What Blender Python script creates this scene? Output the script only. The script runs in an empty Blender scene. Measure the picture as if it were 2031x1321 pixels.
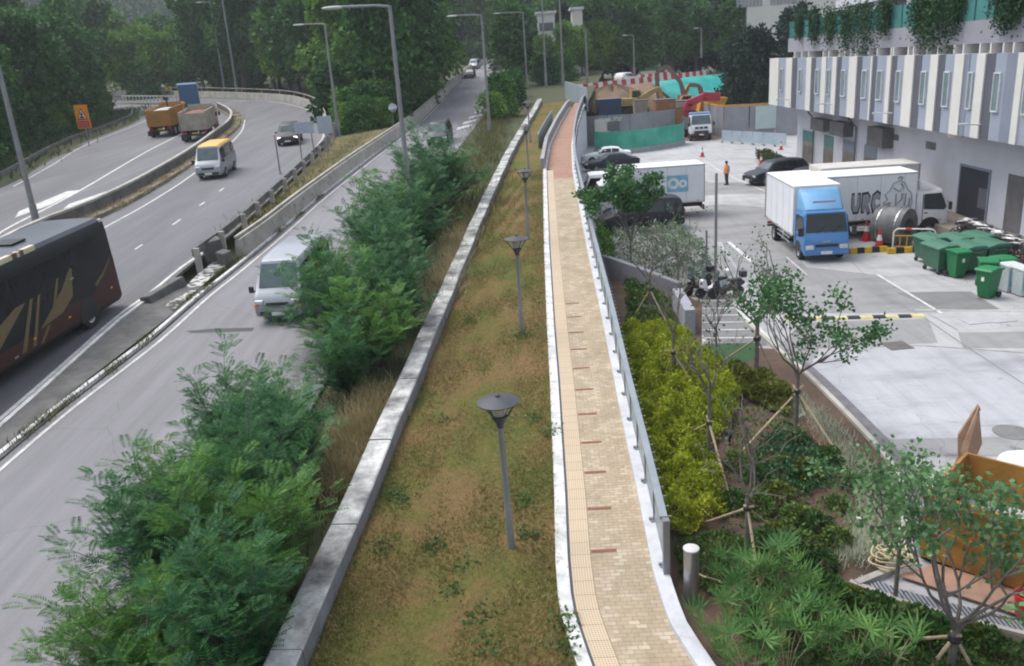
import bpy, math, random
import numpy as np
from mathutils import Vector, Matrix
random.seed(7); RNG = np.random.default_rng(7)
SC = bpy.context.scene; COL = SC.collection
PI = math.pi; rad = math.radians

# ------------------------------------------------------------------ camera
PW, PH, F = 2031.0, 1321.0, 1640.0
CAM_LOC = np.array([0.0, 0.0, 9.6])
def _basis(vp, roll):
    ry = np.array([vp[0]-PW/2, -(vp[1]-PH/2), -F]); ry /= np.linalg.norm(ry)
    u = np.array([-math.sin(rad(roll)), math.cos(rad(roll)), 0.0])
    rz = u - ry*np.dot(u, ry); rz /= np.linalg.norm(rz)
    return np.array([np.cross(ry, rz), ry, rz])
CR = _basis((1040, 127), 3.4)
cd = bpy.data.cameras.new('camera'); cam = bpy.data.objects.new('camera', cd); COL.objects.link(cam)
cd.sensor_width = 36; cd.lens = 36*F/PW; cd.clip_start = 0.1; cd.clip_end = 3000
cam.matrix_world = Matrix([[*CR[0], CAM_LOC[0]], [*CR[1], CAM_LOC[1]], [*CR[2], CAM_LOC[2]], [0, 0, 0, 1]])
SC.camera = cam

# ------------------------------------------------------------------ light
W = bpy.data.worlds.new('World'); SC.world = W; W.use_nodes = True
nt = W.node_tree; bg = nt.nodes['Background']
sky = nt.nodes.new('ShaderNodeTexSky'); sky.sky_type = 'NISHITA'; sky.sun_disc = False
SUN_EL, SUN_AZ = rad(62), rad(-60)           # azimuth from +Y towards +X
sky.sun_elevation = SUN_EL; sky.sun_rotation = SUN_AZ
sky.air_density = 1.0; sky.dust_density = 2.5; sky.ozone_density = 1.0
hs = nt.nodes.new('ShaderNodeHueSaturation'); hs.inputs['Saturation'].default_value = 0.45; nt.links.new(sky.outputs[0], hs.inputs['Color']); nt.links.new(hs.outputs[0], bg.inputs[0]); bg.inputs[1].default_value = 0.15
sl = bpy.data.lights.new('sun', 'SUN'); sl.energy = 1.3; sl.angle = rad(40); sl.color = (1.0, 0.97, 0.93)
so = bpy.data.objects.new('sun', sl); COL.objects.link(so)
so.rotation_euler = Vector((-math.sin(SUN_AZ)*math.cos(SUN_EL), -math.cos(SUN_AZ)*math.cos(SUN_EL), -math.sin(SUN_EL))).to_track_quat('-Z', 'Y').to_euler()
SC.view_settings.view_transform = 'Standard'; SC.view_settings.look = 'None'
SC.view_settings.exposure = 0.92; SC.view_settings.gamma = 1; SC.view_settings.use_curve_mapping = False
SC.cycles.max_bounces = 5; SC.cycles.transparent_max_bounces = 6; SC.cycles.diffuse_bounces = 3; SC.cycles.glossy_bounces = 2
SC.cycles.use_denoising = True
SC.cycles.filter_width = 2.0

# air: one even box of thin haze round the whole scene
def build_haze():
    m = bpy.data.materials.new('haze_air'); m.use_nodes = True; t = m.node_tree; t.nodes.remove(t.nodes['Principled BSDF'])
    v = t.nodes.new('ShaderNodeVolumePrincipled'); v.inputs['Color'].default_value = (0.85, 0.9, 0.95, 1); v.inputs['Density'].default_value = 0.0004; v.inputs['Anisotropy'].default_value = 0.2
    t.links.new(v.outputs[0], t.nodes['Material Output'].inputs['Volume'])
    o = MB().box(-950, 950, -350, 950, -2.0, 135).build('haze', m); o['kind'] = 'stuff'; o['label'] = 'thin pale haze in the air over the whole view'
# ------------------------------------------------------------------ lay of the land
S0, Y0 = 0.055, 8.0
def sst(t): t = min(1, max(0, t)); return t*t*(3-2*t)
def raise_(y): return 0.7*sst((y-26)/22)
def zl(y): return S0*(y-Y0)
def zr(y): return zl(y)+raise_(y)
def ray(px, py): return CR @ np.array([px-PW/2, -(py-PH/2), -F])
def G(px, py, z=0.0):
    d = ray(px, py); t = (z-CAM_LOC[2])/d[2]; return CAM_LOC+t*d
def L(px, py, h=0.0):
    d = ray(px, py); t = (S0*(CAM_LOC[1]-Y0)+h-CAM_LOC[2])/(d[2]-S0*d[1]); return CAM_LOC+t*d
def R(px, py, h=0.0):
    e = 0.0
    for _ in range(40): p = L(px, py, h+e); e = 0.5*e+0.5*raise_(p[1])
    return p
def GX(px, py, x):
    d = ray(px, py); t = (x-CAM_LOC[0])/d[0]; return CAM_LOC+t*d
def GY(px, py, y):
    d = ray(px, py); t = (y-CAM_LOC[1])/d[1]; return CAM_LOC+t*d
def smooth(pts, step=1.0):
    """Catmull-Rom through the points, resampled at about the given step."""
    P = [np.array(p, float) for p in pts]; P = [2*P[0]-P[1]]+P+[2*P[-1]-P[-2]]; out = []
    for i in range(1, len(P)-2):
        a, b, c, d = P[i-1:i+3]; n = max(1, int(np.linalg.norm(c-b)/step))
        for k in range(n):
            t = k/n; out.append(0.5*((2*b)+(-a+c)*t+(2*a-5*b+4*c-d)*t*t+(-a+3*b-3*c+d)*t**3))
    out.append(P[-2]); return out

# ------------------------------------------------------------------ object helpers
def tag(o, label=None, cat=None, group=None, kind=None):
    if label: o['label'] = label
    if cat: o['category'] = cat
    if group: o['group'] = group
    if kind: o['kind'] = kind
    return o
def empty(name, label, cat, loc=(0, 0, 0), rz=0.0, group=None, pitch=0.0):
    o = bpy.data.objects.new(name, None); COL.objects.link(o); o.empty_display_size = 0.1
    o.location = loc; o.rotation_euler = (0, pitch, rz); return tag(o, label, cat, group)
def kids(o): return [c for c in COL.objects if c.parent == o]
def copy_tree(o, parent=None, loc=None, rz=None, scale=None, label=None, pitch=None):
    c = o.copy(); COL.objects.link(c)
    if parent is not None: c.parent = parent
    if loc is not None: c.location = loc
    if rz is not None: c.rotation_euler = (c.rotation_euler[0], c.rotation_euler[1] if pitch is None else pitch, rz)
    if scale is not None: c.scale = (scale, scale, scale) if not hasattr(scale, '__len__') else scale
    if label: c['label'] = label
    for ch in kids(o): copy_tree(ch, c)
    return c
class MB:
    def __init__(s): s.v = []; s.f = []; s.m = []; s.uv = {}
    def add(s, vs, fs, mi=0):
        b = len(s.v); s.v += [tuple(map(float, p)) for p in vs]
        for f in fs: s.f.append(tuple(i+b for i in f)); s.m.append(mi)
        return s
    def box(s, x0, x1, y0, y1, z0, z1, mi=0, M=None):
        vs = [(x, y, z) for z in (z0, z1) for y in (y0, y1) for x in (x0, x1)]
        if M is not None: vs = [tuple(M @ Vector(p)) for p in vs]
        return s.add(vs, [(0, 2, 3, 1), (4, 5, 7, 6), (0, 1, 5, 4), (2, 6, 7, 3), (0, 4, 6, 2), (1, 3, 7, 5)], mi)
    def cbox(s, c, d, mi=0, M=None): return s.box(c[0]-d[0]/2, c[0]+d[0]/2, c[1]-d[1]/2, c[1]+d[1]/2, c[2]-d[2]/2, c[2]+d[2]/2, mi, M)
    def tube(s, pts, r, n=8, mi=0, cap=True):
        pts = [Vector(map(float, p)) for p in pts]; k = len(pts); rs = r if hasattr(r, '__len__') else [r]*k
        vs = []; u = None
        for i, p in enumerate(pts):
            t = (pts[min(i+1, k-1)]-pts[max(i-1, 0)]).normalized()
            if u is None: u = t.orthogonal().normalized()
            else:
                u = u-t*u.dot(t); u = u.normalized() if u.length > 1e-6 else t.orthogonal().normalized()
            w = t.cross(u)
            for j in range(n):
                a = 2*PI*j/n; vs.append(p+(u*math.cos(a)+w*math.sin(a))*rs[i])
        fs = [(i*n+j, i*n+(j+1) % n, (i+1)*n+(j+1) % n, (i+1)*n+j) for i in range(k-1) for j in range(n)]
        if cap: fs += [tuple(reversed(range(n))), tuple((k-1)*n+j for j in range(n))]
        return s.add(vs, fs, mi)
    def lathe(s, prof, c=(0, 0, 0), n=16, mi=0):
        vs = []; k = len(prof)
        for r, z in prof:
            for j in range(n): a = 2*PI*j/n; vs.append((c[0]+r*math.cos(a), c[1]+r*math.sin(a), c[2]+z))
        fs = [(i*n+j, i*n+(j+1) % n, (i+1)*n+(j+1) % n, (i+1)*n+j) for i in range(k-1) for j in range(n)]
        fs += [tuple(reversed(range(n))), tuple((k-1)*n+j for j in range(n))]
        return s.add(vs, fs, mi)
    def prism(s, poly, ax, a0, a1, mi=0):
        """polygon of 2-D points, extruded along axis ax ('x','y','z') from a0 to a1"""
        def put(p, a): return (a, p[0], p[1]) if ax == 'x' else (p[0], a, p[1]) if ax == 'y' else (p[0], p[1], a)
        n = len(poly); vs = [put(p, a0) for p in poly]+[put(p, a1) for p in poly]
        return s.add(vs, [tuple(reversed(range(n))), tuple(range(n, 2*n))]+[(i, (i+1) % n, n+(i+1) % n, n+i) for i in range(n)], mi)
    def loft(s, rings, mi=0, closed=True, cap=True):
        n = len(rings[0]); k = len(rings); vs = [p for r in rings for p in r]; m = n if closed else n-1
        fs = [(i*n+j, i*n+(j+1) % n, (i+1)*n+(j+1) % n, (i+1)*n+j) for i in range(k-1) for j in range(m)]
        if cap and closed: fs += [tuple(reversed(range(n))), tuple((k-1)*n+j for j in range(n))]
        return s.add(vs, fs, mi)
    def sweep(s, line, prof, mi=0, cap=True):
        """profile of (offset to the right of travel, height) swept along a polyline; upright"""
        P = [np.array(p, float) for p in line]; k = len(P); rings = []
        for i, p in enumerate(P):
            t = P[min(i+1, k-1)]-P[max(i-1, 0)]; t = t/max(1e-9, math.hypot(t[0], t[1])); rt = np.array([t[1], -t[0], 0])
            rings.append([tuple(p+rt*a+np.array([0, 0, h])) for a, h in prof])
        return s.loft(rings, mi, True, cap)
    def ribbon(s, left, right, mi=0):
        n = len(left); vs = list(left)+list(right)
        return s.add(vs, [(i, n+i, n+i+1, i+1) for i in range(n-1)], mi)
    def build(s, name, mats, parent=None, smooth_=False, bevel=0.0, loc=None, subsurf=0, recalc=True):
        me = bpy.data.meshes.new(name); me.from_pydata(s.v, [], s.f); me.validate(verbose=False)
        mats = mats if isinstance(mats, (list, tuple)) else [mats]
        for m in mats: me.materials.append(m)
        if len(mats) > 1 and len(me.polygons) == len(s.m): me.polygons.foreach_set('material_index', s.m)
        if recalc and len(s.f) < 20000:
            import bmesh
            bm = bmesh.new(); bm.from_mesh(me); bmesh.ops.recalc_face_normals(bm, faces=bm.faces); bm.to_mesh(me); bm.free()
        if smooth_: me.polygons.foreach_set('use_smooth', [True]*len(me.polygons)); me.set_sharp_from_angle(angle=rad(38))
        o = bpy.data.objects.new(name, me); COL.objects.link(o)
        if parent is not None: o.parent = parent
        if loc is not None: o.location = loc
        if bevel: b = o.modifiers.new('bevel', 'BEVEL'); b.width = bevel; b.segments = 2; b.limit_method = 'ANGLE'; b.angle_limit = rad(40)
        if subsurf: b = o.modifiers.new('sub', 'SUBSURF'); b.levels = subsurf; b.render_levels = subsurf
        return o
def struct(o, label=None): o['kind'] = 'structure'; return o if not label else tag(o, label)
def diamonds(Pn, U, V, name, m, parent=None, bend=0.0):
    """leaves: base point, length vector, half-width vector (n x 3 arrays) -> one mesh of small four-cornered leaves"""
    n = len(Pn); N = np.cross(U, V); ln = np.linalg.norm(N, axis=1, keepdims=True); N = N/np.maximum(ln, 1e-9)*np.linalg.norm(U, axis=1, keepdims=True)*bend
    v = np.stack([Pn, Pn+U*0.45+V, Pn+U-N, Pn+U*0.45-V], axis=1).reshape(-1, 3).astype(np.float32)
    me = bpy.data.meshes.new(name); me.vertices.add(4*n); me.vertices.foreach_set('co', v.ravel())
    me.loops.add(4*n); me.loops.foreach_set('vertex_index', np.arange(4*n, dtype=np.int32))
    me.polygons.add(n); me.polygons.foreach_set('loop_start', np.arange(0, 4*n, 4, dtype=np.int32)); me.polygons.foreach_set('loop_total', np.full(n, 4, dtype=np.int32))
    me.update(); me.materials.append(m)
    o = bpy.data.objects.new(name, me); COL.objects.link(o)
    if parent is not None: o.parent = parent
    return o
def unit(n, up=0.0):
    d = RNG.normal(size=(n, 3)); d[:, 2] += up; return d/np.linalg.norm(d, axis=1, keepdims=True)

# ------------------------------------------------------------------ materials
MC = {}
def _n(t, k, **kw):
    n = t.nodes.new(k)
    for a, b in kw.items(): setattr(n, a, b)
    return n
def base_mat(name):
    m = bpy.data.materials.new(name); m.use_nodes = True; t = m.node_tree; return m, t, t.nodes['Principled BSDF']
def noise(t, coord, scale, detail=4, rough=0.6, stretch=None):
    n = _n(t, 'ShaderNodeTexNoise'); n.inputs['Scale'].default_value = scale; n.inputs['Detail'].default_value = detail; n.inputs['Roughness'].default_value = rough
    if stretch:
        mp = _n(t, 'ShaderNodeMapping'); mp.inputs['Scale'].default_value = stretch; t.links.new(coord, mp.inputs[0]); coord = mp.outputs[0]
    t.links.new(coord, n.inputs['Vector']); return n.outputs['Fac']
def ramp(t, fac, stops):
    r = _n(t, 'ShaderNodeValToRGB'); e = r.color_ramp.elements
    while len(e) < len(stops): e.new(0.5)
    for i, (p, c) in enumerate(stops): e[i].position = p; e[i].color = (*c, 1) if len(c) == 3 else c
    t.links.new(fac, r.inputs[0]); return r.outputs[0]
def mixc(t, fac, a, b, mode='MIX'):
    m = _n(t, 'ShaderNodeMix', data_type='RGBA', blend_type=mode)
    for s, x in ((0, fac), (6, a), (7, b)):
        if isinstance(x, (int, float)): m.inputs[s].default_value = x
        elif isinstance(x, tuple): m.inputs[s].default_value = (*x, 1)
        else: t.links.new(x, m.inputs[s])
    return m.outputs[2]
def pos(t, kind='obj'):
    if kind == 'pos': return _n(t, 'ShaderNodeNewGeometry').outputs['Position']
    return _n(t, 'ShaderNodeTexCoord').outputs['Object']
def mat(name, c, c2=None, scale=3.0, rough=0.7, metal=0.0, bump=0.0, bscale=30.0, lo=0.35, hi=0.65, coord='obj', stretch=None, spec=None, coat=0.0, dirt=0.0):
    if name in MC: return MC[name]
    m, t, b = base_mat(name); co = pos(t, coord)
    c2 = c2 or tuple(x*0.8 for x in c)
    col = ramp(t, noise(t, co, scale, 5, 0.6, stretch), [(lo, c), (hi, c2)])
    if dirt:
        d = ramp(t, noise(t, co, scale*3.1, 6, 0.7), [(0.5, (1, 1, 1)), (0.78, (1-dirt,)*3)])
        col = mixc(t, 1.0, col, d, 'MULTIPLY')
    t.links.new(col, b.inputs['Base Color'])
    b.inputs['Roughness'].default_value = rough; b.inputs['Metallic'].default_value = metal
    if spec is not None: b.inputs['Specular IOR Level'].default_value = spec
    if coat: b.inputs['Coat Weight'].default_value = coat
    if bump:
        bp = _n(t, 'ShaderNodeBump'); bp.inputs['Strength'].default_value = bump; bp.inputs['Distance'].default_value = 0.02
        t.links.new(noise(t, co, bscale, 5, 0.7), bp.inputs['Height']); t.links.new(bp.outputs[0], b.inputs['Normal'])
    MC[name] = m; return m
def leafmat(name, stops, scale=0.6, trans=0.25, rough=0.6, spec=0.25, coord='pos'):
    """each leaf its own tint, with broader drifts of tint through the plant"""
    if name in MC: return MC[name]
    m, t, b = base_mat(name); co = pos(t, coord)
    g = _n(t, 'ShaderNodeNewGeometry').outputs['Random Per Island']
    a = _n(t, 'ShaderNodeMath', operation='MULTIPLY_ADD'); t.links.new(noise(t, co, scale, 3, 0.5), a.inputs[0]); a.inputs[1].default_value = 1.15; a.inputs[2].default_value = -0.32
    b2 = _n(t, 'ShaderNodeMath', operation='MULTIPLY_ADD'); t.links.new(g, b2.inputs[0]); b2.inputs[1].default_value = 0.45; t.links.new(a.outputs[0], b2.inputs[2])
    col = ramp(t, b2.outputs[0], stops)
    t.links.new(col, b.inputs['Base Color']); b.inputs['Roughness'].default_value = rough; b.inputs['Specular IOR Level'].default_value = spec
    tr = _n(t, 'ShaderNodeBsdfTranslucent'); t.links.new(col, tr.inputs[0]); mx = _n(t, 'ShaderNodeMixShader'); mx.inputs[0].default_value = trans
    t.links.new(b.outputs[0], mx.inputs[1]); t.links.new(tr.outputs[0], mx.inputs[2]); t.links.new(mx.outputs[0], t.nodes['Material Output'].inputs[0])
    MC[name] = m; return m
def paint(name, c, rough=0.4, coat=0.0): return mat(name, c, tuple(x*0.9 for x in c), 1.5, rough, 0.0, coat=coat, dirt=0.12, spec=0.3)
def glass(name='dark_glass', c=(0.015, 0.02, 0.022), rough=0.08):
    if name in MC: return MC[name]
    m = mat(name, c, tuple(x*1.6 for x in c), 0.8, rough); return m
# ================================================================== SETTING
M_asph = None
def asphalt(name, c, c2, tracks=True):
    m, t, b = base_mat(name); co = pos(t, 'pos')
    col = ramp(t, noise(t, co, 0.35, 5, 0.6, (1, 0.12, 1)), [(0.3, c), (0.7, c2)])
    col = mixc(t, 1.0, col, ramp(t, noise(t, co, 1.6, 5, 0.65, (1, 0.06, 1)), [(0.3, (0.80,)*3), (0.7, (1.08,)*3)]), 'MULTIPLY')
    col = mixc(t, 1.0, col, ramp(t, noise(t, co, 0.9, 4, 0.7, (1, 0.5, 1)), [(0.22, (0.72,)*3), (0.34, (1.0,)*3)]), 'MULTIPLY')
    cr = _n(t, 'ShaderNodeTexVoronoi', feature='DISTANCE_TO_EDGE'); cr.inputs['Scale'].default_value = 0.16; wv = _n(t, 'ShaderNodeVectorMath', operation='ADD'); nn = _n(t, 'ShaderNodeTexNoise'); nn.inputs['Scale'].default_value = 0.8; t.links.new(co, nn.inputs['Vector']); t.links.new(co, wv.inputs[0]); t.links.new(nn.outputs['Color'], wv.inputs[1]); t.links.new(wv.outputs[0], cr.inputs['Vector'])
    col = mixc(t, 1.0, col, ramp(t, cr.outputs['Distance'], [(0.0015, (0.78,)*3), (0.0035, (1.0,)*3)]), 'MULTIPLY')
    col = mixc(t, 1.0, col, ramp(t, noise(t, co, 40, 3, 0.8), [(0.3, (0.82,)*3), (0.7, (1.1,)*3)]), 'MULTIPLY')
    t.links.new(col, b.inputs['Base Color']); b.inputs['Roughness'].default_value = 0.8
    bp = _n(t, 'ShaderNodeBump'); bp.inputs['Strength'].default_value = 0.4; bp.inputs['Distance'].default_value = 0.01
    t.links.new(noise(t, co, 60, 4, 0.7), bp.inputs['Height']); t.links.new(bp.outputs[0], b.inputs['Normal']); return m
M_road = asphalt('asphalt', (0.175, 0.172, 0.185), (0.235, 0.23, 0.245))
M_road2 = asphalt('asphalt_worn', (0.115, 0.115, 0.125), (0.165, 0.164, 0.175))
M_verge = mat('verge_earth', (0.075, 0.065, 0.03), (0.05, 0.075, 0.025), 0.5, 0.95, bump=0.8, bscale=8, coord='pos', dirt=0.4)
M_soil = mat('soil', (0.115, 0.072, 0.048), (0.065, 0.045, 0.032), 1.2, 0.95, bump=1.0, bscale=12, coord='pos', dirt=0.3)
M_white = mat('road_paint', (0.62, 0.62, 0.60), (0.42, 0.42, 0.41), 2.5, 0.7, coord='pos', dirt=0.3)
M_conc = mat('concrete', (0.44, 0.42, 0.37), (0.31, 0.295, 0.26), 0.8, 0.85, bump=0.3, bscale=20, coord='pos', dirt=0.35)
M_concd = mat('concrete_dark', (0.16, 0.155, 0.15), (0.09, 0.09, 0.085), 0.9, 0.9, bump=0.3, bscale=15, coord='pos', dirt=0.4)
M_kerb = mat('white_kerb_paint', (0.66, 0.66, 0.65), (0.40, 0.40, 0.385), 1.6, 0.7, coord='pos', dirt=0.5, lo=.4, hi=.72)
M_steel = mat('galvanised_steel', (0.29, 0.325, 0.35), (0.23, 0.26, 0.28), 2.0, 0.45, 0.4)
M_pole = mat('pole_grey', (0.25, 0.26, 0.265), (0.20, 0.205, 0.21), 1.5, 0.5, 0.3)

# land to the horizon, and the rising land that carries the roads
b = MB(); b.box(-900, 900, -300, 900, -0.9, -0.35); struct(b.build('ground', M_verge), 'earth ground reaching to the horizon')

STRIP_R = [L(*p) for p in [(1372, 1316), (1325, 1238), (1297, 1148), (1265, 985), (1232, 830), (1197, 650), (1165, 500), (1135, 340), (1133, 290), (1140, 250), (1152, 215)]]
KERB_R = [L(*p) for p in [(1173, 1321), (1145, 1238), (1134, 1199), (1126, 1109), (1121, 980), (1107, 753), (1099, 650), (1090, 500), (1086, 400), (1084, 340), (1092, 290), (1110, 250), (1130, 215)]]
def at_y(line, y):
    for a, c in zip(line[:-1], line[1:]):
        if (a[1]-y)*(c[1]-y) <= 0 and a[1] != c[1]: t = (y-a[1])/(c[1]-a[1]); return a[0]+t*(c[0]-a[0])
    a, c = (line[0], line[1]) if abs(line[0][1]-y) < abs(line[-1][1]-y) else (line[-1], line[-2])
    return a[0]+(y-a[1])/(c[1]-a[1])*(c[0]-a[0])
def path_r(y):
    if y > 92: return 5.8+(y-92)*0.13
    if y < 11.15: return 2.14+(11.15-y)*0.32
    return at_y(STRIP_R, y)
def kerb_r(y):
    if y > 93: return path_r(y)-1.15
    if y < 11.2: return 0.51+(11.2-y)*0.2
    return at_y(KERB_R, y)
YS = [2, 5, 8, 9.5, 10.5]+list(np.arange(11, 30, 0.75))+list(np.arange(30, 60, 2.0))+list(np.arange(60, 232, 5.0))
b = MB(); rows = []
for y in YS:
    pr = path_r(y)+0.35; z = zl(y)-0.05; rr = raise_(y)
    xs = [-200, -120, -80, -60, -50, -42, -36, -30, -25, -20, -16.6, -14.6, -12.5, -9, -6, -3, 0.2*pr, pr]
    rows.append([(x, y, z+(rr if x < -15 else 0)-(0.3 if -37 < x < -7.5 else 0)+max(0, float(np.interp(y, [4, 40, 54, 64, 89, 105, 117, 124, 135], [-39, -40, -42, -44, -51, -54, -60, -80, -160]))-x)*0.13) for x in xs])
n = len(rows[0])
b.add([p for r in rows for p in r], [(i*n+j, i*n+j+1, (i+1)*n+j+1, (i+1)*n+j) for i in range(len(rows)-1) for j in range(n-1)])
struct(b.build('hillside_terrain', M_verge, smooth_=True), 'gently rising earth slope carrying the roads and the footpath')

def road(name, left, right, m, lift=0.0, label=None, step=2.0, n=60, f=None):
    def rs(line):
        s = smooth(line, 0.5); d = [0]
        for a, c in zip(s[:-1], s[1:]): d.append(d[-1]+np.linalg.norm(c-a))
        out = []
        for k in range(n+1):
            t = d[-1]*k/n; i = max(0, min(len(d)-2, int(np.searchsorted(d, t))-1)); u = (t-d[i])/max(1e-9, d[i+1]-d[i]); out.append(s[i]+u*(s[i+1]-s[i]))
        return out
    l, r = rs(left), rs(right)
    rows_ = []
    for a, c in zip(l, r):
        q = [a+(c-a)*k/8 for k in range(9)]
        if f is not None:
            for p in q: p[2] = f(p[1])
        rows_.append([tuple(p+np.array([0, 0, lift])) for p in q])
    o = MB().loft(rows_, closed=False).build(name, m, smooth_=True)
    return struct(o, label)
def off(line, d):
    P = [np.array(p, float) for p in line]; out = []
    for i, p in enumerate(P):
        t = P[min(i+1, len(P)-1)]-P[max(i-1, 0)]; r = np.array([t[1], -t[0], 0]); out.append(p+r/np.linalg.norm(r)*d)
    return out
def p3(x, y, hi=False, h=0.0): return np.array([x, y, (zr(y) if hi else zl(y))+h])

MID_L = [p3(-14.6, 4), p3(-14.4, 14)]+[L(*p) for p in [(0, 915), (120, 815), (300, 678), (400, 590), (470, 535), (560, 460), (640, 390), (740, 312), (830, 243), (880, 195)]]+[p3(-10.8, 147), p3(-9.5, 185), p3(-3, 206), p3(10, 214)]
MID_R = [p3(-6.6, 4), p3(-6.6, 14), p3(-6.6, 25), p3(-6.5, 40), p3(-6.2, 60), p3(-5.2, 82), p3(-4.2, 108), p3(-4.2, 141), p3(-3, 170), p3(1, 190), p3(10, 199)]
road('middle_road', MID_L, MID_R, M_road, 0.0, 'grey asphalt carriageway rising into the distance', n=90, f=zl)
LR_R = [p3(-15.4, 4), p3(-15.4, 14)]+[R(*p) for p in [(0, 845), (230, 640), (310, 580), (370, 530), (450, 470), (560, 370), (640, 290), (652, 262)]]
LR_R += [R(630, 222), R(560, 203), R(480, 198), R(400, 195), R(300, 193), R(200, 192)]
LR_L = [p3(-24.2, 4, 1), p3(-24.2, 14, 1), p3(-24.0, 30, 1)]+[R(*p) for p in [(210, 450), (300, 400), (380, 348), (440, 300), (478, 262), (486, 238), (470, 222), (430, 212), (380, 207), (320, 203), (250, 203), (180, 203)]]
road('left_road', off(LR_L, -1.3), LR_R, M_road2, 0.0, 'worn dark asphalt carriageway bending left at its far end', n=140, f=zr)
FL_R = [p3(-27, 4, 1), p3(-27, 14, 1), p3(-27.6, 30, 1)]+[R(*p) for p in [(0, 478), (100, 425), (200, 394), (300, 340), (395, 287), (445, 248), (440, 228), (410, 217), (350, 211), (250, 209), (170, 209)]]
FL_L = [p3(-37, 4, 1), p3(-37, 14, 1), p3(-37.5, 40, 1)]+[R(*p) for p in [(0, 373), (75, 333), (150, 290), (240, 255), (277, 238), (278, 228), (262, 222), (230, 219), (200, 218), (170, 218)]]
road('far_left_road', FL_L, off(FL_R, 1.0), M_road2, 0.0, 'dark asphalt carriageway farthest to the side, below the dark wood', n=140, f=zr)

# markings: thin sheets a few millimetres above the asphalt
def stripe(name, line, w, h=0.012, m=None, dash=None, label=None, step=1.0, f=None):
    s = smooth(line, step)
    if f is not None: s = [np.array([p[0], p[1], f(p[1])]) for p in s]
    b = MB(); d = 0.0
    for a, c in zip(s[:-1], s[1:]):
        ln = np.linalg.norm(c-a); d += ln
        if dash and (d % dash[1]) > dash[0]: continue
        t = (c-a)/ln; r = np.array([t[1], -t[0], 0]); r = r/np.linalg.norm(r)*w/2; u = np.array([0, 0, h])
        b.add([a-r+u, a+r+u, c+r+u, c-r+u], [(0, 1, 2, 3)])
    o = b.build(name, m or M_white, recalc=False); return struct(o, label)
stripe('edge_line', off(LR_R[:9], -0.25), 0.16, label='white edge line of the bending carriageway', f=zr)
stripe('edge_line', off(LR_L[:9], 0.0), 0.14, label='white edge line beside the median', f=zr)
stripe('edge_line', off(LR_R[8:], -0.5), 0.14, f=zr)
stripe('lane_line', [(a+c)/2 for a, c in zip(smooth(LR_L[:6], 400), smooth([LR_R[0], LR_R[1], LR_R[3], LR_R[5], LR_R[6], LR_R[7]], 400))], 0.13, dash=(1.0, 4.5), step=0.5, label='short white lane dashes', f=zr)
stripe('lane_line', [R(-60, 510), R(0, 462), R(150, 383), R(300, 296), R(395, 250), R(430, 232), R(400, 224)], 0.2, label='white line between the two far lanes', f=zr)
stripe('edge_line', off(FL_L[3:9], 0.9), 0.13, f=zr)
for a, c in (((30, 432), (150, 378)), ((125, 415), (262, 367))):
    p, q = R(*a), R(*c); w = np.array([0.55, 0.15, 0]); b = MB()
    b.add([p, p+(q-p)*0.25-w*1.3, q-w*1.0, q+w*0.7, p+(q-p)*0.4+w*0.9], [(0, 4, 3, 2, 1)])
    for i, v in enumerate(b.v): b.v[i] = (v[0], v[1], zr(v[1])+0.014)
    struct(b.build('arrow_marking', M_white, recalc=False))
stripe('edge_line', off(MID_L[:12], 0.3), 0.12, label='white edge line of the middle carriageway', m=M_white, f=zl)
chev = [L(925, 262), L(958, 212), L(962, 206)]
b = MB()
for k in range(5):
    t = k/5; p = L(905+12*k, 258-11*k, 0.008); b.add([p, p+np.array([1.1, 2.2, 0.12]), p+np.array([1.4, 4.0, 0.22]), p+np.array([0, 2.0, 0.11])], [(0, 1, 2, 3)])
struct(b.build('chevron_marking', M_white, recalc=False))
pt = [L(368, 657), L(420, 652), L(505, 650), L(500, 657), L(440, 659), L(380, 661)]
b = MB(); b.add([p+np.array([0, 0, 0.005]) for p in pt], [tuple(range(6))]); struct(b.build('tar_patch', mat('tar', (0.05, 0.05, 0.055)), recalc=False), 'dark tar repair across the middle carriageway')

# kerbs and the gore between the two carriageways
GORE = [(-15.0, 0.0), (-15.0, 0.12), (-14.85, 0.15), (-14.85, 0.0)]
kp = [(0, 0), (0, 0.13), (0.16, 0.13), (0.16, 0)]
def solid(o, label, cat, group=None): return tag(o, label, cat, group)
struct(MB().sweep(off(MID_L[:11], -0.22), kp).build('kerb', M_kerb), 'pale worn kerb along the middle carriageway')
struct(MB().sweep(smooth(off(LR_R, 0.05)[:5], 2), kp).build('kerb', M_kerb), 'white kerb of the bending carriageway')
struct(MB().sweep(smooth(off(LR_R, 0.05)[4:9], 2), kp).build('kerb', M_concd), 'dark stained kerb under the guard rail')
g0 = [p3(-15.3, 4, h=0.09), p3(-15.3, 14, h=0.09)]+[off(LR_R, 0.15)[i]+np.array([0, 0, 0.09]) for i in (2, 3, 4)]
g1 = [p3(-14.75, 4, h=0.09), p3(-14.7, 14, h=0.09), p3(-14.6, 21.5, h=0.09), p3(-14.2, 30, h=0.09), p3(-14.1, 34, h=0.09)]
road('gore_paving', g0, g1, M_concd, 0.0, 'dark paved wedge between the carriageways', n=30)
# dry grass between the carriageways
road('dry_verge', [off(LR_R, 0.5)[i]+np.array([0, 0, 0.08]) for i in (6, 7, 8)]+[R(648, 276, 0.1)], [p3(-14.1, 43, h=0.6), p3(-13.9, 57, h=0.7), p3(-13.3, 76, h=0.75), p3(-13.0, 80, h=0.8)], mat('dry_grass_soil', (0.17, 0.12, 0.05), (0.08, 0.09, 0.03), 0.9, 0.95, bump=1, bscale=9, coord='pos'), 0.0, 'strip of dry grass between the carriageways')
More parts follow.
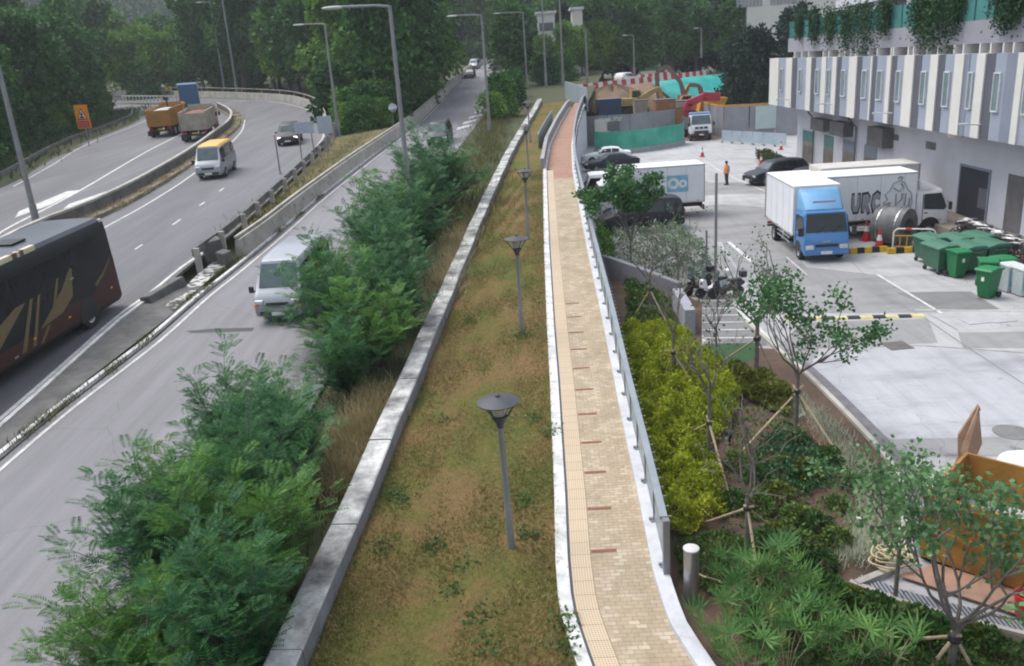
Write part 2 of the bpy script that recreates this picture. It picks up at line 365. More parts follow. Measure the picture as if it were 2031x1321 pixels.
# broken rubble gap at the gore
gap = [L(330, 612), L(395, 548), L(440, 512), L(452, 528), L(415, 560), L(345, 622)]
b = MB(); b.add([p+np.array([0, 0, 0.13]) for p in gap], [tuple(range(6))]); struct(b.build('rubble_bed', mat('rubble', (0.5, 0.5, 0.48), (0.08, 0.075, 0.07), 3.0, 0.95, bump=1, bscale=6, lo=0.45, hi=0.55, coord='pos'), recalc=False), 'broken pale rubble in the gap between the kerbs')

# footpath --------------------------------------------------------
def brick_path():
    m, t, bs = base_mat('brick_paving'); uv = _n(t, 'ShaderNodeTexCoord').outputs['UV']
    br = _n(t, 'ShaderNodeTexBrick'); br.offset = 0.5; t.links.new(uv, br.inputs['Vector'])
    br.inputs['Color1'].default_value = (0.40, 0.325, 0.22, 1); br.inputs['Color2'].default_value = (0.335, 0.268, 0.177, 1); br.inputs['Mortar'].default_value = (0.24, 0.19, 0.12, 1)
    br.inputs['Scale'].default_value = 1.0; br.inputs['Mortar Size'].default_value = 0.006; br.inputs['Brick Width'].default_value = 0.205; br.inputs['Row Height'].default_value = 0.103; br.inputs['Bias'].default_value = -0.1
    # pale and pinkish bricks: the same bond again with black and white bricks as a mask
    b2 = _n(t, 'ShaderNodeTexBrick'); b2.offset = 0.5; t.links.new(uv, b2.inputs['Vector'])
    for k, v in (('Scale', 1.0), ('Mortar Size', 0.006), ('Brick Width', 0.205), ('Row Height', 0.103), ('Bias', -0.0)): b2.inputs[k].default_value = v
    b2.inputs['Color1'].default_value = (0, 0, 0, 1); b2.inputs['Color2'].default_value = (1, 1, 1, 1); b2.inputs['Mortar'].default_value = (0, 0, 0, 1)
    cl = noise(t, uv, 1.1, 3, 0.6)
    ad = _n(t, 'ShaderNodeMath', operation='MULTIPLY_ADD'); t.links.new(cl, ad.inputs[0]); ad.inputs[1].default_value = 2.15; ad.inputs[2].default_value = -0.58
    mu = _n(t, 'ShaderNodeMath', operation='MULTIPLY'); t.links.new(b2.outputs[0], mu.inputs[0]); t.links.new(ad.outputs[0], mu.inputs[1])
    msk = ramp(t, mu.outputs[0], [(0.30, (0, 0, 0)), (0.36, (1, 1, 1))])
    col = mixc(t, msk, br.outputs[0], ramp(t, noise(t, uv, 3, 2), [(0.42, (0.50, 0.43, 0.315)), (0.6, (0.42, 0.32, 0.245))]))
    pink = _n(t, 'ShaderNodeSeparateXYZ'); t.links.new(uv, pink.inputs[0])
    st = ramp(t, pink.outputs[1], [(0.0, (0, 0, 0))])
    lt = _n(t, 'ShaderNodeMath', operation='GREATER_THAN'); t.links.new(pink.outputs[1], lt.inputs[0]); lt.inputs[1].default_value = 44.5
    col = mixc(t, lt.outputs[0], col, mixc(t, 0.7, col, (0.33, 0.15, 0.105)))
    col = mixc(t, 1.0, col, ramp(t, noise(t, uv, 6, 5, 0.7), [(0.3, (0.82,)*3), (0.7, (1.06,)*3)]), 'MULTIPLY')
    col = mixc(t, 1.0, col, ramp(t, noise(t, uv, 0.8, 6, 0.7), [(0.3, (0.78,)*3), (0.55, (1.03,)*3)]), 'MULTIPLY')
    t.links.new(col, bs.inputs['Base Color']); bs.inputs['Roughness'].default_value = 0.8; return m
def tactile_mat():
    m, t, bs = base_mat('tactile_paving'); uv = _n(t, 'ShaderNodeTexCoord').outputs['UV']
    mp = _n(t, 'ShaderNodeMapping'); mp.inputs['Scale'].default_value = (20, 20, 1); t.links.new(uv, mp.inputs[0])
    fr = _n(t, 'ShaderNodeVectorMath', operation='FRACTION'); t.links.new(mp.outputs[0], fr.inputs[0])
    di = _n(t, 'ShaderNodeVectorMath', operation='DISTANCE'); t.links.new(fr.outputs[0], di.inputs[0]); di.inputs[1].default_value = (0.5, 0.5, 0)
    col = ramp(t, di.outputs['Value'], [(0.30, (0.58, 0.47, 0.335)), (0.42, (0.40, 0.31, 0.21))])
    tl = _n(t, 'ShaderNodeTexBrick'); tl.offset = 0; t.links.new(uv, tl.inputs['Vector'])
    for k, v in (('Scale', 1.0), ('Mortar Size', 0.006), ('Brick Width', 0.4), ('Row Height', 0.4)): tl.inputs[k].default_value = v
    tl.inputs['Color1'].default_value = (1, 1, 1, 1); tl.inputs['Color2'].default_value = (0.93, 0.93, 0.93, 1); tl.inputs['Mortar'].default_value = (0.4, 0.35, 0.3, 1)
    col = mixc(t, 1.0, col, tl.outputs[0], 'MULTIPLY')
    t.links.new(col, bs.inputs['Base Color']); bs.inputs['Roughness'].default_value = 0.75
    bp = _n(t, 'ShaderNodeBump'); bp.invert = True; bp.inputs['Strength'].default_value = 0.5; bp.inputs['Distance'].default_value = 0.006; t.links.new(di.outputs['Value'], bp.inputs['Height']); t.links.new(bp.outputs[0], bs.inputs['Normal'])
    return m
def strip_uv(name, f0, f1, ys, h, m, label):
    P = []; d = 0.0; prev = None; vs = []; uvs = []; nx = 3
    for y in ys:
        a, c = f0(y), f1(y)
        if prev is not None: d += math.hypot(y-prev[1], 0.5*(a+c)-prev[0])
        prev = (0.5*(a+c), y)
        for k in range(nx+1): x = a+(c-a)*k/nx; vs.append((x, y, zl(y)+h)); uvs.append((x-a, d))
    n = nx+1; fs = [(i*n+j, i*n+j+1, (i+1)*n+j+1, (i+1)*n+j) for i in range(len(ys)-1) for j in range(nx)]
    me = bpy.data.meshes.new(name); me.from_pydata(vs, [], fs); me.materials.append(m); l = me.uv_layers.new(name='UVMap')
    for lp in me.loops: l.data[lp.index].uv = uvs[lp.vertex_index]
    o = bpy.data.objects.new(name, me); COL.objects.link(o); return struct(o, label)
PY = [9.0, 10.0]+list(np.arange(10.5, 60, 0.5))+list(np.arange(60, 100, 2.0))
def tact_r(y): return kerb_r(y)+0.46 if y < 57 else kerb_r(y)+0.03
strip_uv('footpath', lambda y: tact_r(y), lambda y: path_r(y), PY, 0.02, brick_path(), 'beige brick footpath turning red at its far end')
strip_uv('tactile_strip', lambda y: kerb_r(y)+0.05, lambda y: tact_r(y), [y for y in PY if y < 57], 0.024, tactile_mat(), 'pale tactile paving strip along the footpath edge')
drain_l = [np.array([kerb_r(y)+0.025, y, zl(y)+0.022]) for y in PY if y < 57]
stripe('drain_slot', drain_l, 0.06, 0.003, mat('drain_dark', (0.07, 0.07, 0.08)), label='dark drain slot between kerb and tactile paving')
M_red = mat('red_brick', (0.24, 0.09, 0.05), (0.17, 0.07, 0.045), 8, 0.8, coord='pos')
b = MB()
for py in (1100, 1015, 942, 882, 825, 776, 733, 695, 661, 630, 603):
    y = L(1150, py)[1]; x = tact_r(y)+0.01; z = zl(y)+0.026; b.add([(x, y, z), (x+0.5, y, z), (x+0.5, y+0.1, z+0.0055), (x, y+0.1, z+0.0055)], [(0, 1, 2, 3)])
struct(b.build('red_band_paving', M_red, recalc=False), 'short rows of red bricks set across the footpath')
kl = [np.array([kerb_r(y), y, zl(y)]) for y in PY if y < 96]
struct(MB().sweep(kl, [(-0.24, -0.1), (-0.24, 0.07), (0, 0.05), (0, -0.1)]).build('white_kerb', M_kerb), 'white painted concrete kerb between lawn and footpath')
# retaining edge on the right of the footpath, down to the lot
el = [np.array([path_r(y), y, zl(y)]) for y in PY if y < 98]
M_edge = mat('pale_concrete', (0.58, 0.59, 0.62), (0.45, 0.46, 0.49), 1.2, 0.8, coord='pos', dirt=0.25)
b = MB(); rings = []
for i, p in enumerate(el):
    w = 0.28; bot = -0.3; rings.append([(p[0], p[1], bot), (p[0], p[1], p[2]+0.12), (p[0]+w, p[1], p[2]+0.12), (p[0]+w, p[1], bot)])
b.loft(rings); tag(b.build('retaining_wall', M_edge), 'pale concrete retaining wall with a flat top under the footpath railing', 'wall')
# lawn ------------------------------------------------------------
WALL_R = [L(*p) for p in [(608, 1321), (632, 1274), (668, 1166), (719, 1057), (750, 980), (791, 861), (855, 735), (871, 689), (905, 580), (945, 480), (975, 410), (1000, 350), (1025, 300), (1050, 250), (1075, 205)]]
WALL_R = [p3(-4.4, 8)]+WALL_R
_wc = np.polyfit([p[1] for p in WALL_R], [p[0] for p in WALL_R], 5)
def wall_r(y): return float(np.polyval(_wc, min(101, max(8, y))))
def lawnmat(name='lawn'):
    if name in MC: return MC[name]
    m, t, bs = base_mat(name); co = pos(t, 'pos')
    c = ramp(t, noise(t, co, 0.42, 6, 0.68), [(0.33, (0.085, 0.115, 0.03)), (0.46, (0.135, 0.13, 0.04)), (0.57, (0.185, 0.13, 0.055)), (0.72, (0.235, 0.15, 0.074))])
    c = mixc(t, 1.0, c, ramp(t, noise(t, co, 9, 5, 0.75), [(0.3, (0.62,)*3), (0.7, (1.2,)*3)]), 'MULTIPLY')
    t.links.new(c, bs.inputs['Base Color']); bs.inputs['Roughness'].default_value = 0.95; bs.inputs['Specular IOR Level'].default_value = 0.1
    bp = _n(t, 'ShaderNodeBump'); bp.inputs['Strength'].default_value = 0.9; bp.inputs['Distance'].default_value = 0.05; t.links.new(noise(t, co, 14, 6, 0.8), bp.inputs['Height']); t.links.new(bp.outputs[0], bs.inputs['Normal'])
    MC[name] = m; return m
b = MB(); rows = []
LY = list(np.arange(9, 40, 0.5))+list(np.arange(40, 101, 2.5)); nx = 10
for y in LY:
    a, c = wall_r(y)-0.2, kerb_r(y)-0.2
    rows.append([(a+(c-a)*k/nx, y, zl(y)+0.02+0.05*math.sin(1.3*y+k)*math.sin(k*1.7)+0.05*math.sin(PI*k/nx)) for k in range(nx+1)])
n = nx+1; b.add([p for r in rows for p in r], [(i*n+j, i*n+j+1, (i+1)*n+j+1, (i+1)*n+j) for i in range(len(rows)-1) for j in range(nx)])
struct(b.build('lawn', lawnmat(), smooth_=True), 'patchy green and brown lawn between low wall and footpath')
# grass blades over the lawn
N = 90000
y = 9.5+(RNG.random(N)**1.5)*48; x0 = np.array([wall_r(v)+0.05 for v in y]); x1 = np.array([kerb_r(v)-0.22 for v in y]); x = x0+RNG.random(N)*(x1-x0)
Pn = np.stack([x, y, S0*(y-Y0)+0.03], 1); U = RNG.normal(size=(N, 3))*0.05; U[:, 2] = 0.03+0.075*RNG.random(N); V = RNG.normal(size=(N, 3)); V[:, 2] = 0; V = V/np.linalg.norm(V, axis=1, keepdims=True)*0.011
o = diamonds(Pn, U, V, 'grass_blades', leafmat('lawn_blade', [(.10, (.075, .12, .03)), (.38, (.165, .175, .05)), (.58, (.26, .19, .08)), (1.0, (.44, .32, .16))], .5, .25)); tag(o, 'short dry blades of grass over the lawn', 'grass', kind='stuff')
# small weeds in patches
cl = [L(*p) for p in [(880, 840), (1060, 835), (800, 1000), (1040, 1000), (920, 1130), (1050, 1070), (860, 1090), (950, 1230), (780, 980), (1120, 1240), (900, 1180), (1030, 670), (930, 640), (1090, 860), (1115, 1285), (970, 1290), (760, 1090), (840, 650)]]
N = 1300; k = RNG.integers(0, len(cl), N); c = np.array(cl)[k]
Pn = c+RNG.normal(size=(N, 3))*np.array([0.14, 0.18, 0]); Pn[:, 2] = S0*(Pn[:, 1]-Y0)+0.05+0.08*RNG.random(N); U = unit(N, 0.3)*0.10; V = np.cross(U, unit(N)); V = V/np.linalg.norm(V, axis=1, keepdims=True)*0.03
tag(diamonds(Pn, U, V, 'lawn_weeds', leafmat('weed_leaf', [(0.2, (0.07, 0.13, 0.04)), (0.8, (0.14, 0.21, 0.07))], trans=.45), bend=0.2), 'small green weeds growing in patches in the lawn', 'weeds', kind='stuff')
# low wall
def wallmat():
    m, t, bs = base_mat('stained_concrete'); co = pos(t, 'pos')
    nz = _n(t, 'ShaderNodeNewGeometry').outputs['Normal']; sx = _n(t, 'ShaderNodeSeparateXYZ'); t.links.new(nz, sx.inputs[0])
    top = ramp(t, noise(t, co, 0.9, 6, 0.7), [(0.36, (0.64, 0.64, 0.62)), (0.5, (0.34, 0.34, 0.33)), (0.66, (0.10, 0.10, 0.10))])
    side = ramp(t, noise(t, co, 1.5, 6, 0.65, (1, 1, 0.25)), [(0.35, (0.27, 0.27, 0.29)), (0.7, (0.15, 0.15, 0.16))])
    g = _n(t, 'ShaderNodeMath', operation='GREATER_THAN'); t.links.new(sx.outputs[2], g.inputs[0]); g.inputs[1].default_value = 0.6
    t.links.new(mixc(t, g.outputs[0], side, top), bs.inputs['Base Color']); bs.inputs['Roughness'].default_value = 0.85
    bp = _n(t, 'ShaderNodeBump'); bp.inputs['Strength'].default_value = 0.4; bp.inputs['Distance'].default_value = 0.02; t.links.new(noise(t, co, 18, 5, 0.7), bp.inputs['Height']); t.links.new(bp.outputs[0], bs.inputs['Normal']); return m
wl = []; 
for y in [8]+list(np.arange(9, 102, 1.2)): wl.append(np.array([wall_r(y)+0.05*math.sin(y*0.9)*0.3, y, zl(y)]))
b = MB(); i = 0
while i < len(wl)-1:        # cast in bays with a narrow joint
    seg = [p.copy() for p in wl[i:i+4]]; d = (seg[-1]-seg[-2]); seg[-1] = seg[-1]-d/np.linalg.norm(d)*0.03
    hh = 0.44+0.015*math.sin(i*1.7); b.sweep(seg, [(-0.56, -0.4), (-0.56, hh-0.02), (-0.53, hh), (-0.03, hh), (0, hh-0.03), (0, -0.4)]); i += 3
tag(b.build('low_wall', wallmat()), 'long low grey concrete wall with a stained whitish top beside the lawn', 'wall')

# lot -------------------------------------------------------------
def lotmat(name, c, c2, c3=None):
    m, t, bs = base_mat(name); co = pos(t, 'pos')
    col = ramp(t, noise(t, co, 0.12, 6, 0.62, (1, 0.7, 1)), [(0.32, c), (0.68, c2)])
    col = mixc(t, 1.0, col, ramp(t, noise(t, co, 0.55, 6, 0.72, (0.35, 1, 1)), [(0.30, (0.66,)*3), (0.52, (1.0,)*3), (0.75, (1.08,)*3)]), 'MULTIPLY')
    col = mixc(t, 1.0, col, ramp(t, noise(t, co, 22, 4, 0.7), [(0.3, (0.9,)*3), (0.7, (1.05,)*3)]), 'MULTIPLY')
    col = mixc(t, 1.0, col, ramp(t, noise(t, co, 1.3, 3, 0.5), [(0.25, (0.62,)*3), (0.33, (1.0,)*3)]), 'MULTIPLY')
    col = mixc(t, 1.0, col, ramp(t, noise(t, co, 0.6, 5, 0.75, (3.0, 0.22, 1)), [(0.3, (0.84,)*3), (0.6, (1.04,)*3)]), 'MULTIPLY')
    cr = _n(t, 'ShaderNodeTexVoronoi', feature='DISTANCE_TO_EDGE'); cr.inputs['Scale'].default_value = 0.2; wv = _n(t, 'ShaderNodeVectorMath', operation='ADD'); nn = _n(t, 'ShaderNodeTexNoise'); nn.inputs['Scale'].default_value = 0.7; t.links.new(co, nn.inputs['Vector']); t.links.new(co, wv.inputs[0]); t.links.new(nn.outputs['Color'], wv.inputs[1]); t.links.new(wv.outputs[0], cr.inputs['Vector'])
    col = mixc(t, 1.0, col, ramp(t, cr.outputs['Distance'], [(0.0015, (0.72,)*3), (0.004, (1.0,)*3)]), 'MULTIPLY')
    t.links.new(col, bs.inputs['Base Color']); bs.inputs['Roughness'].default_value = 0.75; return m
M_lot = lotmat('lot_concrete', (0.43, 0.43, 0.435), (0.34, 0.34, 0.345)); M_lot2 = lotmat('lot_concrete_worn', (0.29, 0.29, 0.29), (0.225, 0.225, 0.225)); M_lot3 = lotmat('lot_concrete_dark', (0.21, 0.21, 0.212), (0.165, 0.165, 0.167))
M_lot4 = lotmat('lot_concrete_fresh', (0.42, 0.43, 0.455), (0.33, 0.335, 0.355))
b = MB(); b.add([(1.5, 4, 0), (80, 4, 0), (80, 150, 0), (4, 150, 0)], [(0, 1, 2, 3)]); struct(b.build('parking_lot', M_lot), 'pale concrete yard in front of the building')
def patch(name, pts, m, h, label=None):
    b = MB(); b.add([tuple(G(*p)[:2])+(h,) for p in pts], [tuple(range(len(pts)))]); return struct(b.build(name, m, recalc=False), label)
patch('concrete_slab', [(1600, 745), (1620, 700), (1830, 690), (2031, 705), (2200, 720), (2200, 865), (1790, 870), (1705, 835)], M_lot4, 0.004, 'newest palest slab of the yard')
patch('concrete_slab', [(1705, 838), (1770, 872), (2200, 862), (2200, 905), (1760, 905)], M_lot2, 0.008, 'worn darker band across the yard')
patch('concrete_slab', [(1775, 580), (1925, 578), (1982, 613), (1865, 617)], M_lot3, 0.006, 'dark rectangular slab before the bins')
patch('concrete_slab', [(1425, 470), (1550, 470), (1600, 530), (1740, 545), (1860, 620), (1560, 622), (1480, 560)], M_lot2, 0.004)
patch('concrete_slab', [(1590, 640), (1840, 632), (1860, 680), (1625, 690), (1600, 740), (1540, 690)], M_lot2, 0.005)
patch('concrete_slab', [(1200, 440), (1420, 405), (1545, 412), (1550, 465), (1420, 480), (1480, 560), (1395, 600), (1190, 505)], M_lot2, 0.003)
patch('concrete_slab', [(1352, 345), (1410, 362), (1540, 362), (1548, 385), (1430, 385), (1352, 395)], M_lot2, 0.006)
patch('concrete_slab', [(1900, 660), (2200, 655), (2200, 690), (1910, 690)], M_lot2, 0.007)
def gline(name, pts, w, m=None, h=0.012, label=None): return stripe(name, [G(*p) for p in pts], w, h, m or M_white, step=3.0, label=label)
gline('bay_line', [(1740, 545), (1868, 622)], 0.12); gline('bay_line', [(1815, 615), (2060, 617)], 0.08)
gline('bay_line', [(1395, 318), (1440, 345), (1548, 393)], 0.12); gline('bay_line', [(1445, 480), (1492, 520)], 0.2)
gline('lot_line', [(1455, 600), (1532, 685)], 0.28, label='broad white line beside the striped bay')
for yy in (612, 626, 640, 655, 671): gline('bay_line', [(1392, yy), (1463+(yy-612)*0.55, yy-1)], 0.1)
patch('concrete_slab', [(1392, 598), (1458, 597), (1528, 685), (1396, 692)], M_lot3, 0.007, 'darker slab of the striped bay')
gline('bay_line', [(1382, 650), (1398, 678)], 0.12)
for a, c in (((1445, 565), (1530, 562)), ((1470, 590), (1560, 586)), ((1560, 510), (1600, 545))): gline('bay_line', [a, c], 0.06)
M_joint = mat('joint_dark', (0.2, 0.2, 0.2))
gline('slab_joint', [(1835, 632), (1920, 690), (2031, 762)], 0.035, M_joint, 0.011); gline('slab_joint', [(1620, 690), (1830, 686), (2031, 700)], 0.03, M_joint, 0.011)
gline('slab_joint', [(1900, 655), (1840, 622)], 0.03, M_joint, 0.011); gline('slab_joint', [(1690, 520), (1760, 590), (1835, 632)], 0.03, M_joint, 0.011)
# sloping kerb strip beside the planting bed, then the bed
EDGE = [(1478, 640), (1540, 694), (1600, 745), (1680, 825), (1748, 900), (1790, 960), (1800, 1010), (1790, 1060), (1790, 1100), (1760, 1140), (1700, 1165)]
EG = [G(*p) for p in EDGE]
struct(MB().sweep(smooth(EG, 0.6), [(-0.06, 0), (-0.06, 0.12), (0.08, 0.12), (0.08, 0)]).build('bed_kerb', M_conc), 'pale kerb round the planting bed')
stripe('gutter', off(EG[1:9], -0.28), 0.34, 0.014, mat('gutter_grate', (0.17, 0.165, 0.17), (0.11, 0.11, 0.12), 3, 0.7, coord='pos', dirt=0.4), label='dark gutter beside the bed kerb', step=0.6)
BED = [tuple(G(*p)[:2]) for p in [(1197, 520), (1290, 552), (1392, 602), (1392, 690), (1478, 690)]]+[tuple(p[:2]) for p in EG[1:]]+[(12.0, 9.9), (12, 6), (2.0, 6)]
bw = [(path_r(y)+0.2, y) for y in np.arange(9, 35, 1.0)]
poly = BED+bw
b = MB(); b.add([(x, y, 0.03) for x, y in poly], [tuple(range(len(poly)))]); struct(b.build('planting_bed', M_soil, recalc=False), 'dark brown soil of the planting bed')
patch('red_earth', [(1590, 790), (1640, 850), (1690, 905), (1655, 930), (1600, 850)], mat('red_earth', (0.22, 0.09, 0.055), (0.13, 0.06, 0.04), 2, 0.95, coord='pos'), 0.035, 'bare reddish earth in the bed')
patch('grass_patch', [(1395, 684), (1500, 682), (1500, 712), (1460, 730), (1400, 705)], mat('green_turf', (0.03, 0.09, 0.03), (0.02, 0.06, 0.02), 4, 0.95, bump=1, bscale=30, coord='pos'), 0.036, 'small patch of bright green turf')
# metal drain grating at the bottom corner
def gratemat():
    m, t, bs = base_mat('drain_grating'); uv = pos(t, 'pos'); w = _n(t, 'ShaderNodeTexWave'); w.inputs['Scale'].default_value = 4.5; t.links.new(uv, w.inputs['Vector'])
    t.links.new(ramp(t, w.outputs[1], [(0.35, (0.04, 0.04, 0.05)), (0.55, (0.26, 0.27, 0.3))]), bs.inputs['Base Color']); bs.inputs['Roughness'].default_value = 0.5; return m
stripe('drain_grating', [G(1700, 1152), G(1790, 1185), G(1900, 1215), G(2100, 1262)], 0.32, 0.05, gratemat(), label='slotted steel drain grating along the bed')
stripe('drain_grating', [G(1812, 1000), G(1806, 1060), G(1785, 1125)], 0.4, 0.02, gratemat())
struct(MB().sweep([G(1685, 1160), G(1790, 1200), G(1900, 1232), G(2100, 1282)], [(-0.05, 0), (-0.05, 0.1), (0.05, 0.1), (0.05, 0)]).build('bed_kerb', M_conc))
# ================================================================== BUILDING
M_wall = mat('wall_lilac', (0.55, 0.56, 0.60), (0.48, 0.49, 0.53), 0.4, 0.8, coord='pos', dirt=0.08)
M_pw = mat('panel_cream', (0.62, 0.605, 0.565), (0.57, 0.56, 0.52), 0.6, 0.6, coord='pos', dirt=0.08)
M_pb = mat('panel_blue_grey', (0.29, 0.325, 0.39), (0.26, 0.29, 0.355), 0.6, 0.6, coord='pos', dirt=0.06)
M_pd = mat('panel_dark_grey', (0.095, 0.097, 0.125), (0.08, 0.082, 0.105), 0.6, 0.6, coord='pos')
M_pm = mat('panel_mid_grey', (0.20, 0.225, 0.285), (0.18, 0.2, 0.25), 0.6, 0.6, coord='pos')
M_frame = mat('window_frame_white', (0.6, 0.62, 0.64), None, 2, 0.5)
M_win = mat('window_glass', (0.13, 0.19, 0.2), (0.19, 0.25, 0.26), 0.9, 0.12, coord='pos')
M_dark = mat('dark_interior', (0.03, 0.032, 0.05), (0.02, 0.022, 0.03), 0.5, 0.8)
M_green = mat('green_glass', (0.05, 0.16, 0.15), (0.10, 0.27, 0.25), 0.35, 0.15, coord='pos')
M_apron = mat('apron_stone', (0.28, 0.235, 0.2), (0.22, 0.185, 0.16), 1.2, 0.85, coord='pos', dirt=0.25)
M_ac = mat('louvre_grey', (0.14, 0.14, 0.145), (0.10, 0.10, 0.105), 2, 0.6)
XP, XW = 20.3, 22.4
BLD = empty('building', 'long low building with vertical cream and blue-grey wall panels and a green glass terrace', 'building', (XW, 50, 0))
def child(mb, name, m, parent=BLD, **k):
    if parent is BLD and BLD.location.length: mb.v = [(x-BLD.location[0], y-BLD.location[1], z) for x, y, z in mb.v]
    return mb.build(name, m, parent, **k)
YN, YF = 24.0, 72.2
child(MB().box(XW, XW+14, YN, YF-1.0, 0.0, 5.3), 'ground_floor_wall', M_wall)
child(MB().box(XP+0.35, XW+14, YN, YF, 5.0, 8.62), 'upper_floor_wall', M_wall)
child(MB().box(XW-2.2, XW, YN, YF-1.5, 0.0, 0.55), 'apron', M_apron)
child(MB().box(21.52, XW+14, YN, YF-0.6, 9.08, 10.13), 'terrace_edge', mat('terrace_lilac', (0.27, 0.27, 0.305), (0.235, 0.235, 0.265), 0.5, 0.8, coord='pos', dirt=0.1))
child(MB().box(22.6, XW+14, YN, YF-2, 8.6, 9.1), 'clerestory', M_dark)
# facade strips: (kind, zoomed x of the start) read off along the upper floor
Z4 = lambda xz: GX(1420+xz/3.303, 182, XP)[1]
SEG = [('w', 385), ('b', 413), ('w', 457), ('d', 500), ('b', 528), ('w', 590), ('d', 625), ('b', 648), ('w', 688), ('b', 722), ('w', 758), ('d', 790), ('b', 816), ('w', 866), ('d', 922), ('b', 950), ('w', 1008), ('d', 1022), ('b', 1046), ('w', 1112), ('d', 1145), ('b', 1176), ('w', 1226), ('d', 1294), ('b', 1338), ('w', 1394), ('d', 1450), ('b', 1488), ('w', 1552), ('m', 1618), ('b', 1650), ('w', 1696), ('d', 1758), ('b', 1815), ('m', 1888), ('w', 1962), ('b', 2012)]
edges = [Z4(s[1]) for s in SEG]
while edges[-1] > YN+1.5:                    # the same rhythm goes on beyond what the picture shows
    k = len(SEG) % 8; SEG.append((['w', 'd', 'b', 'w', 'm', 'b', 'w', 'd'][k], 0)); edges.append(edges[-1]-[1.1, .6, 1.2, 1.2, .7, 1.2, 1.1, .6][k])
edges.append(max(YN, edges[-1]-0.8)); edges[0] = YF+0.02
PM = {'w': (M_pw, 0.10, 'cream_panel'), 'b': (M_pb, 0.03, 'blue_panel'), 'd': (M_pd, 0.05, 'dark_panel'), 'm': (M_pm, 0.06, 'grey_panel')}
for i, (k, _) in enumerate(SEG):
    m, pr, nm = PM[k]; y1, y0 = edges[i], edges[i+1]
    if y1-y0 < 0.05: continue
    zt, zb = 8.68, 5.03
    pa = child(MB().prism([(XP-pr*0.5, y1), (XP+0.35, y1), (XP+0.35, y0), (XP-pr*(1.0 if k == 'w' else 0.6), y0)], 'z', zb, zt), nm, m)
    if k == 'b':
        c, w = (y0+y1)/2+0.08*(y1-y0), min(0.62, (y1-y0)*0.5); x = XP-0.06
        f = MB()
        for a0, a1, z0, z1 in ((c-w/2-0.05, c+w/2+0.05, 6.25, 6.31), (c-w/2-0.05, c+w/2+0.05, 7.84, 7.9), (c-w/2-0.05, c-w/2, 6.31, 7.84), (c+w/2, c+w/2+0.05, 6.31, 7.84)): f.box(x-0.05, x+0.05, a0, a1, z0, z1)
        fo = child(f, 'window', M_frame)
        g = MB().box(x-0.025, x+0.02, c-w/2, c+w/2, 6.31, 7.84); g.v = [(a-XW, b_-50, c_) for a, b_, c_ in g.v]; g.build('pane', M_win, fo)
    if k in 'bw':
        child(MB().box(21.45, 22.4, y0+0.1, y0+0.22, 8.63, 9.079), 'fin', M_pw)
# terrace balustrade: green glass with posts and hanging plants
child(MB().box(21.55, 21.6, YN, YF-0.7, 10.14, 11.35), 'balustrade', M_green)
for y in np.arange(YN, YF-0.6, 1.15): child(MB().box(21.5, 21.549, y, y+0.09, 10.132, 11.38), 'baluster', mat('teal_frame', (0.05, 0.16, 0.21), None, 2, 0.4))
child(MB().box(25, XW+13.9, YN, YF-4, 9.1, 16.5), 'tower_wall', mat('tower_grey', (0.16, 0.155, 0.17), (0.12, 0.12, 0.13), 0.5, 0.7, coord='pos'))
child(MB().box(24.2, XW+13.95, YN, YF-3.5, 12.1, 12.6), 'tower_ledge', M_wall)
col_ = MB()
for y in np.arange(YN+1, YF-5, 5.2): col_.box(24.4, 24.9, y, y+0.5, 9.1, 12.1)
child(col_, 'terrace_columns', M_wall)
# hanging terrace plants
N = 20000
cy = []; 
for px, w in ((1590, 6), (1620, 12), (1650, 14), (1685, 20), (1720, 24), (1760, 10), (1830, 16), (1850, 20), (1880, 20), (1900, 8), (1995, 12), (2010, 10), (2020, 8)): cy.append((GX(px, 40, 21.5)[1], w/18))
cy += [(33.5, 1), (30, 1.2), (27, .8)]
k = RNG.integers(0, len(cy), N); c = np.array(cy)[k]
hz = RNG.random(N); Pn = np.stack([21.45-0.25*RNG.random(N)+0.15*RNG.normal(size=N), c[:, 0]+c[:, 1]*0.68*RNG.normal(size=N), 11.5-0.35*RNG.normal(size=N)-hz**1.6*1.5*(0.4+c[:, 1])], 1)
U = unit(N, -0.8)*0.16; V = np.cross(U, unit(N)); V = V/np.linalg.norm(V, axis=1, keepdims=True)*0.05
Pn[:, 0] -= XW; Pn[:, 1] -= 50
o = diamonds(Pn, U, V, 'hanging_plants', leafmat('terrace_leaf', [(0.2, (0.012, 0.04, 0.018)), (0.8, (0.045, 0.11, 0.04))])); o.parent = BLD
# ground floor: doors, louvres, vents, downpipes
def opening(px0, pxb0, px1, z0, z1, m, name, d=0.02, fr=True):
    y1, y0 = GX(px0, pxb0, XW)[1], GX(px1, pxb0, XW)[1]
    f = child(MB().box(XW-d, XW+0.01, y0, y1, z0, z1), name, m)
    return y0, y1
M_door = mat('glazed_door', (0.2, 0.175, 0.15), (0.1, 0.09, 0.08), 1.5, 0.3, coord='pos')
for a, bb in ((1592, 1611), (1634, 1653), (1672, 1695), (1715, 1741)):
    y0, y1 = opening(a, 290, bb, 0.56, 2.2, M_door, 'door'); child(MB().box(XW-0.03, XW+0.01, y0, y1, 2.2, 3.0), 'transom', M_pm if a > 1660 else mat('teal_panel', (0.06, 0.2, 0.19), None, 2, 0.4))
y0, y1 = opening(1903, 380, 1960, 0.56, 3.05, M_dark, 'loading_doorway')
child(MB().box(XW-0.028, XW-0.021, y0, y0+(y1-y0)*0.3, 1.2, 2.2), 'notice_board', mat('board_grey', (0.12, 0.12, 0.14)))
fm = MB()
for q in ((y0-0.12, y0-0.001, 0.56, 3.05), (y1+0.001, y1+0.12, 0.56, 3.05), (y0-0.12, y1+0.12, 3.051, 3.17)): fm.box(XW-0.05, XW+0.01, *q)
child(fm, 'door_frame', M_pm)
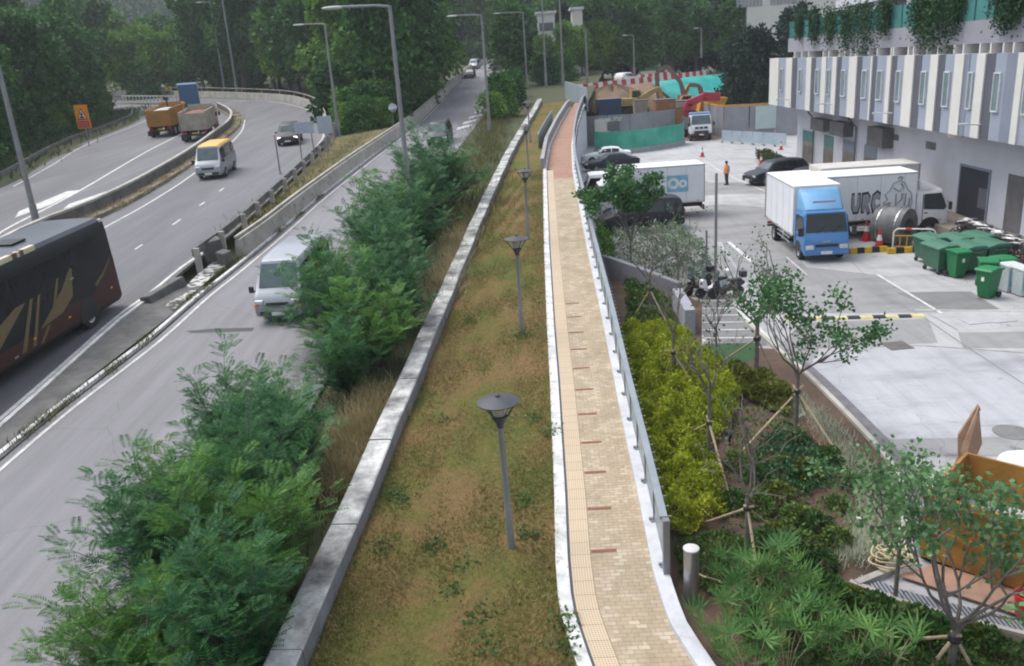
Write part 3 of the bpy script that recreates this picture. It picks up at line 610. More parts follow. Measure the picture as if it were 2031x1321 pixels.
y0, y1 = opening(1995, 400, 2030, 0.56, 3.2, mat('roller_shutter', (0.17, 0.165, 0.175), (0.11, 0.105, 0.11), 1.0, 0.5, coord='pos'), 'shutter_door')
opening(1781, 315, 1800, 1.3, 2.3, M_pm, 'wall_poster')
for a, bb, z0, z1 in ((1610, 1635, 3.35, 4.2), (1648, 1676, 3.3, 4.25), (1724, 1755, 3.15, 4.35)):
    y1, y0 = GX(a, 245, XW-0.6)[1], GX(bb, 245, XW-0.6)[1]; child(MB().box(XW-0.7, XW, y0, y1, z0, z1), 'louvre_box', M_ac)
for a, bb, z0, z1 in ((1770, 1782, 3.65, 4.0), (1838, 1857, 3.55, 3.95)):
    y1, y0 = GX(a, 280, XW)[1], GX(bb, 280, XW)[1]; child(MB().box(XW-0.04, XW+0.01, y0, y1, z0, z1), 'wall_vent', M_ac)
for a in (1616, 1700):
    y = GX(a, 280, XW)[1]; child(MB().tube([(XW-0.5, y+0.5, 4.99), (XW-0.5, y+0.5, 4.6), (XW-0.12, y, 4.0), (XW-0.12, y, 0.57)], 0.06), 'downpipe', M_ac)
for a, yy in ((1560, 198), (1645, 207), (1762, 225), (1935, 248)):
    p = GX(a, yy, XP-0.25); child(MB().tube([(XP, p[1], p[2]), (XP-0.75, p[1], p[2]+0.06)], 0.035).cbox((XP-0.85, p[1], p[2]+0.07), (0.5, 0.2, 0.07)), 'wall_lamp', M_frame)
p = GX(1895, 282, 21.4); child(MB().lathe([(0.0, 0), (0.35, 0.03), (0.5, 0.25), (0.45, 0.35), (0.0, 0.36)], (21.4, p[1], 4.62), 14).tube([(21.4, p[1], 4.95), (21.4, p[1], 5.0)], 0.06), 'dome_antenna', M_pw)
ww = [(y, 1) for y in ()]
# far white tower block behind the dark trees
TB = empty('tower_block', 'cream white concrete building standing behind the dark trees', 'building', (38, 150, 0))
b = MB().box(0, 25, 0, 20, 0, 40); b.build('wall', M_pw, TB)
for (a, c) in ((1460, 1512), (1528, 1600)):
    p, q = GY(a, 10, 149.9), GY(c, 10, 149.9)
    for z in (16.2, 20.4):
        wb = MB().box(p[0]-38, q[0]-38, -0.06, 0.05, z, z+3.0); wo = wb.build('window_band', mat('dusty_window', (0.22, 0.22, 0.23), (0.3, 0.3, 0.31), 1.2, 0.3), TB)
        mm = MB()
        for x in np.arange(p[0]-38+0.3, q[0]-38-0.2, 0.6): mm.box(x, x+0.05, -0.1, -0.061, z, z+3.0)
        mm.build('mullions', M_frame, wo)
FP = empty('footbridge', 'pale concrete footbridge end far off beside the cream building', 'footbridge', (0, 0, 0))
p, q = GY(1388, 12, 165), GY(1445, 12, 165)
MB().box(p[0], q[0]+8, 165, 168, p[2]-1.4, p[2]).build('deck', M_pw, FP)
MB().tube([(GY(1427, 20, 166)[0], 166, 0), (GY(1427, 20, 166)[0], 166, p[2]-1.41)], 0.5).build('column', M_pw, FP)
for i, (a, yy, w, h, lb) in enumerate(((1083, 40, 2.9, 2.0, 'low white house with a flat roof among the far trees'), (1145, 33, 1.7, 2.2, 'tiny white square block high among the far trees'))):
    p = GY(a, yy, 147); HO = empty('white_house', lb, 'house', (p[0], 147, p[2]-6))
    MB().box(-w/2, w/2, 0, 4, -7, 6+h/2).build('wall', M_pw, HO)
    MB().box(-w/2-0.3, w/2+0.3, -0.3, 4.3, 6+h/2, 6.4+h/2).build('roof', M_kerb, HO)
    if i == 0: MB().box(-w/2+0.3, w/2-0.3, -0.05, 0.1, 4.3, 5.6).build('window', M_ac, HO)

# ================================================================== BARRIERS, RAILINGS, POLES
# footpath railing
RA = empty('footpath_railing', 'galvanised steel railing with a flat top rail along the footpath', 'railing', (0, 0, 0))
ry = list(np.arange(13.55, 60, 1.0))+list(np.arange(60, 97, 2.0)); rl = [np.array([path_r(y)+0.235, y, zl(y)+0.12]) for y in ry]
MB().sweep(rl, [(-0.085, 0.99), (-0.085, 1.05), (0.06, 1.05), (0.06, 0.99)]).build('top_rail', M_steel, RA)
MB().sweep(rl, [(-0.02, 0.12), (-0.02, 0.17), (0.02, 0.17), (0.02, 0.12)]).build('bottom_rail', M_steel, RA)
mesh = MB().sweep(rl, [(-0.006, 0.18), (-0.006, 0.96), (0.006, 0.96), (0.006, 0.18)])
mesh.build('glass_panels', mat('panel_glass_grey', (0.22, 0.26, 0.28), (0.17, 0.205, 0.22), 1.3, 0.3, coord='pos', spec=0.6), RA)
for y in list(np.arange(13.55, 70, 1.5))+list(np.arange(71, 96, 3)):
    x = path_r(y)+0.235; z = zl(y)+0.121
    MB().box(-0.035, 0.035, -0.03, 0.03, 0, 0.975).box(-0.09, 0.09, -0.09, 0.09, 0, 0.02).box(-0.3 if 0 else -0.12, -0.06, -0.03, 0.03, 0.02, 0.06).build('post', M_steel, RA, loc=(x, y, z))
st = MB()
for y in np.arange(13.6, 60, 0.34): x = path_r(y)+0.235; z = zl(y)+0.12; st.box(x+0.061, x+0.14, y, y+0.02, z+1.0, z+1.02)
tag(st.build('rail_stud', M_steel, RA), kind='stuff')
MB().box(-0.06, 0.06, -0.08, 0.06, 0, 1.12).build('end_post', mat('steel_dark', (0.24, 0.25, 0.26), None, 2, 0.45, 0.5), RA, loc=(path_r(13.4)+0.235, 13.35, zl(13.4)+0.121))
# side barrier where the red path begins: low grey wall on the left of the path
fb = [np.array([kerb_r(y)-0.3, y, zl(y)]) for y in np.arange(57, 97, 2.0)]
tag(MB().sweep(fb, [(-0.12, -0.2), (-0.12, 0.75), (0.14, 0.75), (0.14, -0.2)]).build('path_wall', mat('grey_wall', (0.34, 0.34, 0.35), (0.26, 0.26, 0.27), 0.7, 0.85, coord='pos', dirt=0.3)), 'low grey wall on the inner side of the red footpath', 'wall')
tag(MB().sweep([np.array([kerb_r(y)-0.9, y, zl(y)]) for y in np.arange(66, 84, 2.0)], [(-0.03, 0), (-0.03, 1.15), (0.03, 1.15), (0.03, 0)]).build('steel_panel_fence', M_steel), 'short grey sheet fence beside the red footpath', 'fence')
FE = empty('blue_panel_fence', 'pale blue-grey sheet fence at the far end of the footpath', 'fence', (0, 0, 0))
f0, f1 = L(1122, 195), L(1166, 212); pts = [f0+(f1-f0)*k/5 for k in range(6)]
M_sheet = mat('pale_sheet', (0.36, 0.43, 0.48), (0.3, 0.36, 0.41), 0.8, 0.5, coord='pos')
for a, c in zip(pts[:-1], pts[1:]): MB().sweep([a, a+(c-a)*0.97], [(-0.03, -0.5), (-0.03, 2.0), (0.03, 2.0), (0.03, -0.5)]).build('sheet', M_sheet, FE)
# concrete parapets
PROF = [(-0.26, -0.2), (-0.2, 0.28), (-0.12, 0.95), (0.12, 0.95), (0.16, 0.28), (0.24, -0.2)]
pp = [p3(-13.7, 38.4)]+[p3(*xy) for xy in ((-13.5, 42), (-13.35, 50), (-12.9, 62), (-12.1, 76), (-11.4, 90), (-11.1, 115), (-10.9, 146), (-9.7, 185), (-3.2, 206), (10, 214))]
pp = smooth(pp, 2.0); pp = [p+np.array([-0.35, 0, 0]) for p in pp]
b = MB(); i = 0
while i < len(pp)-1:
    s = [q.copy() for q in pp[i:i+4]]
    if len(s) < 2: break
    d = s[-1]-s[-2]; s[-1] = s[-1]-d/np.linalg.norm(d)*0.04; b.sweep(s, PROF); i += 3
PA = empty('concrete_parapet', 'pale concrete parapet wall along the middle carriageway', 'barrier', tuple(pp[0]))
b.v = [(x-pp[0][0], y-pp[0][1], z-pp[0][2]) for x, y, z in b.v]; b.build('barrier_wall', M_conc, PA)
rb = MB().sweep(pp, [(-0.16, 1.0), (-0.16, 1.1), (-0.02, 1.1), (-0.02, 1.0)]); rb.v = [(x-pp[0][0], y-pp[0][1], z-pp[0][2]) for x, y, z in rb.v]; rb.build('top_rail', M_conc, PA)
rp = [p3(-4.6, 108), p3(-3.9, 141), p3(-2.7, 170), p3(1.4, 189), p3(10, 197)]
tag(MB().sweep(smooth(rp, 3), PROF).build('concrete_parapet', M_conc), 'pale concrete parapet on the far outer side of the middle carriageway', 'barrier')
bend = [R(*p) for p in [(650, 272), (643, 245), (628, 222), (595, 208), (555, 201), (480, 196), (400, 193), (300, 191), (170, 190)]]
bend = [p+np.array([0.0, 0.5, 0]) for p in bend]
tag(MB().sweep(smooth(bend, 2.5), PROF).build('concrete_parapet', M_conc), 'pale concrete parapet curving round the outside of the far bend', 'barrier')
BR = MB()
for q in smooth(bend, 3.0)[::2]: BR.box(q[0]-0.05, q[0]+0.05, q[1]-0.05, q[1]+0.05, q[2]+0.9, q[2]+1.5)
BR.sweep(smooth(bend, 2.5), [(-0.04, 1.45), (-0.04, 1.55), (0.04, 1.55), (0.04, 1.45)])
tag(BR.build('bend_railing', M_conc), 'thin rail on posts on top of the curved parapet', 'railing')
# crossed white lattice barrier at the end of the far carriageway
LB = MB(); a, c = R(245, 205), R(352, 207); a[2] += 0.1; c[2] += 0.1
M_wl = mat('white_lattice', (0.6, 0.6, 0.58), None, 2, 0.6)
LB.sweep([a, c], [(-0.05, 1.0), (-0.05, 1.18), (0.05, 1.18), (0.05, 1.0)]); LB.sweep([a, c], [(-0.05, 0.0), (-0.05, 0.2), (0.05, 0.2), (0.05, 0.0)])
for k in range(16):
    q = a+(c-a)*k/15; LB.box(q[0]-0.1, q[0]+0.1, q[1]-0.02, q[1]+0.02, q[2]+0.15, q[2]+1.05)
tag(LB.build('white_barrier', M_wl), 'white slatted road barrier closing the far end of the dark carriageway', 'barrier')
for i, px in enumerate((266, 303, 337)):
    q = R(px, 192); o = MB().box(-0.55, 0.55, -0.05, 0.05, 1.0, 1.7, 0); o.box(-0.06, 0.06, 0.051, 0.12, 0, 1.7, 1); o.prism([(-0.3, 1.05), (0.0, 1.05), (0.3, 1.35), (0.0, 1.65), (-0.3, 1.65), (0.0, 1.35)], 'y', -0.06, -0.051, 1)
    tag(o.build('chevron_sign', [mat('sign_yellow', (0.5, 0.36, 0.08), None, 2, 0.6), M_ac], loc=tuple(q)), ['yellow chevron sign on the bend parapet, nearest the wood', 'yellow chevron sign on the bend parapet, middle of the three', 'yellow chevron sign on the bend parapet, nearest the tipper lorries'][i], 'road sign', 'chevron signs on the bend')
# dividing barrier between left road and far-left road: low wall with dry grass, then guardrail posts
ml = [(FL_R[i]+LR_L[min(i, len(LR_L)-1)])/2+np.array([.4, 0, 0]) for i in range(3)]+[R(*p) for p in [(60, 488), (200, 427), (300, 374), (390, 316), (437, 278), (466, 252), (466, 232), (440, 216)]]
ml = smooth(ml, 2.0); top = [p+np.array([0, 0, 0]) for p in ml]
MD = empty('median_barrier', 'low concrete median barrier with a rail between the two dark carriageways', 'barrier', (0, 0, 0))
MB().sweep(top, [(-0.75, -0.1), (-0.7, 0.22), (0.42, 0.22), (0.47, -0.1)]).build('kerb_base', mat('median_brown', (0.27, 0.22, 0.15), (0.15, 0.13, 0.09), 0.9, 0.9, coord='pos', dirt=0.4), MD)
MB().sweep(off(top, -0.45), [(-0.09, 0.2), (-0.09, 0.8), (0.09, 0.8), (0.09, 0.2)]).build('wall', M_concd, MD)
MB().sweep(off(top, -0.45), [(-0.13, 0.8), (-0.13, 0.93), (0.13, 0.93), (0.13, 0.8)]).build('rail', M_conc, MD)
for i, q in enumerate([(352, 183), (395, 197), (418, 205), (428, 212)]):
    pass
# guardrail along the right side of the left road
gl = smooth(off(LR_R[5:10], 0.45), 1.5); GR = empty('guard_rail', 'dark stained guard rail with stout posts along the gore', 'guard rail', (0, 0, 0))
MB().sweep(gl, [(-0.04, 0.45), (-0.09, 0.55), (-0.04, 0.63), (-0.09, 0.72), (-0.04, 0.82), (0.03, 0.82), (0.03, 0.45)]).build('beam', M_concd, GR)
for q in gl[::2]: MB().box(-0.08, 0.16, -0.1, 0.1, -0.5, 0.84).build('post', M_conc, GR, loc=(q[0]+0.12, q[1], q[2]))
# broken kerb blocks at the gore nose
for i, (px, py, s, rz_, lb) in enumerate(((425, 505, (0.9, 0.7, 0.75), 0.5, 'tilted grey concrete block at the end of the guard rail'), (446, 512, (0.5, 0.6, 0.35), 1.0, 'squat grey concrete block next to the parapet nose'), (330, 590, (0.5, 2.4, 0.5), -0.25, 'long dark broken kerb block by the pale rubble'))):
    q = R(px, py) if i < 2 else L(px, py)
    tag(MB().box(-s[0]/2, s[0]/2, -s[1]/2, s[1]/2, -0.3, s[2]).build('concrete_block', M_concd, loc=tuple(q), bevel=0.06), lb, 'concrete block').rotation_euler = (0.1, -0.15, rz_)
# rail on the wood side of the far-left road
wg = smooth(off(FL_L[2:9], -0.9), 2.0); WG = empty('guard_rail', 'long mossy guard rail below the dark wood', 'guard rail', (0, 0, 0))
MB().sweep(wg, [(-0.04, 0.45), (-0.04, 0.78), (0.05, 0.78), (0.05, 0.45)]).build('beam', M_concd, WG)
for q in wg[::2]: MB().box(-0.06, 0.06, -0.06, 0.06, -0.3, 0.78).build('post', M_concd, WG, loc=(q[0]-0.12, q[1], q[2]))

# street lamps ----------------------------------------------------
def street_lamp(base, top, arm, label, r=0.11, armw=None, head=True):
    """straight tapered column with one horizontal arm; base and top are points on the column axis"""
    h = top[2]-base[2]
    t = empty('street_lamp', label, 'street lamp', tuple(base), group='street lamps')
    MB().tube([(0, 0, -0.4), (0, 0, 1.3)], [r*1.35, r*1.3], 10).tube([(0, 0, 1.31), (0, 0, h)], [r, r*0.62], 10).build('pole', M_pole, t, smooth_=True)
    a = Vector((arm[0], arm[1], 0)); u = a.normalized()
    MB().tube([(0, 0, h-0.05), tuple(a*0.3+Vector((0, 0, h+0.03))), tuple(a+Vector((0, 0, h+0.06)))], r*0.45, 8).build('arm', M_pole, t, smooth_=True)
    if head:
        hd = MB(); c = a+u*0.35+Vector((0, 0, h+0.05)); n = Vector((-u.y, u.x, 0)); rings = []
        for s_, w, hh in ((-0.45, 0.05, 0.04), (-0.3, 0.13, 0.07), (0.1, 0.15, 0.08), (0.4, 0.1, 0.05), (0.48, 0.02, 0.02)):
            rings.append([tuple(c+u*s_+n*(w*math.cos(x))+Vector((0, 0, hh*math.sin(x)))) for x in [2*PI*j/8 for j in range(8)]])
        hd.loft(rings); hd.build('lamp_head', mat('lamp_head_grey', (0.5, 0.52, 0.53), None, 2, 0.4), t, smooth_=True)
    return t
def lamp_at(pb, ptop, armpx, label, y=None, hi=False, z=None, r=0.11, head=True):
    b_ = (R(*pb) if hi else L(*pb)) if z is None else G(*pb, z)
    if y is not None: b_ = GY(*pb, y)
    tp = GY(ptop[0], ptop[1], b_[1]); b2 = np.array([b_[0], b_[1], b_[2]]); s_ = np.linalg.norm(GY(ptop[0]+100, ptop[1], b_[1])-tp)/100
    return street_lamp(b2, np.array([b_[0], b_[1], tp[2]]), (armpx*s_, -0.3), label, r, head=head)
lamp_at((822, 480), (785, 10), -95, 'tall grey street lamp nearest the dense shrubs, its arm over the road', r=0.13)
lamp_at((672, 268), (648, 47), -42, 'grey street lamp in front of the dark trees beside the far bend', hi=True, r=0.13)
lamp_at((972, 265), (960, 29), -50, 'grey street lamp beside the far middle carriageway', r=0.13)
lamp_at((1046, 178), (1036, 24), -46, 'grey street lamp with a bright head, just left of the path end', r=0.14)
lamp_at((1083, 165), (1078, -40), -40, 'grey street lamp in front of the low white house', y=112, r=0.14)
lamp_at((1117, 165), (1112, -20), -40, 'slim grey street lamp at the far end of the footpath', y=112, r=0.14)
lamp_at((1165, 160), (1161, 60), -3, 'slim short grey lamp column beside the red and white barriers', y=125, r=0.16, head=False)
lamp_at((1258, 150), (1254, 70), -14, 'small far street lamp above the white car', y=145, r=0.15)
lamp_at((1391, 110), (1389, 56), -8, 'small far street lamp at the edge of the dark trees', y=150, r=0.15)
lamp_at((75, 452), (-60, -160), -90, 'leaning-looking grey street lamp at the frame edge behind the black coach', hi=True, r=0.15)
lamp_at((445, 172), (432, 3), -16, 'far street lamp in front of the hazy hill, shorter of the pair', y=142, r=0.15)
lamp_at((470, 178), (448, -30), -20, 'far street lamp in front of the hazy hill, taller of the pair', y=139, r=0.2)
# slim bare posts
def post(pb, ptop, label, z=None, hi=False, r=0.05, m=None, cat='post'):
    b_ = (R(*pb) if hi else L(*pb)) if z is None else G(*pb, z); tp = GY(ptop[0], ptop[1], b_[1])
    return tag(MB().tube([(0, 0, -0.3), (0, 0, tp[2]-b_[2])], [r, r*0.85], 10).lathe([(r*0.9, 0), (r*0.9, 0.03), (0.0, 0.05)], (0, 0, tp[2]-b_[2]), 10).lathe([(r*2, -0.02), (r*2, 0.06), (r, 0.09)], (0, 0, 0), 10).build('post', m or M_pole, loc=tuple(b_), smooth_=True), label, cat)
post((1419, 552), (1421, 345), 'tall bare grey post beside the motor scooter', 0.0, r=0.07)
post((1401, 545), (1404, 458), 'short grey post next to the tall bare post', 0.0, r=0.055)
# garden lamps ----------------------------------------------------
M_lampdark = mat('lamp_dark', (0.035, 0.037, 0.045), (0.045, 0.048, 0.06), 3, 0.5)
def make_lamp():
    t = empty('garden_lamp', '', 'garden lamp', group='lamps along the lawn')
    MB().lathe([(0.075, 0), (0.075, 0.9), (0.062, 0.95), (0.058, 2.66), (0.066, 2.68), (0.066, 2.72)], n=14).build('pole', M_pole, t, smooth_=True)
    MB().lathe([(0.06, 2.721), (0.075, 2.76), (0.075, 2.8), (0.15, 2.93), (0.16, 2.97), (0.05, 2.98)], n=14).build('neck', M_lampdark, t, smooth_=True)
    MB().lathe([(0.11, 2.981), (0.165, 3.2), (0.1, 3.21)], n=14).build('globe', mat('frosted_glass', (0.4, 0.38, 0.33), None, 2, 0.3), t, smooth_=True)
    r_ = MB()
    for k in range(4):
        a = PI/4+k*PI/2; r_.tube([(0.15*math.cos(a), 0.15*math.sin(a), 2.95), (0.36*math.cos(a), 0.36*math.sin(a), 3.24)], 0.014, 6)
    r_.build('arms', M_lampdark, t)
    MB().lathe([(0.40, 3.245), (0.405, 3.265), (0.2, 3.33), (0.05, 3.36), (0.04, 3.40), (0.0, 3.42)], n=24).build('shade', M_lampdark, t, smooth_=True)
    return t
LL = ['nearest and largest garden lamp, dark disc shade, standing on the brown lawn', 'garden lamp with dark conical shade on the lawn, second along from the camera', 'garden lamp on the lawn, third along from the camera', 'small garden lamp on the lawn, fourth along from the camera', 'smallest and farthest garden lamp on the lawn by the white wall']
gl0 = make_lamp()
for i, q in enumerate([(1015, 1092), (1035, 664), (1048, 478), (1049, 352), (1052, 285)]):
    o = gl0 if i == 0 else copy_tree(gl0); o.location = tuple(L(*q)); o.rotation_euler = (rad(0.6), rad(-0.8 if i == 0 else 0), 0.2+i); o['label'] = LL[i]
# road signs ------------------------------------------------------
def sign(q, w, h, z0, m, label, posts=1, rz=0.0, cat='road sign'):
    t = empty('road_sign', label, cat, tuple(q), rz)
    for k in range(posts):
        x = 0 if posts == 1 else (-w/3 if k == 0 else w/3); MB().tube([(x, 0.06, -0.3), (x, 0.06, z0+h*0.9)], 0.045).build('post', M_pole, t)
    MB().box(-w/2, w/2, -0.02, 0.02, z0, z0+h).build('plate', m, t, bevel=0.01); return t
M_or = mat('sign_orange', (0.75, 0.30, 0.02), None, 2, 0.5); M_sg = mat('sign_back_grey', (0.36, 0.40, 0.46), (0.31, 0.35, 0.41), 2, 0.45)
M_rd = mat('sign_red', (0.5, 0.03, 0.03), None, 2, 0.5); M_wh = mat('sign_white', (0.75, 0.75, 0.72), None, 2, 0.5); M_bk = mat('sign_black', (0.02, 0.02, 0.02), None, 2, 0.6)
q = R(188, 296); q = q+np.array([-0.5, 0, 0.6]); s_ = 19.0
t = sign(q, 1.75, 2.15, 1.35, M_or, 'square orange warning sign with a white triangle at the edge of the dark wood', 1, rad(-22))
pl = [c for c in kids(t) if c.name.startswith('plate')][0]
b = MB(); b.prism([(-0.68, 2.15), (0.68, 2.15), (0.0, 3.28)], 'y', -0.032, -0.021, 0); b.prism([(-0.47, 2.27), (0.47, 2.27), (0.0, 3.04)], 'y', -0.040, -0.033, 1)
b.prism([(-0.40, 2.30), (0.40, 2.30), (-0.05, 2.56)], 'y', -0.047, -0.041, 2); b.prism([(-0.18, 2.62), (-0.02, 2.50), (0.20, 2.62), (0.02, 2.82), (-0.12, 2.80)], 'y', -0.047, -0.041, 2)
b.box(-0.72, 0.72, -0.032, -0.021, 1.45, 2.05, 0)
for rw in range(2):
    for k in range(6): x = -0.6+k*0.205; b.box(x, x+0.13, -0.039, -0.033, 1.55+rw*0.24, 1.56+rw*0.24, 1).box(x, x+0.13, -0.039, -0.033, 1.68+rw*0.24, 1.69+rw*0.24, 1).box(x+0.05, x+0.07, -0.039, -0.033, 1.562+rw*0.24, 1.678+rw*0.24, 1)
b.build('symbol', [M_rd, M_wh, M_bk], pl)
sign(R(612, 318), 1.45, 0.85, 2.0, M_sg, 'wide grey sign plate seen from behind at the gore, lower and broader', 2, 0.1)
sign(R(651, 300), 1.15, 1.35, 1.4, M_sg, 'tall grey sign plate seen from behind, closer to the dark trees', 1, 0.1)
post((556, 345), (553, 268), 'thin bare sign pole beside the bend guard rail', hi=True, r=0.06)
MR = empty('traffic_mirror', 'round traffic mirror above the parapet before the dark trees', 'mirror', tuple(L(782, 262)))
MB().tube([(0, 0, -0.6), (0, 0, 1.7), (0.12, -0.05, 1.9)], 0.05).build('pole', M_pole, MR)
MB().lathe([(0.0, -0.08), (0.3, -0.06), (0.42, 0), (0.3, 0.05), (0.0, 0.07)], n=20).build('mirror_face', mat('mirror', (0.4, 0.42, 0.43), None, 2, 0.15, 0.8), MR, smooth_=True, loc=(0.12, -0.1, 2.3)).rotation_euler = (rad(80), 0, 0.2)
# steel bollard
B_ = empty('bollard', 'brushed steel bollard with a flat pale top beside the footpath', 'bollard', tuple(G(1371, 1195)))
MB().lathe([(0.14, -0.2), (0.14, 1.12)], n=24).build('body', mat('brushed_steel', (0.42, 0.42, 0.42), (0.36, 0.36, 0.36), 3, 0.35, 0.85), B_, smooth_=True)
MB().lathe([(0.135, 1.121), (0.145, 1.13), (0.145, 1.155), (0.12, 1.17), (0.0, 1.172)], n=24).build('cap', mat('cap_white', (0.6, 0.6, 0.58), None, 2, 0.4), B_, smooth_=True)
# low walls by the striped bay and round the bed
a, c = G(1345, 600), G(1388, 690)
tag(MB().sweep([G(1352, 618), G(1378, 665)], [(-0.02, -0.1), (-0.02, 0.95), (0.35, 0.95), (0.35, -0.1)]).build('bay_wall', mat('bay_wall_grey', (0.33, 0.33, 0.37), (0.27, 0.27, 0.31), 0.7, 0.85, coord='pos', dirt=0.2)), 'upright grey block wall at the side of the striped bay', 'wall')
tag(MB().sweep([G(1200, 545), G(1270, 572), G(1350, 606)], [(-0.1, -0.1), (-0.1, 0.95), (0.16, 0.95), (0.16, -0.1)]).build('bed_wall', mat('bed_wall_grey', (0.22, 0.22, 0.24), (0.16, 0.16, 0.175), 0.7, 0.85, coord='pos', dirt=0.2)), 'dark grey planter wall crossing behind the planting bed', 'wall')
# ================================================================== VEHICLES (local axes: +x forward, +y its left, z up)
M_tyre = mat('tyre_rubber', (0.02, 0.02, 0.021), (0.03, 0.03, 0.03), 5, 0.9)
M_rim = mat('rim_alloy', (0.4, 0.41, 0.42), None, 3, 0.35, 0.7)
M_blk = mat('black_trim', (0.018, 0.018, 0.02), (0.025, 0.025, 0.027), 3, 0.55)
M_glass = glass('car_glass'); M_wsc = mat('windscreen_glass', (0.10, 0.14, 0.15), (0.05, 0.07, 0.075), 0.8, 0.06)
M_head = mat('headlamp_clear', (0.62, 0.64, 0.66), None, 3, 0.1); M_tail = mat('tail_lamp_red', (0.45, 0.015, 0.015), None, 3, 0.2)
M_amber = mat('amber_lens', (0.8, 0.3, 0.02), None, 3, 0.2); M_plw = mat('plate_white', (0.7, 0.7, 0.68), None, 3, 0.5); M_ply = mat('plate_yellow', (0.6, 0.42, 0.03), None, 3, 0.5)
def wheel(par, x, y, r, w=0.22, steel=False):
    s = 1 if y > 0 else -1; wo = MB()
    prof = [(r*0.62, -w/2), (r*0.95, -w/2), (r, -w/2+0.04), (r, w/2-0.04), (r*0.95, w/2), (r*0.62, w/2)]
    n = 20; vs = []
    for rr, a in prof:
        for j in range(n): vs.append((rr*math.cos(2*PI*j/n), a, rr*math.sin(2*PI*j/n)))
    fs = [(i*n+j, i*n+(j+1) % n, ((i+1) % 6)*n+(j+1) % n, ((i+1) % 6)*n+j) for i in range(6) for j in range(n)]
    t = bpy.data.objects.new('wheel', None); COL.objects.link(t); t.parent = par; t.location = (x, y, r)
    wo.add(vs, fs).build('tyre', M_tyre, t, smooth_=True)
    rm = MB(); vs = []
    for rr, a in ((r*0.62, w/2-0.02), (r*0.5, w/2-(0.02 if not steel else 0.06)), (r*0.2, w/2-0.01), (0.0001, w/2-0.0)):
        for j in range(n): vs.append((rr*math.cos(2*PI*j/n), s*a, rr*math.sin(2*PI*j/n)))
    rm.add(vs, [(i*n+j, i*n+(j+1) % n, (i+1)*n+(j+1) % n, (i+1)*n+j) for i in range(3) for j in range(n)])
    for k in range(0 if steel else 5):
        a = 2*PI*k/5; rm.tube([(r*0.1*math.cos(a), s*(w/2), r*0.1*math.sin(a)), (r*0.58*math.cos(a), s*(w/2), r*0.58*math.sin(a))], r*0.08, 6)
    rm.build('rim', M_rim, t); return t
def arch(par, x, y, r, s):
    b = MB(); n = 14; pts = [(x+r*math.cos(PI*k/n), r*0.86*0+0.3+r*math.sin(PI*k/n)) for k in range(n+1)]
    return pts
CARS = {
 # L, W, stations rear->front: x(frac of L), width frac, zbot, belt, top, roof half-width frac
 'suv': (4.7, 1.88, [(-.5, .86, .42, .80, .85, .80), (-.485, .94, .36, .98, 1.12, .82), (-.455, .97, .33, 1.04, 1.42, .70), (-.40, 1, .30, 1.05, 1.64, .70), (-.15, 1, .28, 1.02, 1.70, .74), (.08, 1, .28, 1.00, 1.66, .73), (.14, 1, .28, 1.0, 1.58, .72), (.255, 1, .28, .99, 1.05, .88), (.40, .97, .28, .90, .94, .86), (.475, .90, .30, .78, .82, .80), (.5, .78, .36, .62, .66, .7)]),
 'sedan': (4.75, 1.82, [(-.5, .84, .40, .80, .84, .8), (-.47, .92, .34, .94, .98, .84), (-.36, .98, .28, .98, 1.03, .86), (-.24, 1, .26, .97, 1.38, .70), (-.12, 1, .24, .95, 1.45, .72), (.04, 1, .24, .94, 1.44, .72), (.09, 1, .24, .93, 1.36, .72), (.22, 1, .24, .92, .97, .88), (.40, .96, .26, .80, .84, .85), (.475, .9, .28, .70, .74, .8), (.5, .78, .34, .55, .6, .7)]),
 'mpv': (4.9, 1.85, [(-.5, .88, .40, .85, 1.0, .85), (-.485, .95, .34, 1.05, 1.5, .80), (-.46, .98, .32, 1.06, 1.78, .76), (-.40, 1, .28, 1.06, 1.86, .78), (-.1, 1, .26, 1.04, 1.90, .80), (.13, 1, .26, 1.02, 1.86, .78), (.19, 1, .26, 1.0, 1.76, .77), (.34, .99, .26, .98, 1.08, .88), (.45, .95, .27, .84, .9, .86), (.485, .9, .3, .72, .78, .8), (.5, .8, .34, .58, .64, .74)]),
 'van': (4.84, 1.88, [(-.5, .90, .42, .95, 1.1, .86), (-.49, .96, .34, 1.15, 1.8, .82), (-.47, .98, .32, 1.15, 2.08, .80), (-.42, 1, .28, 1.15, 2.18, .82), (0, 1, .26, 1.15, 2.22, .84), (.25, 1, .26, 1.13, 2.20, .83), (.31, 1, .26, 1.12, 2.13, .82), (.43, .99, .26, 1.10, 1.16, .9), (.475, .96, .27, .98, 1.03, .88), (.495, .92, .3, .72, .8, .84), (.5, .86, .36, .55, .6, .8)]),
}
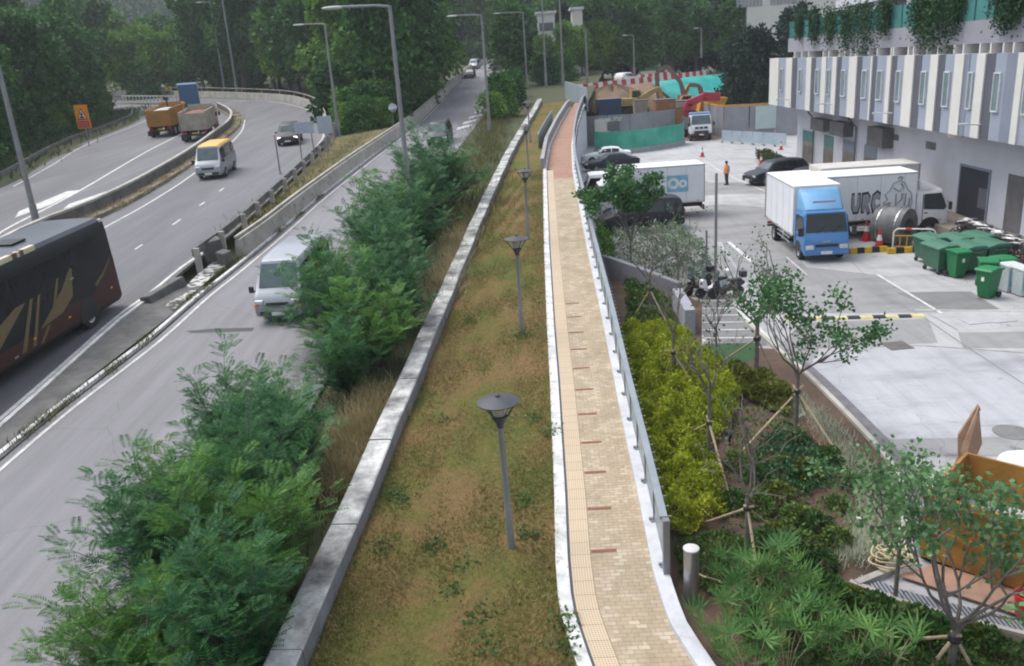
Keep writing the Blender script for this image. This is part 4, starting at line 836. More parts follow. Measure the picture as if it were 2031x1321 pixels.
def make_car(kind, label, cat, col, loc, rz, pitch=0.0, roof=None, group=None, sx=1.0, rear_detail=True, name=None, hl=None):
    L_, W_, ST = CARS[kind]; L_ *= sx; hw = W_/2
    t = empty(name or ('parked_car' if pitch == 0 else 'car'), label, cat, loc, rz, group, pitch)
    X = [s[0]*L_ for s in ST]
    def ring(s):
        x, w, zb, be, tp, rw = s; x *= L_; w *= hw; rw *= hw; rw = min(rw, w*0.97)
        h = [(w*.90, zb), (w*.985, zb+.12), (w*1.0, zb+(be-zb)*.55), (w*.975, be), (w*.975+(rw-w*.975)*.5, be+(tp-be)*.52), (rw, tp-(tp-be)*.10-.01), (rw*.86, tp)]
        return [(x, -a, z) for a, z in h]+[(x, 0, tp+.012)]+[(x, a, z) for a, z in reversed(h)]
    body = MB().loft([ring(s) for s in ST]).build('body', col, t, smooth_=True)
    def at(x):
        f = lambda k: float(np.interp(x, X, [s[k] for s in ST])); return f(1)*hw, f(3), f(4), min(f(5)*hw, f(1)*hw*.97)
    # glass: side panes slightly proud of the shell
    g0 = [s for s in ST if s[4]-s[3] > 0.3]; xa, xb = g0[0][0]*L_, g0[-1][0]*L_
    cuts = {'suv': [(.03, .28), (.31, .60), (.63, 1.0)], 'sedan': [(.02, .45), (.50, 1.0)], 'mpv': [(.03, .3), (.33, .64), (.67, 1.0)], 'van': [(.03, .32), (.35, .66), (.72, 1.0)]}[kind]
    for sd in (-1, 1):
        for c0, c1 in cuts:
            pts = []
            lo = [(xa+(xb-xa)*u) for u in np.linspace(c0, c1, 5)]
            for x in lo: w, be, tp, rw = at(x); pts.append((x, sd*(w*.975+(rw-w*.975)*.10+.008), be+(tp-be)*.10+.01))
            if c1 == 1.0:  # windscreen pillar side: run the lower edge forward
                x = xb+(X[ST.index(g0[-1])+1]-xb)*.55; w, be, tp, rw = at(x); pts.append((x, sd*(w*.975-.0), be+.04))
            for x in reversed(lo): w, be, tp, rw = at(x); pts.append((x, sd*(w*.975+(rw-w*.975)*.82+.012), be+(tp-be)*.80))
            MB().add(pts, [tuple(range(len(pts)))]).build('side_window', M_glass, t)
    def screen(i0, i1, name, m, f0=.12, f1=.92):
        a, c = ST[i0], ST[i1]; xs = []
        for f in (f0, f1):
            x = (a[0]+(c[0]-a[0])*f)*L_; w, be, tp, rw = at(x); z = a[4]+(c[4]-a[4])*f; hwid = (a[5]+(c[5]-a[5])*f)*hw*.86; xs.append((x, hwid, z))
        n = Vector((-(c[4]-a[4]), 0, (c[0]-a[0])*L_)); n = n.normalized() if n.z > 0 else -n.normalized(); n *= .014
        (x0, w0, z0), (x1, w1, z1) = xs
        MB().add([(x0+n.x, -w0, z0+n.z), (x0+n.x, w0, z0+n.z), (x1+n.x, w1, z1+n.z), (x1+n.x, -w1, z1+n.z)], [(0, 1, 2, 3)]).build(name, m, t)
    iw = ST.index(g0[-1]); screen(iw+1, iw, 'windscreen', M_wsc); screen(0 if kind != 'sedan' else 2, ST.index(g0[0])+(1 if kind != 'sedan' else 0), 'rear_window', M_glass, .45 if kind != 'sedan' else .12, .9)
    # wheels and arches
    r = {'suv': .36, 'sedan': .33, 'mpv': .33, 'van': .33}[kind]
    for x in (-.30*L_ if kind != 'van' else -.27*L_, .31*L_ if kind != 'van' else .28*L_):
        for sd in (-1, 1):
            w = at(x)[0]; n = 12; pts = [(x+r*1.17*math.cos(PI*k/n), r*0.9+r*1.17*math.sin(PI*k/n)) for k in range(n+1)]+[(x-r*1.17, .22), (x+r*1.17, .22)]
            MB().prism(pts, 'y', sd*(w-.2), sd*(w+.006)).build('wheel_arch', M_blk, t)
            wheel(t, x, sd*(w-.09), r)
    xf, xr_ = X[-1], X[0]; zf = ST[-2][3]
    bp = MB(); bp.cbox((xf-.02, 0, ST[-1][2]+.06), (.10, W_*.74, .16)); bp.build('front_bumper', M_blk, t, bevel=.03)
    gz = .62 if kind != 'van' else .78
    MB().cbox((xf-.015, 0, gz-.02), (.06, W_*.44, .14)).build('grille', M_blk, t)
    for sd in (-1, 1):
        MB().cbox((X[-2]-.03, sd*W_*.36, gz+.08), (.20, W_*.17, .14), 0, None).build('headlight', hl or M_head, t, bevel=.03)
        MB().cbox((X[0]+.05, sd*W_*.40, .92 if kind != 'sedan' else .82), (.12, W_*.10, .28 if kind in ('mpv', 'van', 'suv') else .14)).build('tail_light', M_tail, t, bevel=.02)
        xm = X[iw+1]-.25 if kind != 'van' else X[iw+1]-.12; MB().cbox((xm, sd*(hw+.10), 1.06 if kind != 'van' else 1.22), (.10, .18, .13 if kind != 'van' else .24)).box(xm-.03, xm+.03, min(sd*hw*.95, sd*(hw+.05)), max(sd*hw*.95, sd*(hw+.05)), 1.0 if kind != 'van' else 1.12, 1.04 if kind != 'van' else 1.17).build('mirror', M_blk, t, bevel=.03)
        for xd in (-.06*L_, .12*L_): MB().cbox((xd, sd*(at(xd)[0]+.012), ST[5][3]-.12), (.18, .03, .03)).build('handle', M_rim if kind != 'van' else M_blk, t)
    MB().cbox((xf+.035, 0, .42), (.02, .5, .13)).build('number_plate', M_plw, t); MB().cbox((xr_-.01, 0, .72), (.02, .5, .13)).build('number_plate', M_ply, t)
    if roof: 
        rg = [s for s in ST if s[4]-s[3] > 0.45]; vs = []
        rings = []
        for s in rg:
            rw = min(s[5]*hw, s[1]*hw*.97); rings.append([(s[0]*L_, y, z) for y, z in ((-rw*1.005, s[4]-(s[4]-s[3])*.1), (-rw*.86, s[4]+.012), (0, s[4]+.026), (rw*.86, s[4]+.012), (rw*1.005, s[4]-(s[4]-s[3])*.1))])
        MB().loft(rings, closed=False).build('roof', roof, t, smooth_=True)
    return t
def cabover(t, col, W_=2.1, x0=0.0, Lc=1.75, z0=0.45, z1=2.25, fair=None, fairz=3.0, hl=True, big=False):
    """forward-control lorry cab; its front is at x0+Lc"""
    hw = W_/2; xf = x0+Lc
    ST = [(x0, .98, z0, z1-.05, .93), (x0+.1, 1, z0, z1, .93), (x0+Lc*.62, 1, z0, z1+.02, .92), (x0+Lc*.78, 1, z0-.05, z1-.03, .90), (xf-.12, .985, z0-.08, z0+(z1-z0)*.47, .95), (xf-.03, .96, z0-.06, z0+(z1-z0)*.40, .93), (xf, .92, z0, z0+.25, .90)]
    rings = []
    for x, w, zb, tp, rw in ST:
        w *= hw; rw *= hw; h = [(w*.96, zb), (w, zb+.1), (w, zb+(tp-zb)*.5), (rw+(w-rw)*.4, tp-(tp-zb)*.08), (rw*.93, tp)]
        rings.append([(x, -a, z) for a, z in h]+[(x, a, z) for a, z in reversed(h)])
    MB().loft(rings).build('cab', col, t, smooth_=True)
    zc = z0+(z1-z0)*.47; a = (x0+Lc*.78, z1-.03); c = (xf-.12, zc)
    P = lambda f: (a[0]+(c[0]-a[0])*f, a[1]+(c[1]-a[1])*f)
    (xa, za), (xb, zb) = P(.06), P(.95); d = Vector((-(c[1]-a[1]), c[0]-a[0])).normalized()*.015
    MB().add([(xa+d.x, -hw*.82, za+d.y), (xa+d.x, hw*.82, za+d.y), (xb+d.x, hw*.92, zb+d.y), (xb+d.x, -hw*.92, zb+d.y)], [(0, 1, 2, 3)]).build('windscreen', M_glass if not big else M_wsc, t)
    for sd in (-1, 1):
        pts = [(x0+Lc*.22, sd*(hw*.97+.02), z1-.22), (x0+Lc*.74, sd*(hw*.965+.02), z1-.2), (x0+Lc*.92, sd*(hw+.012), zc+.06), (x0+Lc*.86, sd*(hw+.012), zc-.1), (x0+Lc*.22, sd*(hw+.012), zc-.02)]
        MB().add(pts, [tuple(range(5))]).build('side_window', M_glass, t)
        MB().cbox((xf-.04, sd*hw*.74, z0+.23), (.14, hw*.36, .2)).build('headlight', M_head, t, bevel=.03)
        MB().cbox((xf-.02, sd*(hw+.17), zc+.12), (.1, .2, .38)).tube([(xf-.1, sd*hw*.97, zc+.3), (xf-.02, sd*(hw+.14), zc+.28)], .02, 6).build('mirror', M_blk, t, bevel=.02)
        MB().cbox((x0+Lc*.3, sd*(hw+.012), zc-.22), (.16, .03, .05)).build('handle', M_blk, t)
        n = 12; r = .44; xx = x0+Lc*.45; pts = [(xx+r*1.15*math.cos(PI*k/n), .42+r*1.1*math.sin(PI*k/n)) for k in range(n+1)]
        MB().prism(pts, 'y', sd*(hw-.3), sd*(hw+.006)).build('wheel_arch', M_blk, t)
    MB().cbox((xf-.06, 0, z0-.02), (.2, W_*.98, .24)).build('bumper', col if not big else M_blk, t, bevel=.04)
    MB().cbox((xf+.0, 0, z0+.30), (.05, W_*.5, .13)).build('grille', M_blk, t)
    MB().cbox((xf+.055, 0, z0-.02), (.02, .5, .13)).build('number_plate', M_plw, t)
    if fair:
        hf = hw*.93; MB().loft([[(x0+.12, -hf, z1-.02), (x0+.12, -hf*.98, fairz-.1), (x0+.12, -hf*.9, fairz), (x0+.12, hf*.9, fairz), (x0+.12, hf*.98, fairz-.1), (x0+.12, hf, z1-.02)], [(x0+.5, -hf, z1-.02), (x0+.5, -hf*.95, fairz-.3), (x0+.5, -hf*.85, fairz-.16), (x0+.5, hf*.85, fairz-.16), (x0+.5, hf*.95, fairz-.3), (x0+.5, hf, z1-.02)], [(x0+Lc*.66, -hf*.92, z1), (x0+Lc*.66, -hf*.86, z1+.05), (x0+Lc*.66, -hf*.8, z1+.08), (x0+Lc*.66, hf*.8, z1+.08), (x0+Lc*.66, hf*.86, z1+.05), (x0+Lc*.66, hf*.92, z1)]]).build('roof_fairing', fair, t, smooth_=True)
def lorry(label, loc, rz, cabcol, boxcol, Lb=4.6, Wb=2.2, zb1=3.25, fair=None, group=None, pitch=0.0, cabW=2.05, name='box_lorry', box=True, z1=2.3, roofcol=None, fz=None, Lc=1.75):
    """box lorry; local origin on the ground under the front of the box; cab ahead of it, box behind"""
    t = empty(name, label, 'lorry', loc, rz, group, pitch)
    cabover(t, cabcol, cabW, 0.08, Lc, .5, z1, fair, fz or zb1-.1)
    ch = MB()
    for sd in (-1, 1): ch.box(-Lb, 1.2, sd*.42-.05, sd*.42+.05, .55, .78)
    ch.box(-Lb+.3, -Lb+.4, -.42, .42, .56, .77).box(-2.3, -1.4, .5, .95, .42, .8).box(-1.9, -1.2, -.95, -.5, .42, .8)
    ch.build('chassis', M_blk, t)
    for sd in (-1, 1):
        wheel(t, .87, sd*(cabW/2-.14), .40, .24, True); wheel(t, -Lb*.68, sd*(Wb/2-.18), .40, .34, True)
        MB().cbox((-Lb*.68, sd*(Wb/2-.18), .86), (1.0, .36, .03)).build('mudguard', M_blk, t)
    for sd in (-1, 1):
        hw_ = cabW/2; MB().box(.08+Lc*.18, .08+Lc*.2, sd*hw_-.012 if sd > 0 else sd*hw_-.014, sd*hw_+.014 if sd > 0 else sd*hw_+.012, .75, z1-.25).box(.08+Lc*.2, .08+Lc*.8, sd*hw_-.012 if sd > 0 else sd*hw_-.014, sd*hw_+.014 if sd > 0 else sd*hw_+.012, .74, .76).build('door_seam', M_blk, t)
        MB().tube([(-.5, sd*Wb*.48, .52), (-Lb*.68+.75, sd*Wb*.48, .52)], .03, 6).tube([(-.5, sd*Wb*.48, .74), (-Lb*.68+.75, sd*Wb*.48, .74)], .03, 6).tube([(-.9, sd*Wb*.48, .5), (-.9, sd*Wb*.44, .96)], .025, 6).tube([(-2.4, sd*Wb*.48, .5), (-2.4, sd*Wb*.44, .96)], .025, 6).build('side_guard', M_rim, t)
        for k in range(3): MB().cbox((-.4-k*(Lb-.8)/2, sd*(Wb/2+.012), 1.02), (.1, .02, .05)).build('side_marker', M_amber, t)
    wp = MB()
    for y in (-.45, .25): wp.tube([(.08+Lc*.985, y, z1*.55+.12), (.08+Lc*.93, y+.42, z1*.55+.42)], .014, 5)
    wp.build('wipers', M_blk, t); MB().cbox((.08+Lc+.0, 0, .98), (.03, .36, .06)).build('badge_bar', M_rim, t)
    if box:
        bx = MB().box(-Lb, 0, -Wb/2, Wb/2, .95, zb1).build('cargo_box', boxcol, t, bevel=.03)
        tr = MB()
        for sd in (-1, 1):
            tr.box(-Lb-.01, .01, sd*Wb/2-.02, sd*Wb/2+.02, .90, .949).box(-Lb-.015, -Lb+.05, sd*Wb/2-.05, sd*Wb/2+.015, .96, zb1-.01)
        tr.build('box_trim', M_rim, bx); sm = MB()
        for x in np.arange(-Lb+1.1, -.3, 1.15): sm.box(x, x+.018, -Wb/2-.006, -Wb/2-.001, .98, zb1-.05).box(x, x+.018, Wb/2+.001, Wb/2+.006, .98, zb1-.05)
        sm.box(-Lb+.03, -.03, -Wb/2-.012, -Wb/2-.001, zb1-.10, zb1-.04).box(-Lb+.03, -.03, Wb/2+.001, Wb/2+.012, zb1-.10, zb1-.04)
        sm.build('seam', mat('seam_grey', (.42, .43, .44), None, 2, .6), bx)
        MB().box(-Lb-.03, -Lb-.001, -Wb/2+.08, -.01, 1.0, zb1-.1).box(-Lb-.03, -Lb-.001, .01, Wb/2-.08, 1.0, zb1-.1).build('rear_door', boxcol, t)
        if roofcol: MB().box(-Lb+.02, -.02, -Wb/2+.02, Wb/2-.02, zb1+.002, zb1+.03).build('box_roof', roofcol, t)
    for sd in (-1, 1): MB().cbox((-Lb+.0, sd*.8, .62), (.06, .35, .12)).build('tail_light', M_tail, t)
    MB().box(-Lb-.04, -Lb+.06, -Wb/2+.1, Wb/2-.1, .42, .52).build('rear_bar', M_blk, t)
    return t
DN = math.atan(S0)
silver = mat('silver_paint', (0.34, 0.355, 0.38), (0.30, 0.315, 0.34), 1.2, 0.35, 0.45); blackp = paint('black_paint', (0.022, 0.024, 0.03)); navy = paint('dark_navy_paint', (0.02, 0.026, 0.04)); whitep = paint('white_paint', (0.72, 0.73, 0.74), .45); bluep = paint('blue_paint', (0.085, 0.22, 0.47)); orangep = paint('orange_paint', (0.62, 0.28, 0.04), .5); greyp = paint('grey_paint', (0.04, 0.045, 0.055)); lbluep = paint('light_blue_paint', (0.17, 0.37, 0.6), .4)
M_lit = bpy.data.materials.new('headlamp_lit'); M_lit.use_nodes = True; e = M_lit.node_tree.nodes['Principled BSDF']; e.inputs['Emission Color'].default_value = (1, 0.96, 0.85, 1); e.inputs['Emission Strength'].default_value = 1.6; e.inputs['Base Color'].default_value = (.8, .8, .8, 1)
def fwd(rz): return np.array([math.cos(rz), math.sin(rz), 0])
def onroad(px, py, rz, Ln, hi=False, downhill=True):
    p = (R(px, py) if hi else L(px, py)); c = p-fwd(rz)*Ln/2; c[2] = (zr(c[1]) if hi else zl(c[1]))+0.01; return tuple(c)
# moving traffic
rz = rad(-92); t = make_car('van', 'silver minibus van with a black lower bumper driving past the fern-leaved shrubs', 'van', silver, onroad(557, 643, rz, 4.84), rz, DN, name='van')
for sd in (-1, 1): MB().cbox((2.39, sd*.80, .72), (.08, .12, .1)).build('indicator', M_amber, t)
MB().cbox((2.40, 0, .80), (.05, .95, .03)).cbox((2.41, 0, .71), (.05, .95, .03)).build('chrome_bar', M_rim, t)
rz = rad(-91); make_car('mpv', 'dark grey people carrier driving up behind the tall shrub', 'car', greyp, onroad(868, 291, rz, 4.9), rz, DN)
rz = rad(-92); make_car('sedan', 'tiny dark saloon car far up the middle carriageway', 'car', navy, onroad(930, 156, rz, 4.75), rz, DN)
rz = rad(-96); make_car('mpv', 'tiny pale car at the far curve of the middle carriageway', 'car', silver, onroad(938, 138, rz, 4.9), rz, DN)
rz = rad(-84.5); t = make_car('van', 'silver minivan with an orange-yellow roof on the dark carriageway', 'van', silver, onroad(416, 357, rz, 4.84, True), rz, DN, roof=paint('roof_yellow', (0.72, 0.40, 0.06)), name='van')
rz = rad(-80); make_car('suv', 'black off-roader with bright headlamps coming round the far bend', 'car', blackp, onroad(572, 290, rz, 4.7, True), rz, DN, hl=M_lit)
# coach
def coach():
    rz = rad(-93); c = np.array([-18.25, 26.1, 0]); c[2] = zr(26.1)+.03
    t = empty('coach', 'black touring coach with gold swooshes at the frame edge', 'coach', tuple(c), rz, None, DN)
    hw, H = 1.25, 3.45; M_cb = paint('coach_black', (0.014, 0.016, 0.018), .5); M_cr = paint('coach_maroon', (0.06, 0.024, 0.02), .5); M_gold = paint('coach_gold', (0.17, 0.125, 0.058), .4); M_roof = mat('coach_roof', (0.05, 0.062, 0.075), (0.04, 0.048, 0.06), .8, .35)
    rings = []
    for x, w, z0, z1 in ((-6, .93, .55, 3.25), (-5.93, .985, .42, 3.40), (-5.7, 1, .36, 3.45), (5.5, 1, .36, 3.45), (5.85, .98, .38, 3.40), (6, .92, .5, 3.1)):
        w *= hw; h = [(w*.97, z0), (w, z0+.12), (w, 1.6), (w*.985, 2.9), (w*.95, z1-.16), (w*.86, z1-.03)]
        rings.append([(x, -a, z) for a, z in h]+[(x, 0, z1)]+[(x, a, z) for a, z in reversed(h)])
    MB().loft(rings).build('body', M_cb, t, smooth_=True)
    rr = []
    for x, z1 in ((-5.9, 3.40), (-5.6, 3.45), (5.4, 3.45), (5.8, 3.41)): rr.append([(x, y*hw, z1+dz) for y, dz in ((-.94, -.135), (-.86, -.015), (0, .015), (.86, -.015), (.94, -.135))])
    MB().loft(rr, closed=False).build('roof', M_roof, t, smooth_=True)
    MB().box(1.6, 4.4, -.75, .75, 3.47, 3.68).build('air_unit', M_roof, t, bevel=.08); MB().box(-2.4, -1.6, -.4, .4, 3.465, 3.53).build('roof_hatch', M_cb, t, bevel=.03)
    g = mat('coach_pane', (0.008, 0.009, 0.010), (0.016, 0.017, 0.018), .7, .25, spec=.2)
    for k in range(6):
        a = -4.7+k*1.68
        for sd in (-1, 1): MB().add([(a, sd*(hw+.003), 1.72), (a+1.6, sd*(hw+.003), 1.72), (a+1.6, sd*(hw*.987+.004), 2.86), (a, sd*(hw*.987+.004), 2.86)], [(0, 1, 2, 3)]).build('side_window', g, t)
    y0 = hw+.004; low = MB(); sw = MB(); ln = MB()
    low.add([(-5.9, y0, .5), (5.5, y0, .5), (5.5, y0, .9), (2.5, y0, 1.0), (-.2, y0, .95), (-2.2, y0, 1.25), (-4.0, y0, 1.05), (-4.6, y0, 1.3), (-5.6, y0, 1.9), (-5.9, y0, 1.95)], [tuple(range(10))])
    low.build('maroon_skirt', M_cr, t)
    y1 = y0+.004
    def sweep_(pts): sw.add([(x, y1, z) for x, z in pts], [tuple(range(len(pts)))])
    sweep_([(2.8, .95), (1.3, 1.7), (.3, 1.98), (-.25, 1.98), (.5, 1.6), (1.5, 1.1), (2.6, .62), (5.4, .55), (5.4, 1.25)])
    sweep_([(-.5, 2.0), (-.68, 2.0), (.35, .6), (.6, .6)]); sweep_([(-.95, 2.0), (-1.1, 2.0), (-.2, .6), (0, .6)])
    sweep_([(-3.0, 2.3), (-3.15, 2.25), (-2.8, 1.4), (-2.0, 1.08), (-.6, .98), (-1.5, 1.4), (-2.3, 1.8)]); sweep_([(-2.15, 2.2), (-2.28, 2.2), (-1.65, 1.3), (-1.45, 1.3)]); sweep_([(-1.0, .95), (-1.2, .95), (-.6, .55), (-.4, .55)])
    sweep_([(-4.3, 1.38), (-5.0, 1.62), (-5.6, 1.95), (-5.75, 2.1), (-5.62, 1.9), (-5.0, 1.52), (-4.35, 1.26)])
    sw.build('livery_stripe', M_gold, t)
    MB().box(-1.6, .5, hw*.80, hw*.955, 3.30, 3.47).build('roof_sign', mat('cream_sign', (0.62, 0.56, 0.40), (0.5, 0.44, 0.3), 2, .6), t, bevel=.02)
    rsign = [k for k in kids(t) if k.name.startswith('roof_sign')][0]; MB().box(-.95, -.75, hw*.81, hw*.962, 3.31, 3.476).box(-.6, -.35, hw*.81, hw*.962, 3.31, 3.476).build('sign_marks', mat('sign_brown', (0.12, 0.08, 0.06), None, 2, .6), rsign)
    MB().cbox((-5.75, hw*.9, 3.32), (.18, .16, .1)).build('marker_lamp', M_head, t)
    for x in (-3.55, 3.9):
        for sd in (-1, 1):
            n = 14; r = .52; pts = [(x+r*1.2*math.cos(PI*k/n), .5+r*1.16*math.sin(PI*k/n)) for k in range(n+1)]+[(x-r*1.2, .34), (x+r*1.2, .34)]
            MB().prism(pts, 'y', sd*(hw-.4), sd*(hw+.012)).build('wheel_arch', M_blk, t); wheel(t, x, sd*(hw-.14), r, .3, True)
    for x in (-5.3, -2.3, -.2, 1.9, 4.8): MB().cbox((x, hw+.012, .82 if x > -5 else .95), (.13, .02, .06)).build('side_marker', M_amber, t)
    for x in (-3.0, .9): MB().cbox((x, hw+.012, .62 if x > 0 else 1.95), (.2, .02, .05)).build('fuel_flap', M_rim, t)
    t.scale = (1, 1, 1.09)
    for sd in (-1, 1): MB().cbox((-6.0, sd*.95, 1.1), (.05, .3, .5)).build('tail_light', M_tail, t)
    MB().box(-6.012, -5.95, -1.0, 1.0, 1.95, 2.95).build('rear_window', g, t)
coach()
# tipper lorries going away on the far carriageway
def tipper(label, px, py, rz, bodycol, Lb=5.2, Wb=2.45, zt=2.75, load=None, cab=whitep, tail=None, tarp=None, sag=True):
    c = R(px, py)+fwd(rz)*Lb; c[2] = zr(c[1])+.01
    t = empty('tipper_lorry', label, 'lorry', tuple(c), rz, 'lorries going away on the far carriageway', -DN)
    cabover(t, cab, 2.4, .15, 1.9, .7, 2.85, None, 3.0, big=True)
    ch = MB()
    for sd in (-1, 1): ch.box(-Lb+.1, 1.5, sd*.42-.07, sd*.42+.07, .7, 1.0)
    ch.build('chassis', M_blk, t)
    for x in (1.0, -Lb*.6, -Lb*.6-1.3):
        for sd in (-1, 1): wheel(t, x, sd*(1.05), .52, .4 if x < 0 else .28, True)
    b = MB(); hw = Wb/2; th = .09
    b.box(-Lb, 0, -hw, hw, 1.05, 1.2).box(-Lb, 0, -hw, -hw+th, 1.2, zt).box(-Lb, 0, hw-th, hw, 1.2, zt).box(-.1, 0, -hw+th, hw-th, 1.2, zt+.3)
    for x in np.arange(-Lb+.5, -.2, .8): b.box(x, x+.1, -hw-.06, -hw, 1.2, zt-.08).box(x, x+.1, hw, hw+.06, 1.2, zt-.08)
    b.build('tipping_body', bodycol, t)
    tg = MB().box(-Lb-.06, -Lb-.001, -hw+.02, hw-.02, 1.12, zt-.12)
    for z in np.arange(1.35, zt-.2, .3): tg.box(-Lb-.10, -Lb-.061, -hw+.02, hw-.02, z, z+.07)
    tg.build('tailgate', tail or bodycol, t)
    rings = []
    for k in range(7):
        x = -Lb+.1+(Lb-.25)*k/6; rings.append([(x, y*hw*.9, (zt-.35)+(.28 if load else .05)*math.cos(y*1.4)*math.sin(PI*(k+.6)/7.2)) for y in (-1, -.5, 0, .5, 1)])
    MB().loft(rings, closed=False).build('load', load or M_verge, t)
    MB().box(-Lb+.0, -Lb+.1, -hw+.1, hw-.1, .55, .72).build('rear_bar', M_blk, t)
    for sd in (-1, 1): MB().cbox((-Lb-.02, sd*.9, .86), (.06, .4, .16)).build('tail_light', M_tail, t); MB().cbox((-Lb-.3, sd*1.0, .45), (.03, .5, .5)).build('mud_flap', M_blk, t)
    MB().cbox((-Lb-.03, 0, .8), (.03, .5, .13)).build('number_plate', M_ply, t)
    return t
tyel = mat('tipper_orange', (0.42, 0.20, 0.03), (0.30, 0.14, 0.03), 1.3, .6, dirt=.3); tbei = mat('tipper_beige', (0.42, 0.38, 0.32), (0.3, 0.27, 0.22), 1.5, .7, dirt=.3)
t = tipper('orange tipper lorry with a pale cover over its load', 322, 272, rad(97), tyel, load=mat('load_cover', (0.5, 0.5, 0.48), (0.35, 0.35, 0.33), 2, .8), cab=orangep)
MB().tube([(-1.2, 0, 2.6), (-1.2, 0, 3.5), (-1.4, .15, 3.7)], .09, 8).cbox((-1.2, 0.05, 3.45), (.3, .5, .3)).build('grab_arm', M_blk, t, bevel=.05)  # small black grab arm standing up from the load, not a lamp
tipper('dusty beige tipper lorry with a reddish load behind the orange one', 390, 281, rad(101), tbei, load=mat('red_load', (0.25, 0.11, 0.07), (0.16, 0.08, 0.05), 3, .9), cab=paint('cab_pink', (0.4, 0.2, 0.2)))
c = R(381, 226); rz = rad(112); c = c+fwd(rz)*4.5; c[2] = zr(c[1])
lorry('lorry with a tall blue box back on the far bend', tuple(c), rz, whitep, paint('box_blue', (0.06, 0.13, 0.24), .6), 4.5, 2.4, 3.7, pitch=-DN, group='lorries going away on the far carriageway')

# parked vehicles on the yard
def on0(px, py): p = G(px, py); p[2] = .005; return p
M_box = mat('box_white', (0.74, 0.75, 0.77), (0.68, 0.69, 0.72), .5, .5, dirt=.12); M_boxr = mat('box_cream', (0.55, 0.53, 0.49), (0.48, 0.46, 0.43), .6, .6, dirt=.2)
# blue cab lorry facing the camera
rz = rad(-92); c = on0(1638, 521)-fwd(rz)*1.83; t = lorry('box lorry with a bright blue cab facing the camera', tuple(c), rz, bluep, M_box, 5.2, 2.15, 3.3, fair=lbluep, name='box_lorry')
MB().box(1.15, 1.17, -.5, .5, 2.66, 2.74).build('fairing_sign', mat('faded_red', (0.45, 0.25, 0.35)), t)
MB().box(1.34, 1.36, -.75, -.3, 1.42, 1.5).box(1.34, 1.36, .1, .6, 1.42, 1.5).build('dash_papers', M_wh, t)
MB().box(.86, .88, .5, .6, 1.95, 2.1).build('permit_sticker', M_plw, t)
# graffiti lorry, side on, facing right
rz = rad(-1); q = on0(1812, 468); t = lorry('white box lorry with grey graffiti on its side', (q[0], q[1]+1.1, .005), rz, whitep, M_box, 5.2, 2.2, 3.25, fair=whitep, cabW=2.05, fz=2.8, Lc=1.6)
bx = [k for k in kids(t) if k.name.startswith('cargo_box')][0]
def graffiti(par, yy):
    """bubble letters, outline and fill, on the near side of the box"""
    bk, gr = mat('spray_black', (0.03, 0.03, 0.035), None, 4, .8), mat('spray_silver', (0.33, 0.34, 0.36), (0.25, 0.26, 0.28), 3, .6)
    LET = {'U': [(0, 1), (.32, 1.02), (.34, .42), (.5, .3), (.64, .44), (.66, 1.02), (1, 1), (1.02, .35), (.8, 0), (.25, -.02), (0, .3)],
           'R': [(0, .02), (.02, 1), (.7, 1.05), (1, .8), (.95, .55), (.75, .45), (1.05, .0), (.72, -.08), (.45, .3), (.36, .0)],
           'C': [(1, .95), (.6, 1.1), (.1, .9), (-.05, .4), (.2, -.02), (.7, -.1), (1.05, .15), (.95, .42), (.6, .3), (.36, .5), (.5, .72), (.92, .62)]}
    b = MB()
    def lay(pts, x, z, w, h, d, mi, gro):
        cx_ = sum(p[0] for p in pts)/len(pts); cz_ = sum(p[1] for p in pts)/len(pts)
        Q = [(x+w*(cx_+(p[0]-cx_)*gro), z+h*(cz_+(p[1]-cz_)*gro)) for p in pts]; b.prism(Q, 'y', yy-d, yy, mi)
    x = -3.2
    for ch in 'URC': lay(LET[ch], x, 1.3, .46, 1.05, .004, 1, 1.0); lay(LET[ch], x, 1.3, .46, 1.05, .007, 0, .80); x += .49
    lt = MB()
    pl = [(-2.2, 2.35), (-1.9, 2.75), (-1.5, 2.85), (-1.1, 2.7), (-.9, 2.4), (-.62, 2.2), (-.5, 1.75), (-.6, 1.4), (-.95, 1.3), (-1.2, 1.5), (-1.5, 1.3), (-1.8, 1.5), (-2.1, 1.3), (-2.5, 1.45), (-2.55, 1.8), (-2.3, 1.9), (-2.5, 2.2)]
    sq = lambda x_: -.2+(x_+.5)*.68
    lt.tube([(sq(x_), yy-.004, z_) for x_, z_ in pl+[pl[0]]], .034, 4)
    for q in ([(-2.4, 1.7), (-2.1, 1.8), (-2.2, 1.45)], [(-1.9, 2.5), (-1.5, 2.3), (-1.2, 2.5), (-1.4, 2.7)], [(-1.7, 2.2), (-1.7, 1.6), (-1.3, 1.9), (-1.25, 2.2)], [(-1.0, 2.2), (-1.05, 1.6), (-.75, 1.5), (-.7, 1.95)], [(-1.65, 2.95), (-1.5, 3.05), (-1.3, 3.0), (-1.4, 2.88)]): lt.tube([(sq(x_), yy-.004, z_) for x_, z_ in q], .05, 4)
    b.build('graffiti', [gr, bk], par); lt.build('graffiti_lines', gr, par)
graffiti(bx, -1.107)
# white lorry behind it facing left, only its roof and upper side show
rz = rad(178); q = G(1640, 372, 2.0); t = lorry('white box lorry with a cream roof, parked behind the graffiti one', (15.6, 46.3, .005), rz, whitep, M_boxr, 5.2, 2.2, 3.15, fair=whitep, roofcol=M_boxr, fz=2.6, Lc=1.6)
